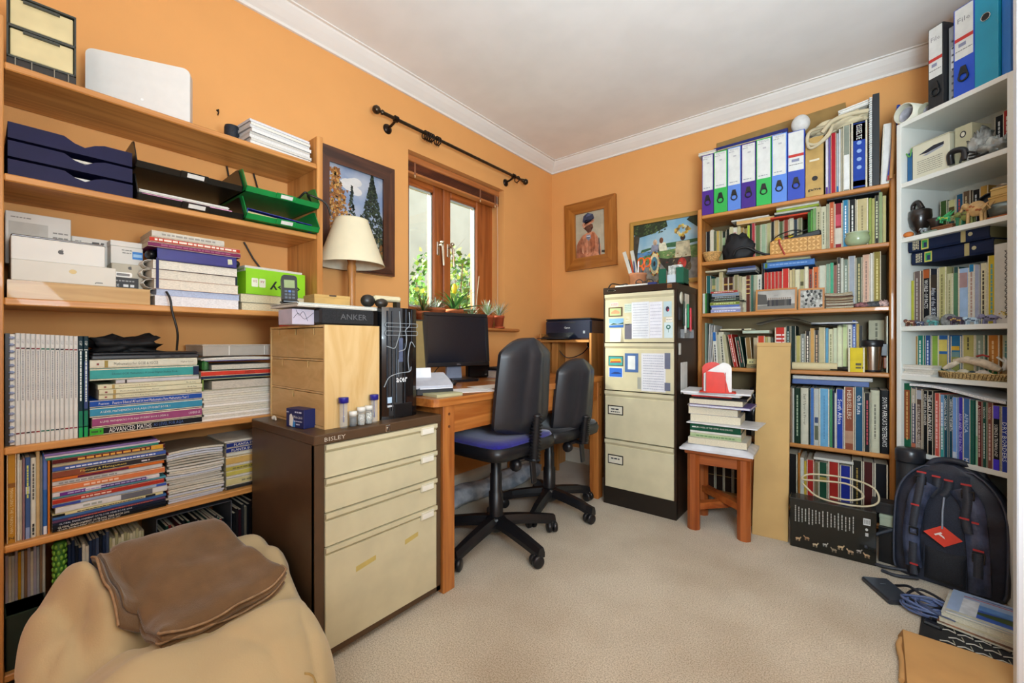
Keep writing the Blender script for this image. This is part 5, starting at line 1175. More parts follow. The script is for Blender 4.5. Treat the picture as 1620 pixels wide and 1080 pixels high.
part('output_tray', MB().prism([(-.08, .012), (.0, .04), (.0, .052), (-.08, .018)], .03, .26, M('#12141a', .25), 'x').box(-.01, .24, -.10, -.02, .006, .012, M('#3a3c44', .25, metal=.4), .002), t); text(t, 'Canon', .2, .09, .05, .014, M('#e4e6ea'), -.0012); part('button', MB().box(.335, .35, -.002, .002, .045, .065, M('#8d92a0', .3), .001), t); part('paper_feed', MB().box(.1, .3, .21, .235, .158, .164, M('#e0ded6')), t)
t = thing('wall_socket', 'white double wall socket with black plugs below the printer', 'socket', (-1.70, YB, .945)); part('face_plate', MB().box(0, .147, -.012, 0, 0, .086, M('#eceae4', .35), .003), t)
for xx in (.02, .085): solo('plug', MB().box(0, .045, -.04, 0, 0, .05, M('#121214', .4), .01), ['left black plug in the double wall socket', 'right black plug in the double wall socket'][xx > .05], 'plug', (-1.70+xx, YB-.012, .955))
tube_obj('power_cable', smooth_pts([(-1.655, 3.05, .965), (-1.70, 3.0, .90), (-1.80, 2.95, .87), (-1.86, 2.90, .95), (-1.83, 2.85, .99)]), .004, CABLE, 'black cable from the wall socket to the printer', 'cable', 6)

# ================================================================ filing cabinet
FC = (-1.218, 2.43, 0, 0); FW, FD, FH = .444, .60, 1.331
DBR = M('#33241b', .4, .05, 12, spec=.25); BLKM = M('#1d1611', .4, .05); FCR = M('#d8cfae', .35, .03, 9, coat=.15)
t = thing('filing_cabinet', 'tall four-drawer cream and brown filing cabinet in the corner', 'filing cabinet', FC)
part('body', MB().box(0, FW, .012, FD, .0, 1.296, DBR).box(0, .012, 0, .02, .1, 1.296, DBR).box(FW-.012, FW, 0, .02, .1, 1.296, DBR), t); part('top_panel', MB().box(-.002, FW+.002, -.004, FD, 1.292, FH, DBR, .003), t); part('plinth', MB().box(0, FW, -.001, .02, 0, .105, BLKM), t)
FDR = []
for i, (za, zb) in enumerate([(.996, 1.288), (.704, .990), (.406, .698), (.108, .400)]):
    d = part('drawer', MB().box(.013, FW-.013, -.006, .012, za, zb-.035, FCR, .0015), t); FDR.append(d)
    part('finger_rail', MB().prism([(-.006, zb-.042), (.01, zb-.036), (.01, zb), (-.013, zb), (-.013, zb-.018), (-.002, zb-.034)], .013, FW-.013, FCR, 'x'), d)
    if i > 1:
        part('label_holder', MB().box(.032, .132, -.0085, -.006, (.554, .253)[i-2], (.61, .309)[i-2], M('#1a1410', .4), .001).box(.038, .126, -.0092, -.0085, (.560, .259)[i-2], (.604, .303)[i-2], M('#e2ddcb', .6)), d)
        mb = MB(); zc = (.588, .287)[i-2]; words(mb, .082, zc, .055, .008, M('#3a3a40'), -.0096)
        if i == 2: words(mb, .082, zc-.016, .06, .006, M('#3a3a40'), -.0096)
        part('lettering', mb, d, fixn=False)
part('lock', MB().box(FW-.052, FW-.022, -.008, -.003, 1.300, 1.324, CHR, .004), t); part('maker_plate', MB().prism(rrect(.03, .075, 1.305, 1.319, .006), -.006, -.004, M('#15110e', .3), 'y').tube([(x, -.0062, z_) for x, z_ in rrect(.03, .075, 1.305, 1.319, .006)], .0008, CHR, 4, True), t)
# paper, pictures and magnets on its drawers
def sheet(x0, x1, z0, z1, col, label, name='paper_sheet', cat='paper', y=-.0072, lines=0, lc='#a8a8b0', extra=None, curl=0):
    mb = MB(); m = M(col, .6, .03); w, h = x1-x0, z1-z0
    o = thing(name, label, cat, (FC[0]+x0, FC[1], z0))
    part('sheet', MB().grid(lambda u, v: (w*u, y-.0008-curl*(1-v)**2*u, h*v), 6, 6, m).grid(lambda u, v: (w*(1-u), y-.0002-curl*(1-v)**2*(1-u), h*v), 6, 6, m), o, fixn=False)
    if lines:
        mb = MB()
        for k in range(lines): words(mb, w/2, h*(1-(k+1)/(lines+1)), w*.85, min(.0035, h/(lines+1)*.5), M(lc), y-.0014)
        part('lettering', mb, o, fixn=False)
    if extra: 
        mb = MB(); extra(mb, w, h, y-.0012); part('picture', mb, o, fixn=False)
    return o
def hills(mb, w, h, y):
    mb.poly([(0, h*.5), (w, h*.45), (w, h), (0, h)], M('#7fb0dc'), y); mb.poly([(0, 0), (w, 0), (w, h*.3), (0, h*.25)], M('#2f6ab8'), y); mb.poly([(0, h*.25), (w*.3, h*.5), (w*.6, h*.38), (w, h*.55), (w, h*.3)], M('#2f5a4a'), y-.0002); mb.poly([(0, h*.24), (w, h*.3), (w, h*.34), (0, h*.28)], M('#d8e4ee'), y-.0004)
def dolphin(mb, w, h, y): mb.poly([(.05*w, .05*h), (.95*w, .05*h), (.95*w, .95*h), (.05*w, .95*h)], M('#2a6ad0'), y); mb.poly([(.15*w, .35*h), (.4*w, .55*h), (.7*w, .55*h), (.9*w, .4*h), (.6*w, .35*h)], M('#1a3a80'), y-.0003)
def boat(mb, w, h, y): mb.poly([(.04*w, .06*h), (.96*w, .06*h), (.96*w, .94*h), (.04*w, .94*h)], M('#3aa0a0'), y); mb.poly([(.1*w, .3*h), (.9*w, .35*h), (.85*w, .75*h), (.15*w, .7*h)], M('#d8a83a'), y-.0003); mb.poly([(.1*w, .3*h), (.9*w, .35*h), (.8*w, .48*h), (.2*w, .45*h)], M('#b8442a'), y-.0005)
def houses(mb, w, h, y): mb.poly([(.1*w, .1*h), (.9*w, .1*h), (.9*w, .9*h), (.1*w, .9*h)], M('#b8c890'), y); mb.poly([(.2*w, .3*h), (.8*w, .3*h), (.8*w, .5*h), (.5*w, .75*h), (.2*w, .5*h)], M('#d89a72'), y-.0003)
def bird(mb, w, h, y): mb.disc(w*.5, h*.5, w*.22, h*.18, M('#3a2a44'), y); mb.disc(w*.6, h*.42, w*.1, h*.08, M('#c83a4a'), y-.0003)
def wreath(mb, w, h, y):
    for k in range(10): a = 2*PI*k/10; mb.disc(w*.5+w*.2*math.cos(a), h*.7+w*.2*math.sin(a), w*.08, w*.08, M('#1f6a5a'), y-.0001*k, 8)
    mb.poly([(w*.48, h*.35), (w*.52, h*.35), (w*.52, h*.58), (w*.48, h*.58)], M('#1f6a5a'), y)
sheet(.05, .10, 1.214, 1.236, '#e8e6dc', 'small torn sticker with scribble on the top cabinet drawer', lines=2, lc='#c85a4a')
o = sheet(.036, .128, 1.152, 1.208, '#5a3f2c', 'fridge magnet with a framed little house picture on the top drawer', 'fridge_magnet', 'magnet', extra=lambda mb, w, h, y: (mb.poly([(.012, .008), (w-.012, .008), (w-.012, h-.008), (.012, h-.008)], M('#dcd6b8'), y), houses(mb, w, h, y-.0004)))
sheet(.040, .134, 1.085, 1.140, '#b8cfe4', 'blue seaside postcard on the top drawer of the filing cabinet', 'postcard', 'postcard', extra=hills)
sheet(.046, .120, .998, 1.078, '#eceae4', 'curling blank white note low on the top drawer', curl=.012)
sheet(.140, .186, 1.172, 1.226, '#d4ddd0', 'pale green note at the upper middle of the top drawer', lines=4, lc='#8ab0a8')
sheet(.148, .172, 1.10, 1.15, '#dcd6c0', 'small cream figure card in the middle of the top drawer', lines=2, lc='#c8b060')
sheet(.142, .186, 1.014, 1.105, '#6a6878', 'slate grey card strip on the top drawer')
sheet(.186, .292, 1.018, 1.232, '#e2e4ea', 'left white printed timetable on the top drawer', lines=13, lc='#b4b8c8')
sheet(.293, .368, 1.020, 1.228, '#e6e6ee', 'right white printed timetable on the top drawer', lines=10, lc='#bcbccc')
sheet(.374, .420, 1.140, 1.226, '#b9cfd4', 'pale blue card with a bird picture on the top drawer', 'postcard', 'postcard', extra=bird)
sheet(.378, .426, 1.02, 1.108, '#d0e0e2', 'pale card with green wreath at the lower right of the top drawer', 'postcard', 'postcard', extra=wreath, lines=0)
sheet(.388, .424, 1.110, 1.136, '#e8e4d8', 'tiny torn note between the bird and wreath cards', lines=1, lc='#888888')
sheet(.036, .132, .852, .912, '#3a2a20', 'colourful boat magnet on the second cabinet drawer', 'fridge_magnet', 'magnet', extra=boat)
sheet(.038, .130, .782, .842, '#e8ecf0', 'blue and white dolphin card on the second cabinet drawer', 'postcard', 'postcard', extra=dolphin)
sheet(.143, .226, .818, .930, '#4a6aa0', 'blue bordered notice on the second cabinet drawer', 'notice', 'notice', extra=lambda mb, w, h, y: mb.poly([(w*.22, h*.14), (w*.78, h*.14), (w*.78, h*.86), (w*.22, h*.86)], M('#dfe2e4'), y), lines=0)
sheet(.245, .386, .712, .932, '#e4e4ea', 'large white printed sheet on the second cabinet drawer', lines=14, lc='#a8acc0')
for k, (xa, za) in enumerate(((.381, .845), (.381, .722))): sheet(xa, xa+.032, za, za+(.09 if k == 0 else .045), '#6a6e84', ['upper grey magnetic strip holding the large sheet', 'lower grey magnetic strip holding the large sheet'][k], 'magnet_strip', 'magnet', y=-.0085)
sheet(.222, .243, .722, .79, '#a8a89c', 'small metal clip left of the large sheet', 'clip', 'clip', y=-.0085)
# pieces on the cabinet's right side
SX = FC[0]+FW
def side(y0, y1, z0, z1, th, col, label, name, cat, rnd=False):
    mb = MB()
    if rnd: mb.lathe([(0, 0), ((z1-z0)/2, 0), ((z1-z0)/2, th), (0, th)], ((0), (y0+y1)/2, (z0+z1)/2), 20, M(col, .5), axis='x')
    else: mb.box(0, th, y0, y1, z0, z1, M(col, .5), .001)
    return solo(name, mb, label, cat, (SX+.0005, 0, 0))
side(2.495, 2.54, 1.215, 1.285, .002, '#d8d4c0', 'round cream sticker on the side of the filing cabinet', 'sticker', 'sticker', True)
side(2.575, 2.655, 1.17, 1.28, .002, '#d8d0c0', 'torn pale sticker further back on the cabinet side', 'sticker', 'sticker')
side(2.46, 2.49, 1.12, 1.19, .008, '#2c2c30', 'dark magnetic clip on the cabinet side', 'clip', 'clip')
for k, (y, c, z0) in enumerate([(2.525, '#26382e', 1.09), (2.55, '#dcd8d0', 1.05), (2.60, '#1f8a5a', 1.08), (2.65, '#c8303c', 1.06)]):
    solo('marker_pen', MB().lathe([(0, 0), (.006, 0), (.007, .004), (.007, .10), (.006, .105), (.006, .135), (.005, .14), (0, .14)], n=12, m=M(c, .4)), ['dark green', 'white', 'bright green', 'red'][k]+' marker pen clipped upright on the cabinet side', 'pen', (SX+.012, y, z0), 'marker pens on the cabinet')
t = thing('pen_holder', 'clear magnetic pen holder on the side of the filing cabinet', 'holder', (SX+.0005, 2.5, 1.02)); part('tray', MB().box(0, .022, 0, .18, 0, .003, CLEAR).box(.02, .022, 0, .18, 0, .05, CLEAR).box(0, .022, 0, .002, 0, .05, CLEAR).box(0, .022, .178, .18, 0, .05, CLEAR), t)
side(2.465, 2.50, .925, .99, .003, '#d0d0c8', 'narrow white label on the cabinet side', 'label', 'label')
side(2.50, 2.62, .70, .88, .002, '#e0ded8', 'white sheet hanging low on the cabinet side', 'paper_sheet', 'paper')
# on top of the cabinet
z = FH
sheaf((-1.15, 2.45, z, 0), .25, .16, .012, 'white papers lying on the front of the filing cabinet top', 3, seed=51, cat='papers')
t = thing('pen_pot', 'terracotta pen pot crowded with pens on the filing cabinet', 'pot', (-1.075, 2.62, z)); part('pot', MB().lathe([(0, 0), (.045, 0), (.052, .085), (.056, .088), (.056, .1), (.05, .1), (.044, .01), (0, .008)], n=24, m=M('#c4825a', .7, .1, 20)), t)
def pencil(dx, dy, dx2, dy2, l, r, c, label, name='pencil', cat='pencil', tip=None):
    d = Vector((dx2, dy2, 1)).normalized(); p = Vector((dx, dy, .012))
    mb = MB().tube([p, p+d*l*.93, p+d*l], [r, r, r*.5], M(c, .4), 8); return solo(name, mb, label, cat, (-1.075, 2.62, z), 'pens in the terracotta pot')
for a in [(-.018, 0, -.18, .05, .19, .004, '#c23a2a', 'red pencil leaning left in the pen pot'), (-.008, -.012, -.05, -.08, .17, .004, '#1a2a6a', 'navy pen at the front of the pen pot'), (.004, -.014, .06, -.06, .165, .0045, '#e8e8ec', 'white pen at the front of the pen pot'), (.016, -.006, .12, 0, .18, .004, '#2a6ab0', 'mid blue pen leaning right in the pen pot'), (.022, .006, .2, .04, .17, .004, '#141418', 'black pen at the right of the pen pot'), (.0, .012, 0, .1, .2, .004, '#8a5a2c', 'brown pencil at the back of the pen pot'), (-.022, .012, -.28, .1, .2, .004, '#24282e', 'black pen leaning far left in the pen pot'), (.026, -.01, .26, -.05, .16, .004, '#6a6e74', 'grey pen leaning far right in the pen pot')]: pencil(*a)
for k, (x, tl, ln) in enumerate(((-.022, -17, .25), (.004, -11, .245))):
    solo('ruler', MB().box(-.011, .011, -.002, .002, 0, ln, M('#cfcdc2', .3, .03)), ['left plastic ruler leaning in the pen pot', 'right plastic ruler leaning in the pen pot'][k], 'ruler', (-1.075+x, 2.625, z+.012, (0, tl, 0)))
t = thing('scissors', 'orange-handled scissors standing in the pen pot', 'scissors', (-1.05, 2.605, z+.012, (0, 8, 0))); OR = M('#e8641c', .35)
part('blade', MB().prism([(-.006, 0), (.004, 0), (.003, .11), (-.007, .11)], -.0015, .0015, M('#a8acb0', .25, metal=1), 'y'), t)
for s_ in (-1, 1): part('handle', MB().tube([(s_*.021+.019*math.cos(a*PI/8), 0, .155+.026*math.sin(a*PI/8)) for a in range(16)], .0055, OR, 8, True).tube([(s_*.012, 0, .132), (0, 0, .105)], .006, OR, 8), t)
t = thing('desk_organiser', 'dark green open box with photos and cards on the filing cabinet', 'organiser', (-.90, 2.50, z, 0)); DG = M('#0f5a44', .4)
for xx in (0, .10): part('upright', MB().box(xx, xx+.042, 0, .012, 0, .095, DG, .002).box(xx, xx+.004 if xx == 0 else xx+.042, .012, .1, 0, .09, DG), t)
part('base', MB().box(0, .142, 0, .1, 0, .006, DG), t)
solo('card_stack', MB().box(0, .05, 0, .05, 0, .105, M('#8a8f88', .5, .3, 60, h2='#d8d8d2'), .001), 'grey patterned card block in the green organiser', 'cards', (-.852, 2.525, z+.0065)); solo('card_stack', MB().box(0, .055, 0, .03, 0, .118, M('#e2e4e0', .5), .001), 'white cards at the back of the green organiser', 'cards', (-.85, 2.585, z+.0065)); solo('card_stack', MB().box(0, .05, 0, .012, 0, .05, M('#c4cfd6', .5), .001), 'pale blue cards at the front of the green organiser', 'cards', (-.853, 2.508, z+.0065))
for k, (x, y, c, lab) in enumerate([(-.985, 2.56, '#a5793a', 'left dried brown leaf cluster on the filing cabinet'), (-.945, 2.60, '#8a5a2c', 'right dried brown leaf cluster on the filing cabinet')]):
    solo('dried_leaves', blades(14, .06, .009, .006, 1, [c, '#6a4422', '#c08a44'], 60+k, .1, .3), lab, 'leaves', (x, y, z), fixn=False)
t = thing('eyeglasses', 'pair of black folded glasses on the filing cabinet', 'glasses', (-.975, 2.475, z+.0005, 20)); 
for s_ in (-1, 1): part('lens_rim', MB().tube([(s_*.03+.02*math.cos(a*PI/8), 0, .02+.018*math.sin(a*PI/8)) for a in range(16)], .003, BLK, 6, True), t); part('temple', MB().tube([(s_*.05, 0, .026), (s_*.052, .05, .026), (-s_*.02, .09, .01)], .0025, BLK, 6), t)
part('bridge', MB().tube([(-.01, 0, .024), (.01, 0, .024)], .003, BLK, 6), t)
tube_obj('power_cable', smooth_pts([(-1.20, 2.46, z+.005), (-1.185, 2.48, z+.03), (-1.15, 2.53, z+.025), (-1.12, 2.55, z+.03), (-1.11, 2.60, z+.005)]), .004, CABLE, 'short black cable on the left of the filing cabinet top', 'cable', 6)
t = thing('figurine', 'small dark carved figure at the right rear of the cabinet top', 'figurine', (-.795, 2.66, z)); part('body', MB().lathe([(0, 0), (.024, 0), (.02, .02), (.012, .03), (.016, .045), (.008, .055), (0, .06)], n=12, m=M('#3a1f16', .4)), t); part('arms', MB().tube([(-.02, 0, .03), (0, 0, .04), (.022, 0, .035)], .005, M('#3a1f16', .4), 6), t)
solo('notepad', MB().box(0, .05, 0, .03, 0, .016, M('#23306a', .5), .001), 'small navy notepad at the front of the cabinet top', 'notepad', (-.945, 2.445, z, 5))

# ================================================================ pictures on the back wall
def frame4(t, w, h, b, d, mh, mv, y0=0):
    for q in ([(0, 0), (w, 0), (w-b, b), (b, b)], [(0, h), (b, h-b), (w-b, h-b), (w, h)]): part('frame_rail', MB().prism(q, -d, y0, mh, 'y'), t)
    for q in ([(0, 0), (b, b), (b, h-b), (0, h)], [(w, 0), (w, h), (w-b, h-b), (w-b, b)]): part('frame_rail', MB().prism(q, -d, y0, mv, 'y'), t)
OK1 = wood('#b5742f', '#935517', 0, 5); OK2 = wood('#b5742f', '#935517', 2, 5)
t = thing('framed_painting', 'portrait painting of a figure in a pink wrap and headscarf, broad oak frame', 'painting', (-1.886, YB-.004, 1.585, (0, -1.2, 0))); w, h, b = .456, .552, .095
frame4(t, w, h, b, .03, OK1, OK2)
part('canvas', MB().box(b, w-b, -.010, -.002, b, h-b, M('#b9b29c', .6, .08, 12)), t)
mb = MB(); Y0_ = -.0106
def P_(pts, c, k, var=.15): mb.poly([(b+(w-2*b)*x, b+(h-2*b)*z_) for x, z_ in pts], M(c, .7, var, 30), Y0_-.0003*k)
P_([(.0, .0), (.85, .0), (.82, .25), (.74, .42), (.62, .55), (.42, .56), (.22, .50), (.06, .36)], '#c98664', 1)
P_([(.0, .0), (.3, .0), (.34, .22), (.22, .46), (.1, .4), (.02, .3)], '#b06c4c', 2); P_([(.5, .1), (.66, .18), (.64, .5), (.56, .54), (.48, .4)], '#a8603f', 2); P_([(.7, .02), (.84, .02), (.8, .26), (.74, .36)], '#d89a7a', 2)
P_([(.36, .5), (.5, .5), (.52, .42), (.44, .36), (.36, .42)], '#8a90a0', 3)
P_([(.34, .62), (.42, .54), (.52, .55), (.6, .64), (.58, .72), (.36, .76)], '#6b4230', 4); P_([(.27, .66), (.36, .6), (.36, .74), (.29, .76)], '#5a3626', 4)
P_([(.22, .74), (.3, .68), (.62, .76), (.64, .82), (.34, .84)], '#c98a6a', 5); P_([(.24, .82), (.3, .74), (.5, .78), (.64, .84), (.6, .94), (.42, .99), (.28, .94)], '#3a3f58', 5); P_([(.24, .7), (.3, .66), (.36, .74), (.28, .8)], '#d89a78', 6)
P_([(.52, .60), (.58, .62), (.57, .66), (.53, .65)], '#3a2018', 6); P_([(.78, .0), (.82, .0), (.8, .38), (.77, .4)], '#3f4048', 6); P_([(.86, .06), (.98, .04), (.97, .1), (.87, .11)], '#4a4640', 2)
for k in range(26):
    rx_ = random.Random(k); x = .04+.76*rx_.random(); z0 = .02+.10*rx_.random(); z1 = min(.5, z0+.12+.25*rx_.random())
    if x > .3 and z1 > .54-.35*abs(x-.45): z1 = .4
    P_([(x, z0), (x+.012+.02*rx_.random(), z0), (x+.05*(rx_.random()-.3), z1)], rx_.choice(['#a05c3c', '#e0aa88', '#b87250', '#8a4c34']), 3.2+.05*k)
P_([(.30, .72), (.60, .79), (.60, .805), (.30, .745)], '#7a4a38', 6.5); P_([(.28, .78), (.62, .83), (.61, .845), (.29, .80)], '#2a2e48', 6.5); P_([(.36, .90), (.56, .93), (.5, .97), (.40, .96)], '#596080', 6.5)
P_([(.47, .675), (.51, .68), (.51, .69), (.47, .685)], '#1a0e0a', 6.8); P_([(.56, .655), (.60, .64), (.57, .63)], '#55301f', 6.6); P_([(.38, .47), (.50, .47), (.50, .455), (.38, .455)], '#d8dce4', 6.6); P_([(.37, .44), (.51, .44), (.50, .43), (.38, .43)], '#454c66', 6.6)
part('painted_figure', mb, t, fixn=False)
GD1 = wood('#c79a4a', '#a87c30', 0, 5); GD2 = wood('#c79a4a', '#a87c30', 2, 5)
t = thing('framed_painting', 'painting of people in a decorated cart with big wheel, thin gilt frame', 'painting', (-1.325, YB-.004, 1.412, 0)); w, h, b = .56, .485, .028
frame4(t, w, h, b, .022, GD1, GD2); part('canvas', MB().box(b, w-b, -.008, -.002, b, h-b, M('#7fb0cc', .6, .12, 6, h2='#b5d0d8')), t)
mb = MB(); Y0_ = -.0086
P_([(0, 0), (1, 0), (1, .36), (0, .32)], '#8d8a82', 1); P_([(0, .30), (1, .34), (1, .56), (.7, .52), (.4, .5), (0, .42)], '#6f8f52', 2); P_([(0, .42), (.3, .46), (.3, .52), (0, .52)], '#5a8fc0', 3); P_([(.1, .5), (.3, .56), (.6, .54), (1, .60), (1, .64), (.5, .62), (.12, .56)], '#3f6a44', 3)
P_([(.0, .0), (.06, .0), (.055, .5), (.09, .8), (.05, .9), (.0, .8)], '#4a4436', 4); P_([(.0, .84), (.1, .78), (.3, .82), (.5, .9), (.48, 1), (0, 1)], '#2f3a22', 5); P_([(.76, .96), (.9, .82), (1, .78), (1, 1), (.8, 1)], '#2f3a22', 5)
def D_(x, z_, rx, rz, c, k, n=20): mb.disc(b+(w-2*b)*x, b+(h-2*b)*z_, (w-2*b)*rx, (h-2*b)*rz, M(c, .7, .2, 40), Y0_-.0003*k, n)
P_([(.24, .42), (.5, .36), (.78, .38), (.8, .2), (.5, .14), (.4, .3)], '#3a3428', 6)
D_(.31, .30, .085, .21, '#a5402a', 7); D_(.31, .30, .07, .18, '#d8c89a', 8); D_(.31, .30, .045, .12, '#4a7a8a', 9); D_(.31, .30, .016, .045, '#2a2018', 10)
D_(.32, .66, .03, .05, '#d8b898', 8); P_([(.25, .5), (.38, .5), (.37, .62), (.27, .62)], '#8a8ea0', 7); D_(.41, .68, .028, .05, '#7a4a30', 8); P_([(.36, .5), (.5, .5), (.47, .64), (.38, .64)], '#e0dcc0', 7)
P_([(.6, .36), (.82, .36), (.8, .62), (.62, .62)], '#cdbf9a', 8); D_(.71, .68, .035, .05, '#3a2418', 9)
for i in range(26):
    a = i*.7; D_(.70+.10*math.cos(a)*(1-.02*i), .80+.10*math.sin(a)*(.4+.02*i), .022, .026, ['#d8c060', '#c89a3a', '#8a6a2a', '#e0d0a0'][i % 4], 10+i*.1, 8)
P_([(.58, .14), (.8, .16), (.82, .36), (.6, .36)], '#4a3a2a', 9); D_(.7, .26, .06, .09, '#c23a2c', 12); P_([(.64, .06), (.76, .06), (.74, .16), (.66, .16)], '#c9b48a', 12); D_(.60, .2, .025, .07, '#6a5a3a', 13); D_(.80, .2, .025, .07, '#6a5a3a', 13)
for k in range(70):
    rx_ = random.Random(100+k); x = .08+.86*rx_.random(); q = .30+.24*rx_.random(); P_([(x, q), (x+.05, q+.004), (x+.03, q+.014)], rx_.choice(['#5f8a44', '#8aa860', '#c0b878', '#486a3a', '#a8a068']), 3.5+.02*k)
for k in range(60):
    rx_ = random.Random(200+k); x = rx_.random()*.46; q = .80+.18*rx_.random()-.1*x*0; P_([(x, q), (x+.04, q+.01), (x+.02, min(.995, q+.035))], rx_.choice(['#3a4a2a', '#26321c', '#566a3a']), 5.4+.02*k)
for k in range(14): a = 2*PI*k/14; D_(.31+.077*math.cos(a), .30+.193*math.sin(a), .010, .024, ['#e0c860', '#3a6a4a'][k % 2], 8.5+.02*k, 8)
for k in range(24): rx_ = random.Random(300+k); x = .42+.36*rx_.random(); q = .18+.24*rx_.random(); P_([(x, q), (x+.05*rx_.random()+.01, q+.01), (x+.02, q+.03)], rx_.choice(['#8a6a3a', '#c89a4a', '#2a2418', '#6a2f24', '#d0c090']), 13.5+.02*k)
part('painted_scene', mb, t, fixn=False)

# ================================================================ stool with its pile
RDW = wood('#b0602a', '#8c4216', 2, 5); RDX = wood('#b0602a', '#8c4216', 0, 5); RDY = wood('#b0602a', '#8c4216', 1, 5)
SF = (-.70, 2.365, 0, 4)
t = thing('stool', 'sturdy reddish pine stool with rounded legs under a pile of books', 'stool', SF)
for x, y in ((.0, .0), (.238, .0), (.0, .23), (.238, .23)):
    part('leg', MB().prism([(x+.03+.032*math.cos(R(22.5+45*i))*(1.02), y+.03+.032*math.sin(R(22.5+45*i))) for i in range(8)], 0, .405, RDW, 'z'), t)
for x0, x1, y0, y1, m in ((.03, .27, .02, .04, RDX), (.03, .27, .25, .27, RDX), (.02, .04, .03, .26, RDY), (.26, .28, .03, .26, RDY)): part('rail', MB().box(x0, x1, y0, y1, .35, .4, m), t)
part('stretcher', MB().box(-.02, .02, -.17, .17, .14, .175, RDY, T=Matrix.Translation((.149, .145, 0)) @ Matrix.Rotation(R(46), 4, 'Z')), t); part('stretcher', MB().box(-.02, .02, -.17, .17, .105, .14, RDY, T=Matrix.Translation((.149, .145, 0)) @ Matrix.Rotation(R(-46), 4, 'Z')), t)
part('seat', MB().box(-.01, .308, -.012, .30, .405, .428, RDX, .006), t)
def sf(x, y, z_, r=0): return frame_at(SF, x, y, z_, r)
z = .428
def puffy(w, d, h, m):
    mb = MB()
    def top(u, v): return (w*u, d*v, h*(.35+.65*(1-(2*u-1)**8)*(1-(2*v-1)**8)) + .004*NZ.noise(Vector((u*6, v*6, 2))))
    mb.grid(top, 16, 16, m); mb.grid(lambda u, v: (w*(1-u), d*v, 0), 16, 16, m)
    for k in range(16):
        for a, b in (((k/16, 0), ((k+1)/16, 0)), ((k/16, 1), ((k+1)/16, 1))): mb.add([top(*a), top(*b), (w*b[0], d*b[1], 0), (w*a[0], d*a[1], 0)], [(0, 1, 2, 3)], m)
        for a, b in (((0, k/16), (0, (k+1)/16)), ((1, k/16), (1, (k+1)/16))): mb.add([top(*a), top(*b), (w*b[0], d*b[1], 0), (w*a[0], d*a[1], 0)], [(0, 1, 2, 3)], m)
    return mb
solo('plastic_envelope', puffy(.345, .27, .034, M('#d8dae0', .25, .06, 12)), 'white plastic mailing bag directly on the stool seat', 'envelope', sf(-.03, -.03, z, -1)); z += .034
pl_ = [(.034, .275, '#d8d4c8', 'thick white paperback', dict(flip=True, dx=.01, dy=-.012)), (.024, .24, '#a8bd90', 'pale green floral book', dict(title='~', tc='#6a8a5a', dx=.02, dy=-.01)), (.012, .24, '#dcd9d0', 'thin white book', dict(dx=.02, dy=-.008)), (.04, .238, '#135038', 'dark green botany book with white title', dict(title='WILDFLOWERS OF THE UNITED ARAB EMIRATES', tpos=.46, tlen=.78, ts=.2, dx=.02, dy=-.01, hard=True, t2=[('~', .1, .12, .25, '#d8e0d8')]))]
z = pile(SF, .0, .0, z, pl_, 'in the pile on the stool', 'books piled on the stool', d=.2)
solo('envelope', MB().box(0, .33, 0, .23, 0, .005, M('#dfe0e2', .4), .001), 'white envelope sticking out right from the stool pile', 'envelope', sf(.005, -.03, z, -5)); z += .006
z = pile(SF, .01, -.005, z, [(.04, .235, '#d0cabc', 'thick cream book with page edges outward', dict(flip=True, dx=.01)), (.042, .232, '#d4d2d4', 'white ring-bound book with page edges outward', dict(flip=True, dx=.0, rz=2))], 'in the pile on the stool', 'books piled on the stool', d=.2)
spiral(sf(.0, -.02, z, -3), .012, .3, .2, '#5a4a8a', 'purple spiral notebook in the pile on the stool', '#d8d6e0', group='stool pile'); z += .0125
z = pile(SF, .005, -.005, z, [(.026, .25, '#cdc5a8', 'cream hardback with pages showing', dict(flip=True, dx=.01)), (.012, .25, '#1d1b22', 'thin black book', dict(dx=.03)), (.008, .19, '#c0302c', 'thin red booklet', dict(dx=.02)), (.008, .27, '#d8d8d8', 'thin pale booklet', dict(dx=-.02, rz=-4)), (.01, .33, '#e2e2e4', 'wide white magazine, topmost', dict(dx=-.035, rz=2, d=.24))], 'in the pile on the stool', 'books piled on the stool', d=.2)
t = thing('letter_rack', 'red and white curved letter rack on top of the stool pile', 'letter rack', sf(.085, .0, z, 8)); RED = M('#d8301c', .35); WH2 = M('#e4e2de', .35)
part('base', MB().box(-.02, .15, -.03, .06, 0, .005, RED, .001), t)
def lobes(x0, x1, h): return [(x0, 0), (x1, 0), (x1, h*.8)] + [(x1-.04+.04*math.cos(a*PI/12), h*.8+h*.2*math.sin(a*PI/12)) for a in range(1, 7)] + [(x0+.03, h*.76), (x0, h*.62)]
part('white_plate', MB().prism(lobes(.0, .13, .155), .0, .003, WH2, 'y'), t); part('red_back_plate', MB().prism([(-.01+.06*0, 0), (.09, 0), (.09, .13)] + [(.04+.05*math.cos(a*PI/10), .12+.035*math.sin(a*PI/10)) for a in range(0, 11)] + [(-.01, .1)], .05, .053, RED, 'y'), t); part('red_front_plate', MB().prism([(.012, .005), (.118, .005), (.095, .105), (.012, .11)], -.024, -.021, RED, 'y').prism([(-.024, .005), (.0, .005), (.0, .1), (-.024, .105)], .10, .103, M('#b8240f', .35), 'x'), t)
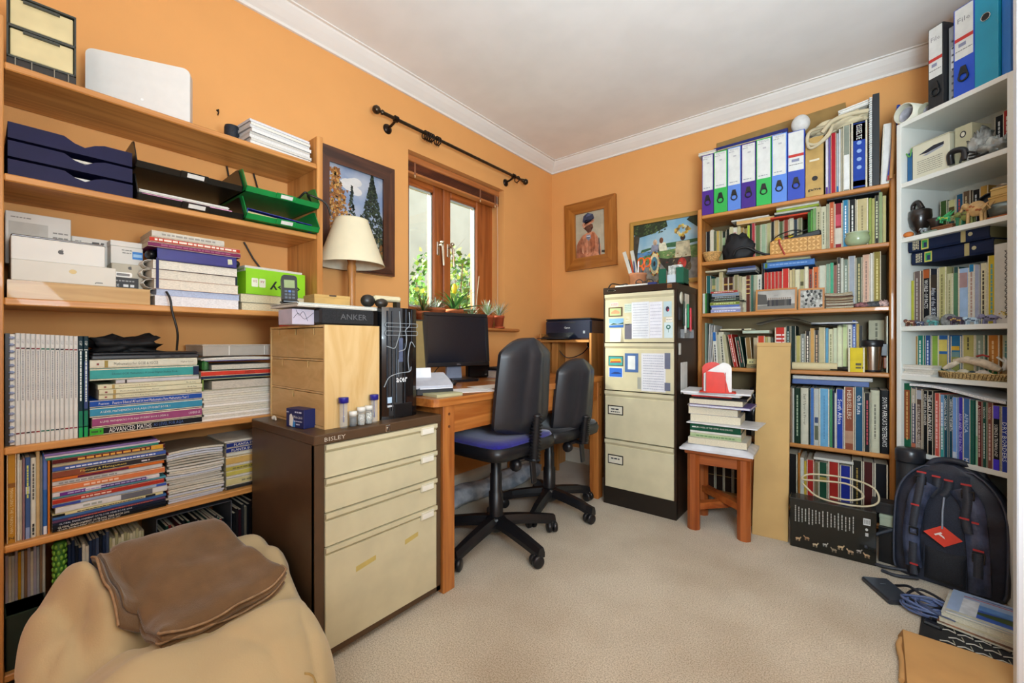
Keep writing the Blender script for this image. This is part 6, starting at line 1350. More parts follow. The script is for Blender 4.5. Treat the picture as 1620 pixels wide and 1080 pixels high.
# dark stuff on the lower shelf behind the stool is built with the bookcase
# tall flat cardboard carton leaning on the back bookcase
t = thing('cardboard_carton', 'tall narrow cardboard carton leaning against the back bookcase', 'carton', (-.416, 2.512, .0, (-13.2, 0, 3))); KR2 = M('#c9a468', .75, .04, 5, .04, 90)
part('box_body', MB().box(0, .158, 0, .052, 0.0, 1.02, KR2, .0015), t); part('flap_seam', MB().box(.0, .1585, -.0006, .001, .998, 1.0, M('#a8824a', .8)), t); part('end_flap', MB().box(-.0008, .159, -.0008, .0528, 1.0, 1.021, KR2, .001), t)

# ================================================================ pine bookcase on the back wall
RB = (-.771, 2.82, 0, 0)
def rb(x, y, z, rot=0): return frame_at(RB, x, y, z, rot)
OZ = wood('#cc8a44', '#aa6a2c', 2, 7, coat=.25); OX = wood('#cc8a44', '#aa6a2c', 0, 7, coat=.25)
t = thing('bookcase', 'orange pine bookcase packed with books against the back wall', 'bookcase', RB)
def rup(x0, x1): return MB().prism([(x0, .278), (x0, .008), (x0+.006, .001), (x1-.006, .001), (x1, .008), (x1, .278)], 0, 1.825, OZ, 'z')
part('upright', rup(0, .025), t); part('upright', rup(.907, .932), t)
RZ = [.08, .437, .843, 1.175, 1.495, 1.787]
for z in RZ: part('shelf', MB().box(.025, .907, .002, .272, z-.022, z, OX, .004), t)
part('back_panel', MB().box(.005, .927, .272, .277, .06, 1.80, M('#6b5a35', .6, .08, 6)), t)

# --- top row: lever arch files
z = RZ[5]
def archfile(fr, w, h, d, col, label, lab='tesco', ring=True, group='lever arch files on the back bookcase', lz=(.40, .985)):
    t = thing('lever_arch_file', label, 'binder', fr, group); c = M(col, .35, .03, 8)
    part('spine', MB().box(0, w, 0, .003, 0, h, c, .0008), t)
    part('side_board', MB().box(0, .003, .003, d, 0, h, c), t); part('side_board', MB().box(w-.003, w, .003, d, 0, h, c), t)
    part('pages', MB().box(.006, w-.012, .012, d-.03, .004, h*.93, M('#d5cfc0', .85, .1, 150, stretch=(5, 1, 1))), t)
    K_ = M('#141414', .35)
    if lab:
        a, b = lz
        p = part('label_panel', MB().poly([(w*.06, h*a), (w*.94, h*a), (w*.94, h*b), (w*.06, h*b)], M('#dfe0dc', .5), -.0006), t, fixn=False)
        if lab == 'tesco':
            text(p, 'TESCO', w*.5, h*(b-.025), w*.68, h*.028, M('#8a8a90'), -.0012); mb = MB(); words(mb, w*.3, h*(b-.058), w*.4, h*.012, M('#a8a8ac'), -.0012); words(mb, w*.45, h*(a+.045), w*.6, h*.014, M('#9aa0a8'), -.0012); words(mb, w*.55, h*(b-.13), w*.22, h*.025, M('#b8b8bc'), -.0012); part('lettering', mb, p, fixn=False)
        else:
            part('red_stripe', MB().poly([(w*.06, h*(a+.20)), (w*.94, h*(a+.20)), (w*.94, h*(a+.24)), (w*.06, h*(a+.24))], M('#c8342a', .5), -.001), p, fixn=False)
            mb = MB(); words(mb, w*.5, h*(a+.15), w*.5, h*.04, M('#8a8ea8'), -.0012); words(mb, w*.5, h*(a+.09), w*.8, h*.008, M('#2a2a2a'), -.0012); part('lettering', mb, p, fixn=False)
            if lab == 'file': text(p, 'File', w*.5, h*(b-.14), w*.6, h*.055, M('#8a8a8c'), -.0012)
    if ring:
        zc = h*.20
        part('finger_ring', MB().tube([(w*.5+.016*math.cos(q*PI/8), -.004, zc+.016*math.sin(q*PI/8)) for q in range(16)], .0035, K_, 6, True).prism([(w*.5-.016, zc+.012), (w*.5+.016, zc+.012), (w*.5+.008, zc+.045), (w*.5-.008, zc+.045)], -.006, -.002, K_, 'y'), t)
    return t
cols = [('#4a1f8a', 'left purple', .069, .372), ('#2fae4c', 'left green', .077, .374), ('#5b86d8', 'pale blue', .074, .377), ('#3f1c86', 'right purple', .078, .379), ('#2fb552', 'right green', .078, .382), ('#5d8ce0', 'sky blue', .075, .386)]
x = .028
for c, nm, w, h in cols:
    archfile(rb(x, .004, z), w-.003, h, .25, c, f'{nm} lever arch file with white spine label on the back bookcase'); x += w
archfile(rb(x, .004, z), .08, .378, .25, '#2c4ab8', 'royal blue lever arch file with red striped label on the back bookcase', 'red', lz=(.42, .99)); x += .083
t = thing('box_file', 'plain kraft cardboard file box with round finger hole', 'box file', rb(x, .004, z)); part('box_body', MB().box(0, .08, 0, .25, 0, .318, M('#c09c5a', .7, .05, 20), .001), t); part('finger_hole', MB().lathe([(.013, 0), (.013, .001)], (.042, -.0012, .095), 18, M('#1a1410', .5), axis='y'), t); text(t, 'game', .04, .032, .06, .016, M('#1a1612'), -.0008, bold=.02); part('label_slot', MB().poly([(.018, .188), (.062, .19), (.062, .2), (.018, .198)], M('#ddd3b8'), -.0006), t, fixn=False); x += .083
def box_w(x0, w, h, d, col, label, name='folder', cat='folder', dy=.01, lean=0, group='folders on the back bookcase', **kw):
    return book(rb(x0, dy, z), w, h, d, col, label, name=name, cat=cat, tilt=lean, group=group, **kw)
x = .650
for w, h, c, lab, kw in [(.012, .31, '#d8d4e0', 'white and purple magazine beside the kraft file box', dict(bands=((0, .12, '#5a3a8a'),))), (.008, .3, '#6a5a9a', 'thin violet folder beside the white magazine', {}), (.024, .318, '#b01f2c', 'crimson red ring binder on the top of the back bookcase', {}), (.009, .31, '#a8b0b4', 'thin silver folder right of the crimson binder', dict(bands=((0, .1, '#2a6aa0'),))), (.008, .33, '#d8d8d4', 'thin white folder right of the silver folder', {}), (.007, .33, '#b0a890', 'thin beige folder in the top row', {}), (.03, .34, '#8a9082', 'grey-green box folder with white lower label', dict(bands=((.02, .55, '#e2e2de'),)))]:
    box_w(x, w, h, .22, c, lab, **kw); x += w+.001
t = box_w(x+.002, .066, .345, .24, '#1c2024', 'wide black binder with blue and red spine label', name='ring_binder', cat='binder', bands=((.02, .98, '#22409a'), (.72, .97, '#d0342c'), (.04, .12, '#d0342c')))
text(t, 'ESSELTE', .033, .29, .075, .022, M('#f0e8e4'), -.0016, -90)
mb = MB()
for k in range(4): mb.disc(.033, .235-.042*k, .010, .010, M('#8aa8d8'), -.0016, 12)
part('print_mark', mb, t, fixn=False); x += .072
t = thing('spiral_notebook', 'tall white wire-bound notebook beside the wide black binder', 'notebook', rb(x, .004, z)); part('pages', MB().box(.004, .014, .012, .22, 0, .455, PAGEW), t); part('cover', MB().box(.0015, .004, .012, .22, 0, .456, M('#2a2c30')), t); mb = MB()
for k in range(40): mb.box(.001, .014, .002, .014, .006+k*.0112, .010+k*.0112, M('#d8d8d4', .3), .001)
part('wire_spine', mb, t); x += .016
t = thing('box_file', 'tall black box folder rising above the top row', 'box file', rb(x, .004, z)); part('box_body', MB().box(0, .026, 0, .23, 0, .462, M('#1d2226', .5), .001), t); part('label_edge', MB().box(.0262, .0268, .01, .22, .01, .45, M('#8a6a3a', .6)), t); x += .03
box_w(x, .032, .30, .2, '#dfddd6', 'plain white box folder at the right of the top row', lean=2)
book(rb(.895, -.012, z+.012), .014, .36, .2, '#1d3c9c', 'slim blue folder leaning right above the upright', name='folder', cat='folder', tilt=6, group='folders on the back bookcase', bands=((0, .06, '#b03a3a'),))
tube_obj('wooden_strip', [(.140, 2.80, 1.80), (.150, 2.80, 1.98), (.152, 2.81, 2.10)], .009, M('#b8824a', .6), 'curved wooden strip hanging by the bookcase upright', 'strip', 6)
# things lying over the files
t = thing('cardboard_sheet', 'long flattened cardboard sheet leaning on the wall above the files', 'cardboard', (-.71, 3.055, 2.17, (-9, -3.2, 0))); part('board', MB().box(0, .68, 0, .008, 0, .155, M('#9c7c46', .75, .06, 14), .001), t); part('folded_edge', MB().box(0, .68, -.05, 0, 0, .004, M('#a88850', .75)), t)
solo('folder', MB().box(0, .40, 0, .03, 0, .045, M('#14206a', .35), .002), 'long navy roll lying across the lever arch files', 'folder', (-.70, 2.93, 2.185, (0, -1.5, 0)))
sheaf((-.765, 2.83, 2.163, 2), .10, .2, .02, 'white papers on top of the leftmost purple file', 3, seed=61, cat='papers')
solo('paper_sheet', MB().box(0, .34, 0, .2, 0, .004, M('#cbb98c', .7)), 'thin cream card lying over the lever arch files', 'card', (-.66, 2.85, 2.176, (0, -1.0, 0)))
solo('foam_ball', MB().ball((0, 0, .047), (.045, .042, .049), M('#dcdad6', .8, .03, 60, .1, 200), 20, 14), 'white foam head-shaped ball on top of the files', 'ball', (-.235, 2.87, 2.168))
CT = M('#cfc1a0', .9, .06, 12, .2, 300)
t = thing('cloth_bag', 'cream canvas bag draped over the folders on the back bookcase', 'bag', (-.055, 2.89, 2.128, (0, -9, 0)))
part('cloth', crumple(0, 0, 0, .125, .075, .042, .55, CT, 71, 44, 22, freq=2.6), t)
for k in range(2): part('bag_handle', MB().tube(smooth_pts([(-.06, -.07, .03), (-.13, -.095, .02), (-.15, -.10, -.035-.012*k), (-.11-.02*k, -.10, -.06-.012*k), (-.06, -.10, -.03-.01*k), (-.03, -.075, .02)]), .0075, CT, 7), t)
part('hem_fold', MB().tube(smooth_pts([(-.08, -.075, .0), (-.03, -.085, .035), (.04, -.08, .04), (.115, -.06, .03)]), .011, CT, 7), t)
sheaf((-.06, 2.85, 2.198, (0, -9, 0)), .125, .13, .026, 'folded white cloth on top of the canvas bag', 4, seed=66, cat='cloth', name='folded_cloth', col='#dcd9d0')

# --- second row
z = RZ[4]; G2 = 'books on the second shelf of the back bookcase'; Wh = 'on the second back shelf'
Rr = random.Random(21)
its = [(.028, .205, '#1a1c20', 'black spiral-edged book', {}), (.02, .21, '#cfc8b4', 'cream and red book', dict(bands=((.05, .35, '#b0342c'),))), (.014, .2, '#5a5f44', 'olive book', {}), (.018, .2, '#b59a4a', 'mustard book', {}), (.016, .198, '#8a8a60', 'khaki book', {}), (.022, .19, '#1d2a20', 'dark green striped book', dict(bands=((.55, .8, '#8aa078'),))), (.02, .2, '#16201a', 'black green book', {}), (.02, .212, '#c0bb92', 'pale olive book', {}), (.022, .205, '#d4d0be', 'white book with pink label', dict(bands=((.72, .86, '#c89a90'),))), (.018, .21, '#b8ae84', 'sand coloured book', {}), (.02, .196, '#9a7f48', 'ochre book', {}), (.018, .19, '#8a6f3c', 'brown ochre book', {}), (.014, .205, '#a8bc3a', 'lime green book', {}), (.010, .212, '#1b1b1e', 'slim black book', {}), (.018, .212, '#a8303c', 'crimson spotted book', {}), (.03, .198, '#5f7048', 'mossy green picture book', {}), (.03, .198, '#93a88a', 'sage green book', {}), (.022, .2, '#a8a878', 'pale khaki book', {}), (.016, .205, '#202420', 'near black book', {}), (.024, .21, '#b59a6a', 'caramel book behind the carved box', {}), (.022, .2, '#4a5a3a', 'fern green book behind the carved box', {}), (.026, .205, '#8a3a2c', 'rust red book behind the carved box', {}), (.022, .21, '#c4bfa4', 'bone white book behind the carved box', {}), (.02, .2, '#2a3a44', 'slate blue book behind the carved box', {}), (.022, .205, '#7a7a5a', 'dull green book behind the carved box', {})]
xx = row(RB, .03, .075, z, its, Wh, G2, d=.16)
its = [(.012, .215, '#2c6a2c', 'dark leaf green book', {}), (.012, .225, '#4f8a3c', 'leaf green book', {}), (.014, .232, '#6f9a5c', 'light green book', {}), (.022, .24, '#b5b088', 'olive cream book', dict(title='~', tc='#6a6848')), (.022, .235, '#c4c2a4', 'pale stone book', dict(title='~', tc='#7a7a60')), (.014, .245, '#9a9a80', 'greyish book', {}), (.022, .25, '#b8542c', 'rusty orange book', dict(title='~', tc='#e0b080')), (.034, .24, '#8a1f2a', 'dark red book with pale top band', dict(bands=((.5, .75, '#c0485a'), (.1, .45, '#c8c0b0')))), (.026, .25, '#2a7aa0', 'teal blue book', dict(title='~', tc='#d0e0e8')), (.03, .248, '#17171a', 'black book with white letters', dict(title='~', tc='#d8d8d0', ts=.6)), (.05, .245, '#c0b080', 'thick tan book with large lettering', dict(title='~', tc='#8a7a50', ts=.6, tlen=.7)), (.012, .24, '#8d9a4a', 'thin olive yellow book', {}), (.012, .235, '#a8a460', 'thin yellowish book', {}), (.016, .25, '#22241e', 'slim dark lettered book', dict(title='~', tc='#c8c8a0', ts=.7)), (.014, .26, '#8a9a6c', 'thin sage book', {}), (.014, .24, '#b5ad72', 'thin straw yellow book', {})]
row(RB, .570, .03, z, its, 'at the right of the second back shelf', G2, d=.18, noun='book')
pile(RB, .18, .07, z+.215, [(.024, .20, '#d2a86a', 'tan paperback lying flat', dict(dx=.03)), (.010, .2, '#d9d6cc', 'white paperback lying flat', {})], 'above the left books of the second back shelf', 'lying books on the second back shelf', d=.14)
pile(RB, .40, .05, z+.214, [(.01, .19, '#c8452a', 'thin red edged booklet', dict(dx=-.01)), (.012, .19, '#2a2c2a', 'dark booklet', dict(dx=.01)), (.012, .2, '#b9bdb0', 'pale grey booklet', dict(dx=.01)), (.012, .2, '#9ab03c', 'lime banded booklet', dict(dx=.02, rz=-2)), (.014, .2, '#cfd0c4', 'off-white booklet', dict(dx=.02, rz=-2))], 'in the middle pile of the second back shelf', 'lying books on the second back shelf', d=.13)
t = thing('wicker_bowl', 'small round wicker bowl at the left of the second back shelf', 'bowl', rb(.078, .036, z)); prof = []
for k in range(9): r_ = .03+.022*(k/8)**.7; prof += [(r_, .006*k), (r_+.0022, .006*k+.003)]
part('bowl_wall', MB().lathe([(0, .0)] + prof + [(.046, .05), (.026, .006), (0, .006)], n=28, m=M('#c99a5a', .8, .2, 120)), t); part('rim', MB().tube([(.053*math.cos(a*PI/12), .053*math.sin(a*PI/12), .055) for a in range(24)], .0035, M('#d8ab6a', .8, .2, 150), 6, True), t)
t = thing('camera_bag', 'soft black bag slumped on the second back shelf', 'bag', rb(.225, .055, z)); part('bag_body', crumple(0, 0, 0, .085, .045, .095, .35, M('#131418', .7, .1), 9, 26, 14), t); part('strap', MB().tube(smooth_pts([(-.02, -.05, .02), (.0, -.06, .05), (.05, -.055, .06), (.1, -.04, .03), (.15, -.03, .008), (.19, -.02, .012)]), .007, M('#101114', .6), 6), t)
t = thing('carved_box', 'carved honey-coloured wooden box on the second back shelf', 'box', rb(.395, -.0+.004, z)); HW = wood('#c8944a', '#b07c36', 0, 6)
part('front_board', MB().box(0, .238, 0, .008, 0, .078, HW), t); part('side_board', MB().box(0, .006, .008, .07, 0, .078, HW), t); part('side_board', MB().box(.232, .238, .008, .07, 0, .078, HW), t); part('back_board', MB().box(.006, .232, .064, .07, 0, .078, HW), t); part('bottom_board', MB().box(.006, .232, .008, .064, 0, .004, HW), t)
mb = MB(); CW = M('#8f5f24', .6); 
for i in range(6):
    for j in range(2):
        cx, cz, r_ = .024+i*.038, .02+j*.038, .019
        for k in range(4):
            a = PI/4+k*PI/2; mb.prism([(cx, cz), (cx+r_*.75*math.cos(a-.32), cz+r_*.75*math.sin(a-.32)), (cx+r_*1.25*math.cos(a), cz+r_*1.25*math.sin(a)), (cx+r_*.75*math.cos(a+.32), cz+r_*.75*math.sin(a+.32))], -.0012, .0, M('#dcae66', .5), 'y')
        mb.prism([(cx-.019, cz-.0008), (cx+.019, cz-.0008), (cx+.019, cz+.0008), (cx-.019, cz+.0008)], -.0006, 0, CW, 'y'); mb.prism([(cx-.0008, cz-.019), (cx+.0008, cz-.019), (cx+.0008, cz+.019), (cx-.0008, cz+.019)], -.0006, 0, CW, 'y')
part('carving', mb, t, kind='stuff')
t = thing('cable_coil', 'black cable with yellow plug heaped in the carved box', 'cable', rb(.40, .02, z+.07)); part('cable', MB().tube(smooth_pts([(.0, -.03, .0), (.03, -.02, .03), (.06, .01, .05), (.1, .02, .06), (.14, .01, .05), (.1, .0, .03), (.06, .02, .03), (.13, .02, .045), (.2, .02, .06)]), .003, CABLE, 6), t); part('plug', MB().ball((.03, .01, .018), (.018, .012, .01), M('#e0a82a', .4)).ball((.09, .015, .028), (.014, .01, .009), M('#e0c02a', .4)), t)
tube_obj('lanyard', smooth_pts([rb(.44, -.008, z+.08)[:3], rb(.445, -.012, z+.05)[:3], rb(.46, -.01, z+.01)[:3], rb(.468, -.008, z-.01)[:3]]), .004, M('#a8322c', .5), 'red lanyard hanging down the front of the carved box', 'lanyard', 6)
solo('tool_case', MB().box(0, .14, 0, .05, 0, .03, M('#24282c', .4), .006), 'dark grey zip case resting in the carved box', 'case', (rb(.495, .012, z+.068)[0], rb(.495, .012, z)[1], z+.058, (0, -10, 0)))
t = thing('ceramic_bowl', 'round celadon green ceramic bowl on the second back shelf', 'bowl', rb(.782, .0+.03, z)); part('bowl_wall', MB().lathe([(0, 0), (.03, 0), (.046, .012), (.053, .034), (.049, .052), (.045, .058), (.049, .064), (.044, .064), (.04, .056), (.044, .034), (.03, .01), (0, .008)], n=32, m=M('#9fae88', .25, .05, 14, coat=.4)), t); part('rim', MB().lathe([(.044, .063), (.05, .066), (.05, .069), (.044, .069)], n=32, m=M('#b5bfa0', .25)), t)
solo('flat_case', MB().box(0, .22, 0, .16, 0, .01, M('#1d2024', .45), .002), 'thin black case lying above the tall books at right', 'case', (rb(.655, .02, 0)[0], rb(0, .03, 0)[1], z+.2605, (0, 0, 0)))

# --- third row
z = RZ[3]; G3 = 'books on the third shelf of the back bookcase'
its = [(.03, .245, '#1d5a5c', 'tall teal book', {}), (.028, .225, '#6a7a5a', 'grey-green leather book', dict(bands=((.7, .8, '#b0a060'),))), (.018, .23, '#93a08a', 'pale green book', {}), (.024, .26, '#b9ac7c', 'straw coloured book', {}), (.03, .225, '#4a2a1c', 'dark brown leather book', dict(bands=((.6, .64, '#c0a050'), (.78, .82, '#c0a050')))), (.03, .225, '#3c2418', 'darker brown leather book', dict(bands=((.6, .64, '#c0a050'), (.78, .82, '#c0a050')))), (.026, .235, '#8a8460', 'drab olive book', {}), (.018, .225, '#a8a07c', 'beige book', {}), (.022, .22, '#c8c0a0', 'cream book', {}), (.026, .225, '#5a2a1c', 'chestnut book with gold bands', dict(bands=((.5, .53, '#c8a860'), (.62, .65, '#c8a860'), (.74, .77, '#c8a860'), (.86, .89, '#c8a860')))), (.016, .225, '#3f6a5a', 'bottle green book', {}), (.018, .225, '#a8b098', 'pale sage book', {}), (.026, .225, '#d4d2c4', 'white book with dark print', dict(title='~', tc='#3a3a3a', ts=.8)), (.016, .29, '#1a1c20', 'tall black book', {})]
x = row(RB, .03, .085, z, its, 'on the third back shelf', G3, d=.16)
its = [(.018, .228, '#b52a24', 'bright red volume', dict(bands=((.15, .18, '#d8a060'),))) for _ in range(5)] + [(.036, .24, '#c03026', 'wide red volume', dict(bands=((.15, .18, '#d8a060'),)))]
its += [(.012, .23, '#c9b88a', 'slim tan book', {}), (.014, .235, '#b0a274', 'dull gold book', {}), (.022, .23, '#d2cca8', 'ivory book', {}), (.022, .228, '#a8a070', 'olive tan book', dict(bands=((.6, .7, '#4a4a30'),))), (.018, .24, '#d8d4b8', 'pale ivory book', {}), (.02, .225, '#9a3a20', 'brick brown lettered book', dict(title='~', tc='#1a1412', ts=.8)), (.028, .235, '#c8662c', 'orange lettered book', dict(title='~', tc='#3a1a10', ts=.8)), (.03, .24, '#c6c8b4', 'pale grey-green thick book', {}), (.018, .245, '#7fa088', 'soft green book', {}), (.016, .25, '#3fa07a', 'jade green book', {}), (.014, .235, '#8a5a50', 'faded red book', {}), (.016, .275, '#3a3632', 'charcoal lettered book', dict(title='~', tc='#c8c0b0', ts=.7)), (.012, .27, '#c8c8b8', 'thin pale book', {}), (.02, .26, '#6f7f72', 'grey-green book', dict(title='~', tc='#c8d0c0')), (.03, .275, '#9aa0a8', 'silver grey book', {}), (.028, .265, '#4f5540', 'dark olive gold book', dict(title='~', tc='#c0b070')), (.03, .275, '#cfa58c', 'salmon pink book', dict(title='~', tc='#8a6a58')), (.012, .28, '#d8d2c4', 'thin white book', {}), (.032, .285, '#8f7d34', 'gold patterned book', dict(title='~', tc='#d0c070', ts=.9))]
x = row(RB, x, .05, z, its, 'in the row on the third back shelf', G3, d=.17)
pile(RB, .30, .055, z+.252, [(.034, .245, '#4f7fc0', 'thick sky blue book lying across the red volumes', dict(title='~', tc='#8ab0dc', ts=.3, bands=((.02, .08, '#5a7a3a'),), dx=.055, hard=True)), (.012, .21, '#a8a884', 'thin olive book on the blue one', dict(dx=.07))], 'of the third back shelf', 'lying books on the third back shelf', d=.15)
pile(RB, .15, .075, z+.262-.02, [(.012, .16, '#3a4248', 'slate booklet', {}), (.014, .16, '#8a94b0', 'pale blue booklet', dict(dx=.005)), (.012, .15, '#4a5a8a', 'steel blue booklet', dict(dx=.01))], 'lying above the left of the third back shelf', 'lying books on the third back shelf', d=.13)
pile(RB, .03, .07, z+.262, [(.012, .12, '#c9c0a0', 'cream booklet lying over the teal book', {})], 'of the third back shelf', 'lying books on the third back shelf', d=.13)
pile(RB, .078, .004, z, [(.022, .165, '#8a8fc0', 'lavender blue paperback', dict(title='~', tc='#d8dcf0')), (.012, .16, '#c4c8dc', 'thin white-blue paperback', dict(dx=.006)), (.012, .16, '#5a70b8', 'cornflower paperback', {}), (.02, .165, '#6f7f2a', 'moss green paperback', dict(title='~', tc='#d0d890', dx=-.004)), (.006, .18, '#1d2a20', 'thin dark green booklet', dict(dx=.004)), (.014, .16, '#22302c', 'black-green paperback', dict(title='~', tc='#9ab0a0')), (.014, .155, '#141c22', 'black paperback', dict(title='~', tc='#a8b8c0', dx=.004)), (.02, .15, '#7a8aa0', 'grey-blue paperback', dict(dx=.006)), (.012, .15, '#a83a34', 'red and white paperback on top', dict(title='~', tc='#e0d0c8', dx=.0))], 'in the left pile of the third back shelf', 'pile at the left of the third back shelf', d=.13)
row(RB, .028, .006, z, [(.014, .125, '#c9cdc0', 'small white paperback', {}), (.012, .125, '#3f8a3c', 'small green paperback', {}), (.01, .125, '#1f3a2a', 'small dark green paperback', {})], 'at the left end of the third back shelf', 'small paperbacks at the left end', d=.06)
def photo(fr, w, h, label, kind):
    t = thing('photo_frame', label, 'photo frame', fr); m1 = wood('#c68a48', '#a86c30', 0, 5); m2 = wood('#c68a48', '#a86c30', 2, 5); T = Matrix.Rotation(R(-8), 4, 'X'); b = .009
    for q, m in (([(0, 0), (w, 0), (w-b, b), (b, b)], m1), ([(0, h), (b, h-b), (w-b, h-b), (w, h)], m1), ([(0, 0), (b, b), (b, h-b), (0, h)], m2), ([(w, 0), (w, h), (w-b, h-b), (w-b, b)], m2)): part('frame_rail', MB().prism(q, 0, .012, m, 'y', T=T), t)
    part('print', MB().box(b, w-b, .004, .008, b, h-b, M('#b4b0a8', .4, .1, 14), T=T), t); part('stand', MB().box(w*.45, w*.55, .01, .013, 0, h*.7, M('#2a241c'), T=Matrix.Translation((0, .022, 0)) @ Matrix.Rotation(R(10), 4, 'X')), t)
    rg = random.Random(kind); mb = MB()
    if kind == 1:
        mb.poly([(b, b), (w-b, b), (w-b, h*.3), (b, h*.26)], M('#7a766e'), .0035); mb.poly([(b, h*.3), (w*.3, h*.3), (w*.26, h*.75), (b, h*.8)], M('#4a4844'), .0034)
        for i in range(11): x = w*(.32+.052*i); mb.poly([(x-.005, h*.22), (x+.005, h*.22), (x+.006, h*.5), (x-.006, h*.5)], M(rg.choice(['#26242a', '#3a3834', '#54504a'])), .0032-.0001*i); mb.disc(x, h*.55, .0042, .0055, M('#8a7a6c'), .003-.0001*i, 8)
    else:
        for i in range(60): x, q = rg.uniform(b+.004, w-b-.004), rg.uniform(b+.004, h-b-.004); mb.disc(x, q, .006, .008, M(rg.choice(['#3a3a36', '#8a8a82', '#6a6a62', '#c8c8c0', '#1d1d1c'])), .0034-.00005*i, 7)
    mb.v = [tuple(T @ Vector(v)) for v in mb.v]; part('picture', mb, t, fixn=False)
    return t
photo(rb(.322, .004, z), .2, .128, 'framed group photograph of people in a row, third back shelf', 1); photo(rb(.528, .012, z), .118, .118, 'smaller framed grey photograph beside the group photograph', 2)
rg = random.Random(77)
for i in range(15):
    t = thing('booklet', f'{"lowest" if i == 0 else "topmost" if i == 14 else ordn(i)} booklet {"" if i in (0, 14) else "up "}in the dog-eared stack beside the photo frames', 'booklet', frame_at(rb(.65+rg.uniform(-.004, .004), .006, z+i*.0054), 0, 0, 0, rg.uniform(-2, 2)), 'dog-eared booklet stack')
    cu = .006*(i/15); c = rg.choice(['#b8a684', '#cfc0a0', '#9a8a70', '#d8cdb4', '#7a5a44'])
    part('pages', MB().grid(lambda u, v: (.115*u, .1*v, .0008+cu*(2*u-1)**2), 6, 1, M(c, .8)).grid(lambda u, v: (.115*u, .1*v, .004+cu*(2*u-1)**2), 6, 1, M(c, .8)).grid(lambda u, v: (.115*u, 0, .0008+.0032*v+cu*(2*u-1)**2), 6, 1, M(c, .8, .15, 200, stretch=(1, 1, 6))), t, fixn=False); part('cover', MB().grid(lambda u, v: (.116*u, .101*v-.0005, .0046+cu*(2*u-1)**2), 6, 1, M(rg.choice(['#4a3a30', '#8a3a34', '#c8b890', '#3a3a3c']), .6)), t, fixn=False)
for k, (x, rx, rz_, c, lab) in enumerate([(.80, .035, .016, '#8a5a5c', 'reddish speckled stone on the third back shelf'), (.845, .04, .018, '#4a4c50', 'dark grey folded gloves on the third back shelf'), (.885, .022, .02, '#c8a8a0', 'pale pink shell beside the dark gloves')]): solo('stone' if k != 1 else 'gloves', crumple(0, 0, 0, rx, .025, rz_, .5, M(c, .7, .3, 90), 20+k, 16, 10), lab, 'stone' if k != 1 else 'gloves', rb(x, .03, z))

# --- fourth row
z = RZ[2]; G4 = 'books on the fourth shelf of the back bookcase'
its = [(.008, .275, '#8fae9c', 'thin mint folder', {}), (.008, .27, '#6a7a70', 'thin grey-green folder', {}), (.009, .265, '#b9b9b4', 'thin grey magazine', dict(lean=2)), (.009, .262, '#a8a8a8', 'second thin grey magazine', dict(lean=3)), (.009, .258, '#c4c2bc', 'pale curled magazine', dict(lean=4)), (.026, .215, '#d9d8cc', 'white book with blue top', dict(bands=((.74, 1, '#2f6aae'),), title='~', tc='#3a3a4a', tpos=.36, tlen=.55, ts=.7, gap=.012, lean=-3)), (.014, .2, '#b5b49c', 'thin stone coloured book', dict(lean=-3)), (.03, .215, '#c9c6b0', 'white book with black lettering', dict(title='~', tc='#2a2a2a', ts=.8, lean=-4)), (.02, .2, '#b5b08a', 'khaki cream book', dict(lean=-7)), (.024, .2, '#a8281f', 'leaning red book', dict(title='~', tc='#e0c8c0', ts=.7, lean=-10, gap=.022)), (.03, .185, '#1c3a30', 'leaning dark green picture book', dict(title='~', tc='#a05a50', lean=-9, gap=.01)), (.03, .18, '#8a6a3c', 'brown book beside the carton', dict(lean=-5, gap=.012)), (.02, .18, '#b8a888', 'cream book near the carton', {}), (.04, .19, '#d0482c', 'bright orange-red book', dict()), (.014, .185, '#a8a060', 'thin olive book', {}), (.014, .185, '#c0b890', 'thin straw book', {}), (.014, .18, '#4a5048', 'thin dark book', {}), (.056, .238, '#c02f22', 'wide red book with large white title', dict(gap=.006)), (.022, .245, '#16302c', 'dark bottle green book', dict(title='~', tc='#9ab0a8')), (.026, .245, '#122622', 'deep green book', {}), (.022, .19, '#b0a45c', 'yellowish nature book', {}), (.022, .2, '#7a7f78', 'grey lettered book', dict(title='~', tc='#d0d0c8', ts=.7)), (.022, .215, '#26201c', 'black-brown lettered book', dict(title='~', tc='#d8d0c0', ts=.7)), (.02, .23, '#c99a56', 'plain tan book', {}), (.02, .22, '#2a2622', 'dark lettered book', dict(title='~', tc='#c0a080', ts=.6)), (.028, .235, '#c0b58c', 'wide buff book', {}), (.014, .23, '#5f9ab8', 'light blue book', {}), (.02, .225, '#d2d0a8', 'pale yellow book', dict(title='~', tc='#8a8a60')), (.018, .23, '#c8cfae', 'pale lime book', {}), (.022, .25, '#d8dab4', 'tall cream-lime book', {}), (.022, .25, '#c0cf96', 'tall pale green book', {}), (.018, .255, '#d8d6c8', 'white book', dict(title='~', tc='#5a5a58', ts=.6)), (.018, .268, '#2a4fa0', 'tall blue book', dict(title='~', tc='#c0d0e8')), (.012, .25, '#c0a050', 'thin golden book', {}), (.014, .24, '#2a2c2c', 'thin black book', {})]
row(RB, .028, .06, z, its, 'on the fourth back shelf', G4, d=.18)
t = [o for o in C.objects if o.get('label', '').startswith('wide red book with large white')][0]
for k, s_ in enumerate(('LONELY', 'GARDEN', 'PLANTS')): mb = MB(); words(mb, .028, .195-.022*k, .04, .009, M('#f0dcd8'), -.0013); part('lettering', mb, t, fixn=False)
pile(RB, .12, .06, z+.225, [(.01, .17, '#d6cfae', 'thin cream book with dark clasp', dict(bands=((.7, .78, '#1a1a1a'),)))], 'lying over the books of the fourth back shelf', 'lying books on the fourth back shelf', d=.14)
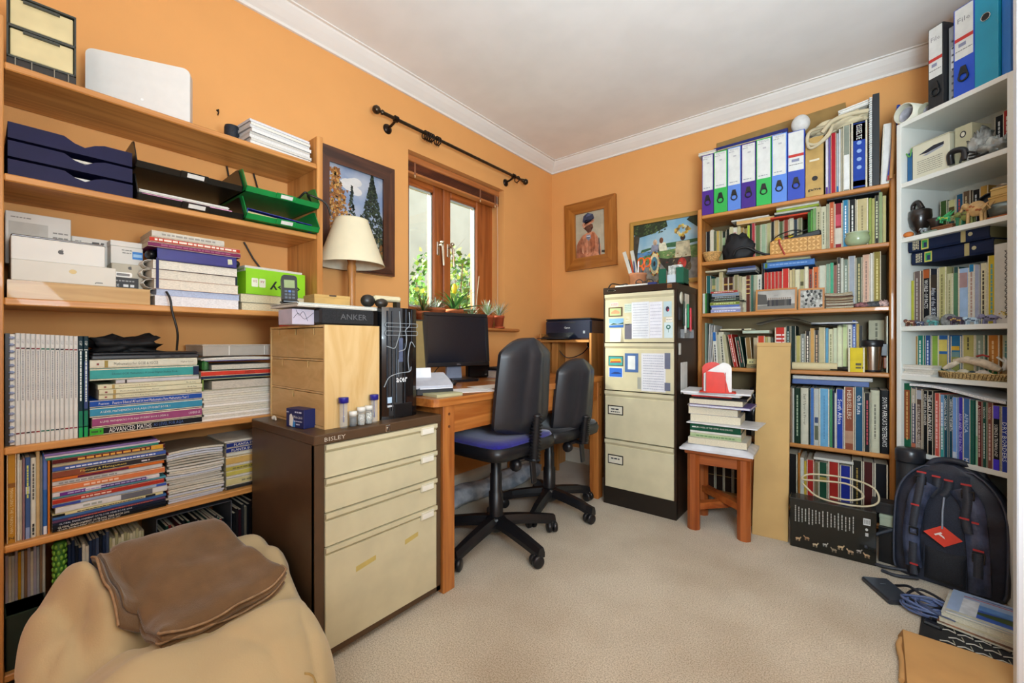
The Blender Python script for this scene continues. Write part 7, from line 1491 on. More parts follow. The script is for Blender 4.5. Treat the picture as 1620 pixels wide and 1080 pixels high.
pile(RB, .245, .05, z+.205, [(.018, .14, '#b9c8b4', 'pale green book lying flat', {})], 'over the leaning books of the fourth back shelf', 'lying books on the fourth back shelf', d=.13)
def mag(u, v): return (RB[0]+.32+.42*u, RB[1]+.035+.16*v, z+.262+.03*math.sin(PI*min(1, u*1.5))*.9-.022*(u > .5)*(u-.5)*2+.004*NZ.noise(Vector((u*4, v*4, 9))))
t = thing('magazine', 'curling grey magazine draped over the fourth shelf books', 'magazine', (0, 0, 0)); part('pages', MB().grid(mag, 20, 4, M('#a8a6ac', .5)).grid(lambda u, v: tuple(Vector(mag(1-u, v))-Vector((0, 0, .005))), 20, 4, M('#d8d6d0', .6)), t, fixn=False); part('cover', MB().grid(lambda u, v: tuple(Vector(mag(u, v))+Vector((0, 0, .001))), 20, 4, M('#b8b4c4', .4)), t, fixn=False)
pile(RB, .585, .05, z+.247, [(.006, .19, '#2a2c30', 'thin dark magazine', {}), (.008, .2, '#c8c8c8', 'thin grey magazine', dict(rz=-2))], 'lying at the middle of the fourth back shelf', 'lying books on the fourth back shelf', d=.14)
t = thing('dictionary', 'chunky yellow pocket dictionary on the fourth back shelf', 'book', rb(.745, .004, z)); c, p = book_geo(.068, .125, .05, '#d6bd1c', PAGE, False, False, False); part('cover', c, t); part('pages', p, t)
mb = MB(); words(mb, .046, .04, .03, .012, M('#4a4210'), -.0012); words(mb, .046, .022, .03, .008, M('#4a4210'), -.0012); part('lettering', mb, t, fixn=False)
t = thing('paper_roll', 'rolled cream paper tube lying on the fourth back shelf', 'roll', rb(.50, .03, z)); part('tube', MB().lathe([(.021, 0), (.021, .20)], (0, 0, .0215), 18, M('#d5c69a', .7), axis='x').lathe([(.017, .0), (.017, .2005)], (0, 0, .0215), 18, M('#a8966a', .8), axis='x'), t)
t = thing('torch', 'small dark metal torch lying beside the yellow dictionary', 'torch', rb(.70, .022, z)); part('barrel', MB().lathe([(.010, 0), (.010, .05), (.013, .055), (.013, .075)], (-.03, 0, .013), 14, M('#2a2624', .3, metal=.5), axis='x'), t); part('lens', MB().lathe([(.0125, .075), (.011, .077), (0, .077)], (-.03, 0, .013), 14, M('#b89a4a', .2), axis='x'), t)
for k, (x, w, h, c, lab) in enumerate([(.272, .10, .024, '#8a7a50', 'flat khaki box at the bottom of the small boxes'), (.275, .052, .03, '#cfc48a', 'small yellowish card box on the khaki box'), (.33, .05, .02, '#cfcab4', 'small white box beside the yellowish box')]): 
    t = carton(rb(x, .012, z+(.0 if k == 0 else .0245)), w, .05, h, M(c, .6), lab, lid=h*.3, group='small boxes on the fourth back shelf'); mb = MB(); words(mb, w*.5, h*.4, w*.5, h*.2, M('#5a5844'), -.0008); part('lettering', mb, t, fixn=False)
t = thing('travel_mug', 'steel travel mug with black lid on the fourth back shelf', 'mug', rb(.842, .048, z)); ST = M('#b4aca0', .22, .03, 8, metal=1)
part('base_ring', MB().lathe([(0, 0), (.036, 0), (.038, .012), (0, .012)], n=28, m=PB), t); part('body', MB().lathe([(.037, .012), (.040, .06), (.043, .13), (.043, .132)], n=28, m=ST), t); part('lid', MB().lathe([(.045, .13), (.047, .135), (.047, .158), (.04, .165), (.0, .166)], n=28, m=PB), t); part('handle', MB().box(.03, .062, -.02, .012, .08, .15, PB, .006).box(.042, .06, -.012, .006, .02, .08, M('#7a3f22', .4), .005), t)
t = thing('block_calendar', 'pale stone-coloured block with engraved lettering behind the mug', 'block', rb(.83, .16, z)); part('block', MB().box(0, .065, 0, .05, 0, .27, M('#b9b394', .6), .002), t); mb = MB(); words(mb, .032, .21, .09, .009, M('#6a664c'), -.0008, -90); part('lettering', mb, t, fixn=False)
row(RB, .8965, .03, z, [(.006, .285, '#c9cdbc', 'thin pale booklet at the far right', dict(dy=0))], 'of the fourth back shelf', G4, d=.15)

# --- fifth row
z = RZ[1]; G5 = 'books on the fifth shelf of the back bookcase'
its = [(.026, .26, '#1d1d20', 'black book near the left end', {}), (.03, .27, '#20242a', 'dark slate book near the left end', {}), (.03, .25, '#14161a', 'second black book near the left end', {}), (.05, .26, '#2a2e34', 'wide charcoal book', {}), (.04, .25, '#1a2a4a', 'dark navy book behind the stool pile', {}), (.05, .26, '#24406a', 'blue book behind the stool pile', {}), (.04, .25, '#2a2c30', 'dark grey book behind the carton', {}), (.05, .26, '#4a5058', 'grey book behind the carton', {}), (.05, .25, '#2f3338', 'dark book behind the carton', {}), (.05, .26, '#22252a', 'dark binder behind the carton', {})]
row(RB, .03, .06, z, its, 'on the fifth back shelf', G5, d=.17)
its = [(.012, .306, '#1b1d26', 'black spiral edged book', dict(dy=0)), (.02, .302, '#7a5c44', 'brown photo-spined book', {}), (.008, .302, '#cfcac0', 'thin white book', {}), (.03, .305, '#16301f', 'dark green hardback', dict(title='~', tc='#a8b898', ts=.5, hard=True)), (.036, .308, '#cdc9b4', 'cream hardback in italic lettering', dict(title='Sail Upon a Frour', tc='#3a382c', ts=.42, tlen=.66, tpos=.62, hard=True)), (.008, .3, '#23302c', 'slim dark book', {}), (.016, .31, '#3f6fb5', 'slim blue book', {}), (.022, .307, '#b9bdb8', 'pale grey photo-spined book', dict(bands=((.1, .35, '#5a6250'), (.4, .5, '#3a4a6a')))), (.046, .31, '#6aa6cc', 'broad light blue book', dict(title='~', tc='#4a86b0', ts=.2)), (.013, .308, '#3f8a5c', 'slim green book', {}), (.008, .305, '#202c4a', 'slim navy book', {}), (.006, .29, '#d8d6ce', 'very thin white book', {}), (.033, .312, '#1c3f9c', 'royal blue guidebook', dict(title='South Africa', tc='#e8ecf4', ts=.5, tpos=.62, tlen=.42)), (.044, .325, '#8c4c34', 'reddish brown picture book', dict(title='HERBSELLERS', tc='#d8c8b0', ts=.4, tpos=.72, tlen=.46, bands=((.1, .3, '#b08a70'),))), (.037, .328, '#1d5070', 'teal blue book with white lettering', dict(title='On Route', tc='#e0e8ec', ts=.5, tpos=.72, tlen=.3)), (.026, .30, '#1c1a1c', 'black book with red lettering', dict(title='~', tc='#a8303c', ts=.5)), (.036, .315, '#c4c2a8', 'buff grey hardback', dict(title='~', tc='#6a685a', ts=.5, tlen=.55, hard=True)), (.038, .318, '#141416', 'black hardback at the right end', dict(title="SOUTH AFRICA'S YESTERDAYS", tc='#d8d6d0', ts=.5, tlen=.78, hard=True))]
x = row(RB, .470, .006, z, its, 'on the fifth back shelf', G5, d=.2)
solo('folder', MB().box(0, .33, 0, .22, 0, .026, M('#3f5a94', .45), .002), 'flat blue folder lying on the fifth shelf books', 'folder', rb(.50, .02, z+.329))
t = thing('laptop', 'closed white laptop lying on the blue folder', 'laptop', rb(.50, .015, z+.3555)); part('base', MB().box(0, .345, 0, .22, 0, .011, M('#cfd0cc', .3), .005), t); part('lid', MB().box(0, .345, 0, .22, .0115, .019, M('#dcdcd8', .3), .004), t)
t = thing('plastic_bag', 'shiny black plastic bag hanging between the stool pile and carton', 'bag', rb(.325, -.072, z+.09)); part('bag_body', crumple(0, 0, 0, .05, .045, .12, .5, M('#131417', .22, .1), 31, 26, 14), t)

# --- lowest row
z = RZ[0]; G6 = 'books on the lowest shelf of the back bookcase'
its = [(.05, .3, '#2a1a14', 'dark brown gold-banded volume', dict(bands=((.3, .31, '#b08a4a'), (.55, .56, '#b08a4a'), (.75, .76, '#b08a4a')))) for _ in range(6)]
row(RB, .045, .04, z, its, 'behind the stool', G6, d=.2)
its = [(.05, .29, '#1a1715', 'black folder with tan edge', dict(dy=0)), (.01, .3, '#b5732e', 'thin orange-brown folder', {}), (.018, .275, '#d5d4cc', 'white papers standing upright', {}), (.012, .26, '#c9a83a', 'thin yellow folder', {}), (.035, .27, '#b02a24', 'red binder at the left', {}), (.018, .26, '#7a6a4a', 'drab small book', {}), (.042, .265, '#1d4a34', 'green binder', dict(bands=((.6, .7, '#b09a4a'),))), (.05, .275, '#a82a22', 'wide red binder', {}), (.05, .265, '#1f2c8c', 'blue binder', {}), (.045, .30, '#22201a', 'black patterned binder', dict(title='~', tc='#a88a3a', ts=1)), (.044, .3, '#4a1c1a', 'maroon leather binder', {}), (.056, .3, '#15151a', 'plain black binder', {})]
row(RB, .475, .03, z, its, 'on the lowest back shelf', G6, d=.2)
sheaf(rb(.60, .03, z+.277, 0), .17, .16, .014, 'white papers lying on the red and green binders', 3, seed=71, cat='papers')

# ================================================================ white corner bookcase
BW = (.158, 2.708, 0, -42)
def bw(x, y, z, rot=0): return frame_at(BW, x, y, z, rot)
WB = M('#e4e4dc', .35, .01, 6)
t = thing('bookcase', 'narrow white bookcase standing diagonally in the right corner', 'bookcase', BW)
part('side_panel', MB().box(-.004, .016, 0, .278, 0, 2.02, WB, .001), t); part('side_panel', MB().box(.396, .416, 0, .278, 0, 2.02, WB, .001), t); part('back_panel', MB().box(.0, .41, .274, .279, .03, 2.02, M('#c9c8bc', .5)), t); part('plinth', MB().box(.016, .396, .02, .04, 0, .06, WB), t)
BZ = [.08, .50, .843, 1.070, 1.482, 1.738, 2.022]
for z in BZ: part('shelf', MB().box(.016, .396, .002, .274, z-.021, z, WB, .001), t)
# --- top
z = BZ[6]
archfile(bw(.118, .015, z), .058, .36, .24, '#1d1f22', 'black lever arch file with red striped label on the white bookcase', 'file', group='lever arch files on the white bookcase', lz=(.38, .99))
t = thing('ring_binder', 'grey translucent ring binder between the black and blue files', 'binder', bw(.178, .04, z)); part('cover', MB().box(0, .036, 0, .22, 0, .33, M('#a8aaac', .25, alpha=.9), .002), t); part('spine_label', MB().box(.01, .02, -.001, .0, .14, .24, M('#e4e8ec')), t); mb = MB()
for k in range(9): mb.box(.012, .022, -.0012, 0, .02+.03*k, .028+.03*k, M('#5a5c60', .4))
part('rings', mb, t)
archfile(bw(.216, .012, z), .072, .37, .24, '#1f4fc4', 'royal blue lever arch file on top of the white bookcase', 'file', group='lever arch files on the white bookcase', lz=(.42, .99))
t = archfile(bw(.291, .008, z), .074, .36, .24, '#1a93b4', 'turquoise lever arch file with plain spine on the white bookcase', None, False, group='lever arch files on the white bookcase'); part('finger_hole', MB().lathe([(.014, 0), (.014, .002)], (.036, -.002, .265), 20, M('#141414'), axis='y').tube([(.036+.0145*math.cos(a*PI/8), -.002, .265+.0145*math.sin(a*PI/8)) for a in range(16)], .0015, CHR, 5, True), t)
archfile(bw(.368, .02, z), .026, .36, .24, '#1a6ab8', 'narrow mid blue file at the right end of the white bookcase top', None, False, group='lever arch files on the white bookcase')
def rollp(x, y, r, l, tilt, lab, c):
    t = thing('paper_roll', lab, 'roll', (bw(x, y, z)[0], bw(x, y, z)[1], z+r, (0, 0, -42+tilt)))
    part('roll', MB().lathe([(r*.93, .0), (r, 0), (r, l), (r*.93, l), (r*.93, 0)], (0, 0, 0), 28, M(c, .6), axis='y', caps=False), t)
    part('inner_roll', MB().lathe([(r*.74, .02), (r*.78, .02), (r*.78, l), (r*.74, l), (r*.74, .02)], (0, 0, -r*.14), 24, M('#cfcad0', .6, .15, 30), axis='y', caps=False), t)
rollp(.022, .006, .044, .25, 0, 'large rolled poster at the left end of the white bookcase top', '#e4e0cc'); rollp(.092, .03, .027, .22, 0, 'smaller rolled poster beside the black lever arch file', '#d0cdb4')
# --- second: boxes
z = BZ[5]
t = carton(bw(.050, .02, z), .145, .12, .155, M('#d8d4bc', .5, .02, 10), 'white product box printed with a flat black device', lid=None); part('device_picture', MB().poly([(.025, .108), (.085, .128), (.125, .128), (.125, .116), (.06, .105)], M('#1c2230'), -.0006).poly([(.04, .098), (.06, .104), (.125, .116), (.12, .108), (.06, .095)], M('#9aa0ac'), -.0004), t, fixn=False)
mb = MB()
for k in range(7): words(mb, .07, .078-.009*k, .1, .003, M('#8a887c'), -.0006)
part('lettering', mb, t, fixn=False); part('flap', MB().box(-.003, .148, -.002, .1, .155, .158, M('#cfcab0', .5)), t)
t = carton(bw(.207, .03, z), .06, .1, .165, M('#b8b494', .55), 'tall beige ink box with dark round mark', lid=None); part('maker_mark', MB().disc(.03, .128, .011, .014, M('#1a1c22'), -.0006), t, fixn=False); part('print_dots', MB().disc(.03, .128, .007, .009, M('#d8d4c0'), -.001), t, fixn=False)
solo('headset', MB().tube(smooth_pts([(0, 0, .01), (.0, -.005, .05), (.02, -.006, .06), (.045, 0, .05), (.05, .0, .01)]), .012, M('#16181c', .35), 8), 'black headset piece in front of the beige ink box', 'headset', bw(.212, .006, z)); 
for k, (x, y, rx, rz_, c, lab) in enumerate([(.285, .05, .04, .07, '#3a3c3a', 'crumpled dark plastic bag beside the ink box'), (.34, .045, .05, .04, '#7a7d78', 'crumpled clear grey plastic bag at the right')]): solo('plastic_bag', crumple(0, 0, 0, rx, .04, rz_, .7, M(c, .15, .4, 20, h2='#b8bab4'), 40+k, 28, 16), lab, 'bag', bw(x, y, z))
tube_obj('power_cable', smooth_pts([bw(.24, .01, z+.005)[:3], bw(.26, .0+.004, z+.04)[:3], bw(.30, .004, z+.02)[:3], bw(.25, .004, z+.02)[:3], bw(.29, .004, z+.005)[:3], bw(.34, .008, z+.01)[:3]]), .004, CABLE, 'tangled black cable on the box shelf of the white bookcase', 'cable', 6)
row(BW, .268, .13, z, [(.034, .19, '#17181c', 'black paperback with white letters', dict(title='~', tc='#d8d8d8', ts=.8)), (.03, .195, '#a82c26', 'red paperback with cream letters', dict(title='~', tc='#e8d8c8', ts=.8)), (.016, .18, '#5a3a7a', 'violet paperback', {}), (.024, .175, '#2a5a7a', 'teal photo paperback', dict(bands=((.3, .7, '#6a8a9a'),))), (.012, .19, '#c8b48c', 'thin tan paperback', {})], 'on the box shelf of the white bookcase', 'paperbacks on the box shelf', d=.11)
for k, (x, c, lab) in enumerate([(.02, '#1f5a8a', 'blue carton behind the white product box'), (.03, '#8a6a3a', 'brown envelope behind the white product box')]): solo('carton', MB().box(0, .02, 0, .1, 0, .14-.03*k, M(c, .5), .001), lab, 'carton', bw(x-.0, .03+.11*k, z))
tube_obj('green_band', smooth_pts([bw(.02, .025, z+.14)[:3], bw(.035, .025, z+.12)[:3], bw(.05, .015, z+.15)[:3]]), .003, M('#5aa04a', .5), 'green band over the blue carton', 'band', 6)
# --- third: ornaments
z = BZ[4]; EB = M('#1d1512', .3, .1, 12, coat=.3)
t = thing('vase', 'dark carved wooden goblet at the left of the ornament shelf', 'vase', bw(.052, .06, z)); part('body', MB().lathe([(0, 0), (.03, 0), (.03, .006), (.012, .012), (.012, .022), (.034, .05), (.042, .09), (.04, .12), (.034, .125), (.034, .115), (.03, .06), (0, .05)], n=24, m=EB), t); part('beak', MB().tube(smooth_pts([(-.03, 0, .12), (-.03, 0, .15), (-.01, 0, .165), (.01, 0, .13)]), [.012]*13+[.008]*6 if False else .01, EB, 8), t)
row(BW, .06, .15, z, [(.03, .165, '#3f5a2a', 'green picture paperback', {}), (.03, .16, '#c8c48a', 'cream yellow picture paperback', dict(bands=((.1, .4, '#3a5a5a'), (.55, .8, '#5a4a2a')))), (.03, .175, '#2a5a7c', 'blue paperback with red letters', dict(title='~', tc='#c84a3a', ts=.9)), (.03, .178, '#6a5440', 'brown history paperback', dict(title='~', tc='#c8b890', ts=.8)), (.03, .175, '#16181a', 'black paperback with white script', dict(title='~', tc='#c8ccd0', ts=.8)), (.03, .18, '#c49a4a', 'tan yellow paperback', {})], 'behind the ornaments of the white bookcase', 'paperbacks behind the ornaments', d=.11)
solo('orange_fruit', MB().ball((0, 0, .014), (.02, .018, .014), M('#c8702a', .6, .1, 60)), 'orange rounded gourd at the front of the ornament shelf', 'gourd', bw(.032, .022, z))
t = thing('cup', 'small dark brown cup with flared rim on the ornament shelf', 'cup', bw(.118, .06, z)); part('body', MB().lathe([(0, 0), (.018, 0), (.022, .05), (.032, .066), (.028, .066), (.018, .04), (0, .01)], n=20, m=M('#2a1c16', .4)), t); part('foot_ring', MB().lathe([(.02, 0), (.022, .004), (.02, .008)], n=20, m=M('#1c120e', .4)), t)
def critter(fr, label, c, s=1.0, spots=None, wings=False, kind='animal figurine', name='animal_figurine', tall=1.0):
    t = thing(name, label, kind, fr); m = M(c, .5, .1, 60)
    mb = MB().ball((0, 0, .02*s*tall), (.022*s, .011*s, .011*s*tall), m, 12, 8).ball((-.024*s, 0, .027*s*tall), (.009*s, .008*s, .009*s), m, 10, 7).tube([(-.03*s, 0, .026*s*tall), (-.036*s, 0, .02*s*tall)], .0035*s, m, 6); part('body', mb, t)
    for dx, dy in ((-.014, -.006), (-.014, .006), (.014, -.006), (.014, .006)): part('leg', MB().tube([(dx*s, dy*s, .016*s*tall), (dx*s*1.1, dy*s, .0)], .0035*s, m, 6), t)
    if spots:
        mb = MB()
        for k in range(5): a = k*1.3; mb.ball(((-.014+.007*k)*s, -.0095*s, (.02+.004*math.sin(a))*s*tall), (.004*s, .002*s, .003*s), M(spots, .5), 6, 5)
        part('spots', mb, t)
    part('tail', MB().tube([(.021*s, 0, .024*s*tall), (.03*s, 0, .016*s*tall)], .0018*s, m, 5), t)
    if wings:
        for q in (-1, 1): part('wing', MB().prism([(-.01*s, .026*s), (.02*s, .03*s), (.035*s, .05*s)], q*.008*s-.001, q*.008*s+.001, m, 'y'), t)
    return t
critter(bw(.165, .04, z+.036), 'bright green winged insect ornament on the ornament shelf', '#3fae6a', .9, '#d8c840', True)
carton(bw(.125, .02, z), .08, .06, .022, M('#7a4a2a', .5), 'flat reddish wooden box under the green insect', lid=.008); carton(bw(.09, .012, z), .06, .03, .01, M('#8a9a8a', .5), 'small flat grey-green tin on the ornament shelf', lid=.003)
critter(bw(.10, .016, z+.0105), 'small silver lizard ornament on the grey-green tin', '#a8b0b4', .55, '#4a5058')
carton(bw(.215, .02, z), .025, .03, .04, M('#1f6a4a', .5), 'tiny green and white striped box on the ornament shelf', lid=.01)
critter(bw(.252, .03, z), 'mossy green and brown frog ornament on the ornament shelf', '#7a8040', 1.3, '#4a3a20', tall=1.5)
critter(bw(.287, .022, z), 'tan and orange carved beast with raised snout', '#c8a068', 1.5, '#a85a2a', True, tall=1.9)
t = thing('mirror', 'dark oval tray propped behind the carved beast', 'tray', bw(.275, .11, z)); part('disc', MB().lathe([(0, 0), (.05, 0), (.052, .006), (0, .008)], (0, .0, .08), 24, M('#111214', .2), axis='y').tube([(.05*math.cos(a*PI/10), 0, .08+.05*math.sin(a*PI/10)) for a in range(20)], .003, M('#2a2c30', .2), 6, True), t)
for k, (x, zz, w, c, lab) in enumerate([(.315, .062, .075, '#cda860', 'lower pale wooden box at the right of the ornament shelf'), (.322, .093, .07, '#d8b870', 'upper pale wooden box with layered front')]):
    carton(bw(x, .035, z+zz), w, .1, .03, wood(c, '#b08a48', 0, 6), lab, lid=.008, group='wooden boxes on the ornament shelf')
t = thing('metal_dish', 'wide grey metal dish under the pale wooden boxes', 'dish', bw(.345, .085, z+.012)); part('dish_wall', MB().lathe([(0, 0), (.045, 0), (.052, .03), (.054, .05), (.05, .05), (.042, .006), (0, .005)], n=26, m=M('#7c8682', .3, metal=.5)), t); part('rim', MB().lathe([(.05, .047), (.055, .049), (.05, .051)], n=26, m=M('#98a09c', .3, metal=.5)), t)
carton(bw(.295, .03, z), .09, .1, .0115, wood('#b8682c', '#98501c', 0, 6), 'flat orange wooden slab under the metal dish', lid=None)
t = thing('net_bag', 'pale gauze bag lying above the wooden boxes', 'bag', bw(.30, .06, z+.1245)); part('cloth', crumple(.045, .04, 0, .055, .04, .012, .6, M('#b9b0a0', .6), 55, 20, 10), t)
# --- fourth: navy volumes and a row of books
z = BZ[3]; zt = z+.285
for k in range(2):
    t = thing('boxed_volume', ['lower navy boxed atlas volume lying on the white bookcase books', 'upper navy boxed atlas volume lying on the white bookcase books'][k], 'book', bw(.03-.006*k, .03+.01*(1-k), zt+.058*k)); c, p = book_geo(.056, .30, .2, '#17233f', M('#8a8660', .7), True, False, True); part('cover', c, t); part('pages', p, t)
    part('spine_band', MB().poly([(.205, .002), (.222, .002), (.222, .054), (.205, .054)], M('#a89a68'), -.0006), t, fixn=False); part('emblem_panel', MB().poly([(.055, .004), (.085, .004), (.085, .05), (.055, .05)], M('#c8c060'), -.0006).poly([(.059, .01), (.081, .01), (.081, .044), (.059, .044)], M('#2f9a4a'), -.001).poly([(.066, .012), (.078, .012), (.078, .034), (.066, .034)], M('#1a2a5a'), -.0014), t, fixn=False)
    mb = MB()
    for q in range(4): words(mb, .022+.007*q, .028, .04, .0045, M('#c8c0a0'), -.0008, -90)
    part('lettering', mb, t, fixn=False); part('coat_of_arms', MB().disc(.238, .03, .008, .008, M('#b8b08a'), -.0008), t, fixn=False)
its = [(.012, .215, '#a8a83a', 'slim olive yellow book', {}), (.03, .255, '#5a4a48', 'plum brown hardback', dict(title='~', tc='#b0a8a0', ts=.4, bands=((.0, 1, '#6a5a56'),))), (.034, .26, '#15161a', 'black encyclopaedia with fiery emblem', dict(title='WORLD OF FACTS', tc='#e4e4e0', ts=.46, tlen=.5, tpos=.56, bands=((.84, .99, '#a8562a'),))), (.034, .255, '#1a1f2c', 'black astronomy atlas', dict(title='Atlas of the SKIES', tc='#c8d0dc', ts=.5, tlen=.5, tpos=.42, bands=((.62, .9, '#3a3028'),))), (.03, .258, '#b5b07a', 'olive buff hardback', dict(title='~', tc='#7a7648', ts=.5)), (.022, .225, '#c0bf98', 'shorter buff book', dict(title='~', tc='#8a8860', ts=.4)), (.02, .25, '#2a4a4a', 'dark teal patterned book', dict(bands=((.1, .9, '#4f7a5a'),))), (.04, .24, '#9db8d8', 'wide pale blue book with bird picture', dict(bands=((.66, .92, '#a88a8a'),))), (.02, .25, '#d4d0c4', 'white book with blue tip', dict(bands=((.88, 1, '#2a7aa8'),), title='~', tc='#a8887a')), (.018, .245, '#9aa0b4', 'grey lilac book', {}), (.022, .25, '#d6cfa8', 'cream book with dark capitals', dict(title='~', tc='#3a3428', ts=.6)), (.03, .275, '#c9b23a', 'tall mustard yellow book', dict(title='~', tc='#5a9a9a', ts=.5)), (.008, .272, '#a8841c', 'slim amber book', {}), (.028, .285, '#26347a', 'tall navy book with pink lettering', dict(title='~', tc='#d88aa0', ts=.6)), (.012, .28, '#8a94c4', 'lavender blue book', {})]
row(BW, .018, .05, z, its, 'on the fourth shelf of the white bookcase', 'books on the fourth white shelf', d=.18)
t = thing('decorative_box', 'tall white box with black lattice pattern on the white bookcase', 'box', bw(.345, .02, z)); part('box_body', MB().box(0, .05, 0, .2, 0, .31, M('#c4c2b8', .5), .001), t); mb = MB()
for k in range(12):
    q = .02+k*.022
    for a, b in (((.032, q), (.049, q+.016)), ((.032, q+.016), (.049, q))): mb.prism([(a[0], a[1]), (a[0]+.003, a[1]), (b[0], b[1]), (b[0]-.003, b[1])], -.001, 0, M('#1a1a1c'), 'y')
    mb.box(.032, .049, -.001, 0, q+.017, q+.019, M('#1a1a1c'))
part('lattice_print', mb, t, kind='stuff')
for k, (x, s_, c, sp, lab) in enumerate([(.045, .95, '#6a3a2a', '#d8b898', 'brown and pink painted pig ornament on the fourth white shelf'), (.085, .7, '#4a5068', '#c8ccd4', 'small grey-blue bird ornament on the fourth white shelf'), (.135, .75, '#5aa09c', '#2a5a5a', 'little turquoise turtle ornament on the fourth white shelf'), (.225, 1.1, '#4a3a4c', '#d8b060', 'dark purple rhinoceros ornament on the fourth white shelf'), (.275, .95, '#b9d0e0', '#2a3a5a', 'pale blue cow ornament on the fourth white shelf'), (.335, 1.15, '#8a86a4', '#2a2840', 'spotted lilac cat ornament on the fourth white shelf')]): critter(bw(x, .018, z), lab, c, s_, sp)
critter(bw(.375, .03, z), 'tall pale yellow giraffe-like ornament at the right end', '#d8c880', 1.0, '#b89a3a', True, tall=1.9)
for k, (x, r_, lab) in enumerate([(.115, .03, 'left rounded grey stone on the fourth white shelf'), (.185, .031, 'right rounded grey stone on the fourth white shelf')]): solo('stone', crumple(0, 0, 0, r_, r_*.6, r_*1.0, .12, M('#8a8c8a', .85, .2, 90, .3, 200), 60+k, 22, 14), lab, 'stone', bw(x, .034, z))
# --- fifth: paperbacks, magazines and a shell tray
z = BZ[2]
its = [(.014, .182, '#b08a50', 'tan paperback at the left', {}), (.028, .185, '#1f7a6c', 'teal green paperback', dict(title='~', tc='#d0e0d8', ts=.5)), (.027, .185, '#2a4f8c', 'blue paperback', dict(title='~', tc='#c8d4e8', ts=.5)), (.029, .183, '#8aae4a', 'fresh green paperback', {}), (.044, .184, '#2f62a0', 'blue and yellow landscape guide', dict(bands=((.2, .55, '#a8a050'), (.05, .2, '#3f7a6a'), (.62, .9, '#d8c868')))), (.042, .18, '#2a6a94', 'blue and gold landscape guide', dict(bands=((.1, .5, '#8a9050'), (.5, .62, '#6a8a8a'), (.66, .76, '#d0a83a')))), (.048, .184, '#b9b06a', 'olive yellow guide with script lettering', dict(title='~', tc='#4a4a30', ts=.8, tpos=.8, tlen=.3)), (.032, .183, '#8a9a8a', 'grey-green guide', dict(title='~', tc='#c8d0c8')), (.01, .182, '#4a6a4a', 'thin forest green guide', {}), (.04, .182, '#c4803a', 'orange guide', dict(title='~', tc='#e8c890', bands=((.0, .25, '#3a7a4a'),))), (.026, .182, '#b0c0b0', 'pale green guide', dict(title='~', tc='#5a8a8a')), (.04, .178, '#c9bf8a', 'straw guide with italic lettering', dict(title='Salim Sahib', tc='#2a2a24', ts=.4, tlen=.5, tpos=.66)), (.012, .19, '#2a7aa8', 'slim cyan guide', {})]
row(BW, .0165, .07, z, its, 'on the fifth shelf of the white bookcase', 'guides on the fifth white shelf', d=.14)
sheaf(bw(.018, .01, z, 0), .12, .05, .05, 'small stack of cream notepads at the left of the fifth white shelf', 5, seed=91, cat='notepads')
t = thing('wicker_tray', 'oval woven tray of shells and driftwood on the white bookcase', 'tray', bw(.268, .045, z)); mb = MB(); WK = M('#cdb27a', .8, .25, 160)
for k in range(5): mb.tube([((.112+.003*k)*math.cos(a*PI/20), (.04+.002*k)*math.sin(a*PI/20), .004+.0058*k) for a in range(40)], .0035, WK, 6, True)
part('woven_rim', mb, t); part('tray_base', MB().prism([(.112*math.cos(a*PI/16), .04*math.sin(a*PI/16)) for a in range(32)], 0, .004, WK, 'z'), t); mb = MB()
for a in range(60): q = a*PI/30; mb.tube([(.122*math.cos(q), .047*math.sin(q), .004), (.127*math.cos(q+.04), .049*math.sin(q+.04), .026)], .0014, M('#6a4a24', .8), 4)
part('weave_stitch', mb, t, kind='stuff')
def wood_piece(u): return None
solo('driftwood', MB().tube([bw(.205, .03, z+.075)[:3], bw(.25, .03, z+.082)[:3], bw(.30, .035, z+.07)[:3], bw(.345, .03, z+.052)[:3], bw(.36, .03, z+.045)[:3]], [.008, .015, .017, .014, .008], M('#c9b8a0', .9, .15, 40, .3, 90), 10), 'smooth pale driftwood branch on the woven tray', 'driftwood')
solo('driftwood', MB().tube([bw(.175, .02, z+.04)[:3], bw(.20, .02, z+.055)[:3], bw(.225, .022, z+.07)[:3]], [.007, .012, .008], M('#d8cdb8', .9, .15, 40), 8), 'short pale driftwood stub leaning at the left of the tray', 'driftwood')
for k, (x, rx, c, lab) in enumerate([(.19, .018, '#b0b4a4', 'grey-green shell at the left of the woven tray'), (.235, .028, '#d2c8b0', 'large ribbed cream shell in the woven tray'), (.265, .016, '#3a4a50', 'dark shell under the driftwood'), (.30, .03, '#dccfc0', 'pale pink scallop shell at the right of the tray')]): solo('seashell', MB().grid(lambda u, v: ((-rx+2*rx*u)*math.sin(PI*max(.03, v)), -.01+.03*v, .012+.5*rx*math.sin(PI*u)*math.sin(PI*v)+.0012*math.cos(u*40)), 30, 10, M(c, .5, .1, 40)), lab, 'shell', bw(x, .03, z+.016), fixn=False)
solo('coral', MB().tube(smooth_pts([(0, 0, 0), (.01, 0, .03), (0, 0, .05)]), [.008]*8+[.004]*5, M('#d8d6d0', .9), 6).tube([(.004, 0, .02), (.03, 0, .045)], .004, M('#d8d6d0', .9), 6).tube([(.006, 0, .03), (-.02, 0, .05)], .004, M('#d8d6d0', .9), 6), 'small white coral branch at the right end of the tray', 'coral', bw(.355, .05, z+.045))
solo('stone', MB().box(-.02, .02, -.02, .02, 0, .045, M('#9a7a4a', .9, .3, 30), .012), 'brown rough stone block at the right end of the tray', 'stone', bw(.372, .05, z))
solo('red_pod', MB().tube([(0, 0, 0), (.02, 0, .006), (.04, 0, 0)], .004, M('#a83a34', .5), 6), 'small red seed pod lying on the driftwood', 'seed pod', bw(.27, .05, z+.096))
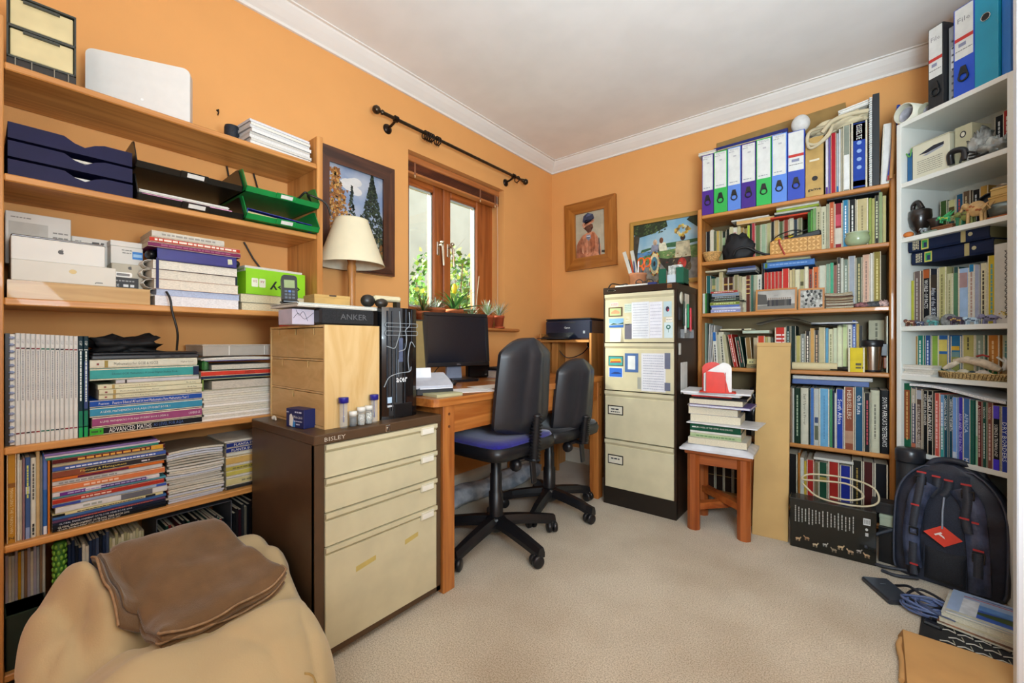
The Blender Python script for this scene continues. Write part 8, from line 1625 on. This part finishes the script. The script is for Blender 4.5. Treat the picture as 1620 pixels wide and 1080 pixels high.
# --- sixth: tall conservation books
z = BZ[1]; G = 'conservation books on the sixth white shelf'
its = [(.034, .305, '#1c5a40', 'green leather-look hardback with brown panel', dict(bands=((.16, .9, '#8a4a2c'),), title='~', tc='#c8a060', hard=True)), (.024, .29, '#4a4858', 'slate and stone photo-spined book', dict(bands=((.75, .98, '#b5ad98'), (.03, .12, '#b86a50')), title='~', tc='#c8c4c0')), (.026, .285, '#5a463c', 'brown photo-spined heritage book', dict(title="AUSTRALIA'S WORLD HERITAGE", tc='#d8d0c8', ts=.5, tlen=.68, tpos=.42, bands=((.84, .98, '#a8acb8'), (.02, .2, '#8a7a6a')))), (.02, .28, '#101114', 'black wetlands book', dict(title='WETLANDS IN DANGER', tc='#e4e2dc', ts=.5, tlen=.5, tpos=.70)), (.022, .282, '#0e0f10', 'black rain forest book', dict(title='THE LAST RAIN FORESTS', tc='#f0eee8', ts=.6, tlen=.72, tpos=.58)), (.021, .275, '#c8564a', 'coral red book', dict(title='~', tc='#e8c0b8')), (.017, .27, '#6a9ac8', 'sky blue ocean book', dict(title='~', tc='#e0ecf4', bands=((.0, .5, '#3f9a9a'),))), (.017, .27, '#1c4a5c', 'left dark teal earth care book', dict(title='CARING FOR THE EARTH', tc='#e4ecec', ts=.5, tlen=.5, tpos=.7)), (.018, .268, '#1a4456', 'right dark teal earth care book', dict(title='CARING FOR THE EARTH', tc='#e4ecec', ts=.5, tlen=.5, tpos=.7)), (.018, .265, '#6f9ad8', 'cornflower blue book', dict(bands=((.02, .14, '#c8d0dc'),))), (.017, .268, '#3f34a0', 'violet blue atlas', dict(title='ASIA AND THE PACIFIC', tc='#c0b8f0', ts=.6, tlen=.6, tpos=.45)), (.026, .265, '#3f6aa0', 'steel blue atlas', dict(title='AFRICA', tc='#b8d0ec', ts=.5, tlen=.3, tpos=.62, t2=[('M', .05, .05, .6, '#f0f2f4')])), (.012, .262, '#1f5c50', 'slim dark green book', {}), (.012, .262, '#c9dcd0', 'slim mint and white book', dict(bands=((.0, .45, '#8ac0a0'),))), (.016, .26, '#5c1f24', 'maroon vision book', dict(title='A VISION', tc='#d8c0b8', ts=.5, tlen=.24, tpos=.82, t2=[('~', .4, .55, .5, '#c8a8a0')])), (.014, .26, '#1c4a40', 'dark green vision book', dict(title='VISION', tc='#c8d4cc', ts=.5, tlen=.18, tpos=.84, t2=[('~', .4, .55, .5, '#b0c4bc')])), (.018, .26, '#7a4a40', 'dusty brown vision book', dict(title='VISION', tc='#d8c4bc', ts=.45, tlen=.18, tpos=.84, t2=[('~', .4, .55, .5, '#c8b0a8')])), (.026, .25, '#14151c', 'black and violet science handbook', dict(title='SCIENCE & TECHNOLOGY', tc='#f0f0ec', ts=.4, tlen=.5, tpos=.46, bands=((.8, 1, '#5a48c8'), (.0, .17, '#4a3ad0'))))]
x = row(BW, .0165, .004, z, its, 'on the sixth shelf of the white bookcase', G, d=.2)
row(BW, x+.001, .004, z, [(.024, .25, '#2c3f94', 'broad blue desert book at the right end', dict(title='DRY BORDERS', tc='#d8e0f0', ts=.55, tlen=.6, tpos=.46, dy=0))], 'of the sixth white shelf', G, d=.2)
def wavy(u, v, o): return (.05+.34*u, .004+.2*v, .296+o-.028*u+.008*math.sin(u*5))
t = thing('magazine', 'thick white magazine lying bent over the conservation books', 'magazine', bw(0, 0, z)); part('pages', MB().grid(lambda u, v: wavy(u, v, 0), 20, 2, M('#d8d8da', .6)).grid(lambda u, v: wavy(u, v, .011), 20, 2, M('#e6e6e8', .5)).grid(lambda u, v: (wavy(u, 0, 0)[0], .004, wavy(u, 0, .011*v)[2]), 20, 1, M('#dcdcdc', .7, .1, 200)), t, fixn=False); part('cover', MB().grid(lambda u, v: wavy(u, v, .0118), 20, 2, M('#e8e8ea', .35)), t, fixn=False)
# --- lowest visible shelf
z = BZ[0]
pile(BW, .03, .06, z, [(.05, .34, '#2a2c30', 'thick dark atlas', {}), (.04, .33, '#c9c8bc', 'white atlas', dict(title='~', tc='#7a7a74')), (.05, .34, '#1d2a3c', 'dark blue atlas', {}), (.03, .32, '#d0d0c8', 'pale grey atlas', dict(title='~', tc='#8a8a84'))], 'lying behind the backpack', 'atlases behind the backpack', d=.19)

# ================================================================ things on the floor at the right
# black printed box
t = thing('game_box', 'black box printed with white text columns and little animals', 'box', (-.246, 2.487, 0, 1)); GBX = M('#12130f', .25, .03, 10, coat=.3)
part('box_body', MB().box(0, .322, 0, .085, 0, .232, GBX, .0015), t); part('lid', MB().box(-.002, .324, -.002, .087, .19, .238, M('#191a17', .25, coat=.3), .0015), t)
mb = MB()
for k in range(17): words(mb, .022+.0135*k+(.004 if k > 8 else 0), .165-.002*(k % 3), .078-.006*(k % 4), .0042, M('#a8a8a0'), -.0026, -90)
part('lettering', mb, t, fixn=False)
part('barcode', MB().poly([(.277, .175), (.302, .175), (.302, .205), (.277, .205)], M('#d8d8d4'), -.0028), t, fixn=False); mb = MB()
for k in range(6): mb.poly([(.280+.0035*k, .18), (.2815+.0035*k, .18), (.2815+.0035*k, .2), (.280+.0035*k, .2)], M('#2a2a2a'), -.0032)
part('barcode_lines', mb, t, fixn=False)
part('print_mark', MB().disc(.289, .155, .005, .006, M('#c8c8c4'), -.0012).poly([(.284, .125), (.295, .125), (.295, .14), (.284, .14)], M('#b8b8b4'), -.0012), t, fixn=False)
TANS = ['#c0a07a', '#a88460', '#c8b898', '#b0b0a8', '#9a8a70', '#d0b48a', '#b89a78', '#a8a098']
for k, (x, zz, s_, fl) in enumerate([(.032, .045, 1, 1), (.068, .056, 1, -1), (.100, .034, 1.0, 1), (.138, .045, .9, 1), (.172, .03, 1.0, -1), (.196, .05, 1.1, 1), (.232, .04, 1.1, -1), (.262, .052, .9, 1), (.29, .04, 1, -1)]):
    mb = MB(); c = M(TANS[k % 8], .5, .2, 200); f = lambda a, b: (x+fl*a*.011*s_, zz+b*.011*s_)
    mb.poly([f(-1, 0), f(-.7, -.35), f(.6, -.3), f(.9, .1), f(.5, .45), f(-.6, .4)], c, -.0012); mb.poly([f(.6, .2), f(.9, .1), f(1.3, .7), f(1.1, 1.0), f(.8, .8)], c, -.0014)
    for q in (-.75, -.4, .3, .6): mb.poly([f(q, -.2), f(q+.16, -.2), f(q+.1, -1.1), f(q-.02, -1.1)], c, -.0016)
    part('animal_print', mb, t, fixn=False)
mb = MB(); words(mb, .09, .0855, .06, .006, M('#c8c8c4'), 0); mb.v = [(x, y_+.03, .2386) for x, y_, z_ in mb.v]; part('lid_lettering', mb, t, fixn=False)
CC = M('#cdbf9c', .45)
tube_obj('white_cable', smooth_pts([(-.20, 2.54, .30), (-.14, 2.52, .255), (-.05, 2.51, .245), (.04, 2.52, .25), (.085, 2.53, .28), (.07, 2.55, .33), (.0, 2.57, .35), (-.1, 2.56, .355), (-.18, 2.55, .345), (-.2, 2.54, .32), (-.13, 2.53, .33), (-.03, 2.535, .335), (.02, 2.54, .31), (.03, 2.54, .28), (-.02, 2.53, .262), (-.09, 2.53, .262)], 6), .0042, CC, 'pale looped cable lying over the black printed box', 'cable', 7)
carton((.085, 2.56, 0, -10), .10, .1, .16, M('#17181a', .4), 'small black carton between the printed box and backpack', lid=.03)
carton((.088, 2.575, .161, -8), .095, .09, .05, M('#aab39a', .5), 'pale green box on the small black carton', lid=.015)
carton((.06, 2.59, .2115, -5), .13, .08, .05, M('#1c1d20', .4), 'flat black box above the pale green box', lid=.015)

# backpack leaning on the white bookcase
PKF = (.118, 2.50, 0, -17)
t = thing('backpack', 'large black backpack with shoulder straps toward the room and red tag', 'backpack', PKF)
NY = M('#262a38', .42, .2, 14, .3, 260); NYD = M('#14161c', .6, .1, 30, .2, 500); NYB = M('#454d66', .32, .3, 16, .4, 120); WEB = M('#30343e', .5, .1, 200, .2, 600); REDW = M('#b02a28', .6)
LEAN = Matrix.Rotation(R(-4), 4, 'X')
def outl(k):   # half-width and centre of the sack at height k (0..1)
    hw = .178*(1-.06*(2*k-.7)**2)
    if k > .62: hw *= math.sqrt(max(0, 1-((k-.62)/.38)**2.6))*.9+.1*(1-k)/.38
    if k < .06: hw *= .9+.1*k/.06
    return hw, .175
H_ = .495
def pk(a, k, off=0):
    hw, cx = outl(k); c, s = math.cos(a), math.sin(a); e = .5
    x = cx + math.copysign(abs(c)**e, c)*(hw+off); y = .066 + math.copysign(abs(s)**e, s)*(.063+off)*(1-.25*k)
    y += .010*NZ.noise(Vector((x*9, k*6, 4)))
    return LEAN @ Vector((x, y, max(.002, H_*k)))
mb = MB(); NU = 48; NV = 30
mb.grid(lambda u, v: pk(2*PI*u, .004+.992*v), NU, NV, NY, True, True)
mb.add([pk(2*PI*i/NU, .996) for i in range(NU)], [tuple(range(NU))], NY); mb.add([pk(2*PI*i/NU, .004) for i in range(NU)], [tuple(range(NU))[::-1]], NY); part('sack', mb, t)
def fp_(x, z_, o=0): 
    k = min(.99, z_/H_); hw, cx = outl(k); c = max(-1, min(1, (x-cx)/max(.01, hw))); s = -(max(0, 1-abs(c)**4))**.25
    return LEAN @ Vector((x, .066 + s*.063*(1-.25*k)-o, z_))
rim = [(.175+outl(k)[0]*.93*sg, H_*k) for sg, ks in ((-1, [i/24 for i in range(1, 24)]), (1, [i/24 for i in range(23, 0, -1)])) for k in ks]
part('piping', MB().tube([fp_(x, z_, .006) for x, z_ in rim], .004, M('#454a58', .35), 6), t)
part('back_mesh', MB().grid(lambda u, v: fp_(.11+.13*u, .06+.40*v, .006+.012*math.sin(PI*u)), 10, 16, M('#2a3040', .7, .25, 500, .4, 500)), t, fixn=False)
part('lumbar_pad', MB().grid(lambda u, v: fp_(.115+.12*u, .02+.13*v, .010+.022*(math.sin(PI*u)*math.sin(PI*v))**.4), 14, 14, M('#1a1d26', .7, .3, 450, .4, 450)), t, fixn=False)
def strap(name, ctr, wd, o, m, th=.012, parent=t):
    P = smooth_pts([(x, z_, 0) for x, z_ in ctr], 8); mb = MB(); top = []; n_ = len(P)
    for i, p in enumerate(P):
        d = (P[min(i+1, n_-1)]-P[max(i-1, 0)]).normalized(); nx = Vector((-d.y, d.x, 0)); w_ = wd if not callable(wd) else wd(i/(n_-1))
        a = p+nx*w_/2; b = p-nx*w_/2; q = p
        top.append((fp_(a.x, a.y, o), fp_(a.x, a.y, o+th*.7), fp_(q.x, q.y, o+th), fp_(b.x, b.y, o+th*.7), fp_(b.x, b.y, o)))
    vs = [v for r_ in top for v in r_]; fs = [(5*i+j, 5*i+j+1, 5*i+6+j, 5*i+5+j) for i in range(n_-1) for j in range(4)]
    mb.add(vs, fs, m, True); return part(name, mb, parent, fixn=False)
def buckle(x, z_, w, h, o=.04):
    p = fp_(x, z_, o); T = Matrix.Translation(p) @ LEAN
    return part('buckle', MB().box(-w/2, w/2, -.004, .004, h*.3, h/2, M('#101114', .3), .002, T=T).box(-w/2, w/2, -.004, .004, -h/2, -h*.3, M('#101114', .3), .002, T=T).box(-w/2, -w*.36, -.004, .004, -h*.3, h*.3, M('#101114', .3), .001, T=T).box(w*.36, w/2, -.004, .004, -h*.3, h*.3, M('#101114', .3), .001, T=T), t)
sl = strap('shoulder_strap', [(.125, 0.412), (.095, 0.348), (.08, 0.257), (.075, 0.156), (.085, 0.055)], lambda k: .062-.012*k, .018, NYB, .022)
sr = strap('shoulder_strap', [(.215, 0.412), (.25, 0.348), (.262, 0.257), (.27, 0.147), (.275, 0.027)], lambda k: .066-.008*k, .018, NYB, .022)
for pth, par in (([(.105, 0.449), (.10, 0.385), (.09, 0.302), (.082, 0.220)], sl), ([(.235, 0.431), (.24, 0.367), (.235, 0.302), (.245, 0.247)], sr)): strap('webbing', pth, .026, .042, WEB, .003)
strap('webbing', [(.15, 0.440), (.145, 0.394), (.125, 0.357)], .028, .02, WEB, .005); strap('webbing', [(.185, 0.435), (.18, 0.394), (.165, 0.367)], .028, .02, WEB, .005)
strap('webbing', [(.085, 0.156), (.085, 0.073), (.09, 0.027)], .026, .042, WEB, .003); strap('webbing', [(.272, 0.183), (.272, 0.092)], .026, .044, WEB, .003)
for x, z_, w, h in ((.102, 0.417, .036, .034), (.24, 0.394, .038, .036), (.084, 0.202, .03, .032), (.272, 0.165, .036, .04), (.09, 0.050, .032, .03)): buckle(x, z_, w, h)
for x, z_, w in ((.105, 0.451, .03), (.15, 0.445, .026), (.186, 0.438, .026), (.235, 0.434, .03), (.088, 0.312, .026), (.232, 0.302, .028), (.262, 0.295, .02), (.272, 0.194, .03), (.09, 0.069, .026)):
    p = fp_(x, z_, .0465); part('red_stitch', MB().box(-w/2, w/2, -.0012, .0012, -.0035, .0035, REDW, T=Matrix.Translation(p) @ LEAN), t)
part('top_handle', MB().tube(smooth_pts([LEAN @ Vector((.10, .07, .455)), LEAN @ Vector((.13, .075, .495)), LEAN @ Vector((.19, .075, .505)), LEAN @ Vector((.25, .075, .485)), LEAN @ Vector((.285, .07, .43))], 8), .014, NY, 8), t)
part('side_strap', MB().tube(smooth_pts([(0, .05, .16), (-.05, .0, .13), (-.075, -.02, .09), (-.07, -.03, .07)]), [.008]*18+[.004], WEB, 6), t); part('floor_strap', MB().tube(smooth_pts([(.06, .0, .02), (-.01, -.02, .012), (-.06, -.01, .008)]), .007, WEB, 6).tube(smooth_pts([(.1, -.02, .012), (.04, -.06, .008), (-.01, -.055, .006)]), .007, WEB, 6), t)
tg = fp_(.173, .215, .052)
part('tag_cord', MB().tube([fp_(.172, .365, .03), fp_(.170, .31, .04), tg+Vector((0, 0, .028))], .0035, M('#8a8f9c', .4), 6), t)
tagp = part('red_tag', MB().prism([(0, .042), (.058, 0), (.006, -.042), (-.056, .0)], -.001, .001, M('#e0402c', .5), 'y', T=Matrix.Translation(tg) @ LEAN), t)
part('tag_script', MB().poly([(-.024, .0), (-.004, .014), (.001, .010), (-.019, -.004)], M('#f2e4de'), -.0016).poly([(-.013, .003), (-.006, .007), (.006, -.002), (.009, -.010), (.002, -.006), (.0, -.004)], M('#f2e4de'), -.0018), tagp, fixn=False, fr=None); C.objects  # flat print on the tag
tagp.children[0].matrix_local = Matrix.Translation(tg) @ LEAN
t = thing('camera_case', 'black round lidded case behind the top left of the backpack', 'case', (.196, 2.625, 0)); part('body', MB().lathe([(0, 0), (.05, 0), (.048, .01), (.048, .46), (.0, .46)], n=28, m=M('#15171c', .45)), t); part('lid', MB().lathe([(0, .46), (.050, .46), (.052, .465), (.052, .508), (.046, .518), (0, .52)], n=28, m=M('#24262c', .3)), t)

# hard drive, cables, brochures, net rug and flattened cardboard
t = thing('hard_drive', 'flat dark grey portable drive lying on the carpet', 'hard drive', (.022, 2.31, 0, -62)); part('body', MB().box(0, .17, 0, .095, 0, .018, M('#2c3038', .35), .004), t); part('top_plate', MB().box(.004, .166, .004, .091, .018, .0195, M('#3a3f48', .3), .003), t); part('light_slot', MB().box(.05, .052, .04, .06, .0195, .02, M('#8a8f9a')), t)
for k, q in enumerate(([(.13, 2.32), (.165, 2.27), (.20, 2.24), (.245, 2.20), (.22, 2.14), (.17, 2.17), (.16, 2.23), (.20, 2.27), (.26, 2.22), (.255, 2.14), (.21, 2.10)], [(.165, 2.21), (.19, 2.15), (.235, 2.11), (.265, 2.13), (.25, 2.19), (.20, 2.21), (.18, 2.17), (.21, 2.12), (.27, 2.09)])):
    tube_obj('usb_cable', smooth_pts([(x, y, .012+.012*((i*5) % 3)/2+.02*(0 < i < 9)) for i, (x, y) in enumerate(q)]), .005, M(['#1c2028', '#44506e'][k], .4), ['black coiled cable beside the brochures on the floor', 'blue-grey coiled cable beside the brochures on the floor'][k], 'cable', 7)
q = []
for i in range(64):
    a = i*.62; rr = .052+.010*math.sin(i*.37); q.append((.215+rr*1.25*math.cos(a)*.9+.01*math.sin(i), 2.165+rr*.85*math.sin(a), .016+.03*(i/64)+.004*math.sin(i*1.7)))
tube_obj('network_cable', smooth_pts(q, 3), .0048, M('#5a6a94', .4), 'thick coil of pale blue network cable beside the brochures', 'cable', 6)
solo('adapter', MB().box(0, .05, 0, .03, 0, .022, M('#17181c', .3), .005), 'small black adapter beside the coiled cables', 'adapter', (.185, 2.07, .0, -20))
t = thing('net_mat', 'black mat with white net pattern under the brochures', 'mat', (.170, 1.99, 0, -8)); part('mat', MB().box(0, .42, -.02, .2, 0, .012, M('#1b1b1c', .8, .1, 60), .003), t); mb = MB(); 
for i in range(9):
    for j in range(5):
        x0, y0 = .05+i*.04+(j % 2)*.02, .0+j*.04
        mb.tube([(x0, y0, .014), (x0+.018, y0+.010, .0155), (x0+.036, y0+.006, .014)], .002, M('#cfcabc', .6), 5); mb.tube([(x0+.036, y0+.006, .014), (x0+.03, y0+.03, .015)], .0014, M('#a8a48c', .6), 5)
part('net_cord', mb, t, kind='stuff')
BF = (.245, 2.20, .012, 8)
for k, (zz, dx, dy, r_, c, w, d, lab) in enumerate([(.012, 0, -.06, -3, '#8a5a3c', .25, .2, 'brown patterned brochure at the bottom of the floor pile'), (.020, .006, -.055, -1, '#c9bfa0', .25, .2, 'cream brochure second from the bottom of the floor pile'), (.034, .012, -.05, 1, '#c9c8bc', .25, .2, 'thick pale brochure in the middle of the floor pile')]):
    t = thing('brochure', lab, 'brochure', (BF[0]+dx-.02, BF[1]+dy-.05, zz+.006, -14+r_), 'brochures on the floor'); part('pages', MB().box(0, w, 0, d, .001, (.008, .013, .018)[k], M('#d8d2bc', .8, .1, 150, stretch=(1, 1, 6))), t); part('cover', MB().box(-.001, w+.001, -.001, d+.001, (.008, .013, .018)[k], (.008, .013, .018)[k]+.001, M(c, .4, .3 if k == 0 else .05, 40)), t)
t = thing('brochure', 'blue coastal brochure on top of the floor pile', 'brochure', (BF[0]+.002, BF[1]-.10, .0605, -13), 'brochures on the floor'); part('pages', MB().box(0, .25, 0, .2, 0, .006, M('#dcd8c8', .7)), t); part('cover', MB().box(-.001, .251, -.001, .201, .006, .007, M('#9db4d4', .3)), t)
def flat(pts, c, k): mb = MB(); mb.add([(x, y, .0072+.0003*k) for x, y in pts], [tuple(range(len(pts)))], M(c, .3, .1, 30)); part('cover_print', mb, t, fixn=False)
flat([(.07, .02), (.25, .02), (.25, .13), (.07, .13)], '#3f62b8', 0); flat([(.03, .02), (.07, .02), (.07, .15), (.03, .15)], '#d8dce0', 0); flat([(.07, .07), (.14, .085), (.22, .075), (.25, .068), (.25, .05), (.16, .045), (.07, .05)], '#4a5a30', 1); flat([(.07, .09), (.25, .09), (.25, .13), (.07, .13)], '#6a9ad8', 1); flat([(.03, .165), (.25, .165), (.25, .17), (.03, .17)], '#c8403c', 1); flat([(.05, .178), (.22, .178), (.22, .185), (.05, .185)], '#5a6a94', 1); flat([(.0, .0), (.25, .0), (.25, .018), (.0, .018)], '#c8c8b4', 1)
t = thing('cardboard_sheet', 'large flattened brown cardboard sheet on the carpet in the foreground', 'cardboard', (.128, 1.975, 0, -2)); KB = M('#c8995f', .8, .06, 6, .05, 60); part('board', MB().box(0, .5, -.62, -.02, .02, .026, KB, .001), t); part('turned_edge', MB().add([(0, -.02, .026), (0, -.62, .026), (-.012, -.62, .0), (-.012, -.02, .0)], [(0, 1, 2, 3)], M('#a87a44', .8)).add([(0, -.02, .026), (.5, -.02, .026), (.5, -.016, .0), (0, -.016, .0)], [(0, 1, 2, 3)], M('#a87a44', .8)), t, fixn=False); part('edge_roll', MB().tube(smooth_pts([(-.004, -.06, .012), (-.012, -.12, .016), (-.006, -.2, .014), (-.01, -.3, .014)]), .008, KB, 8), t)
build_text()
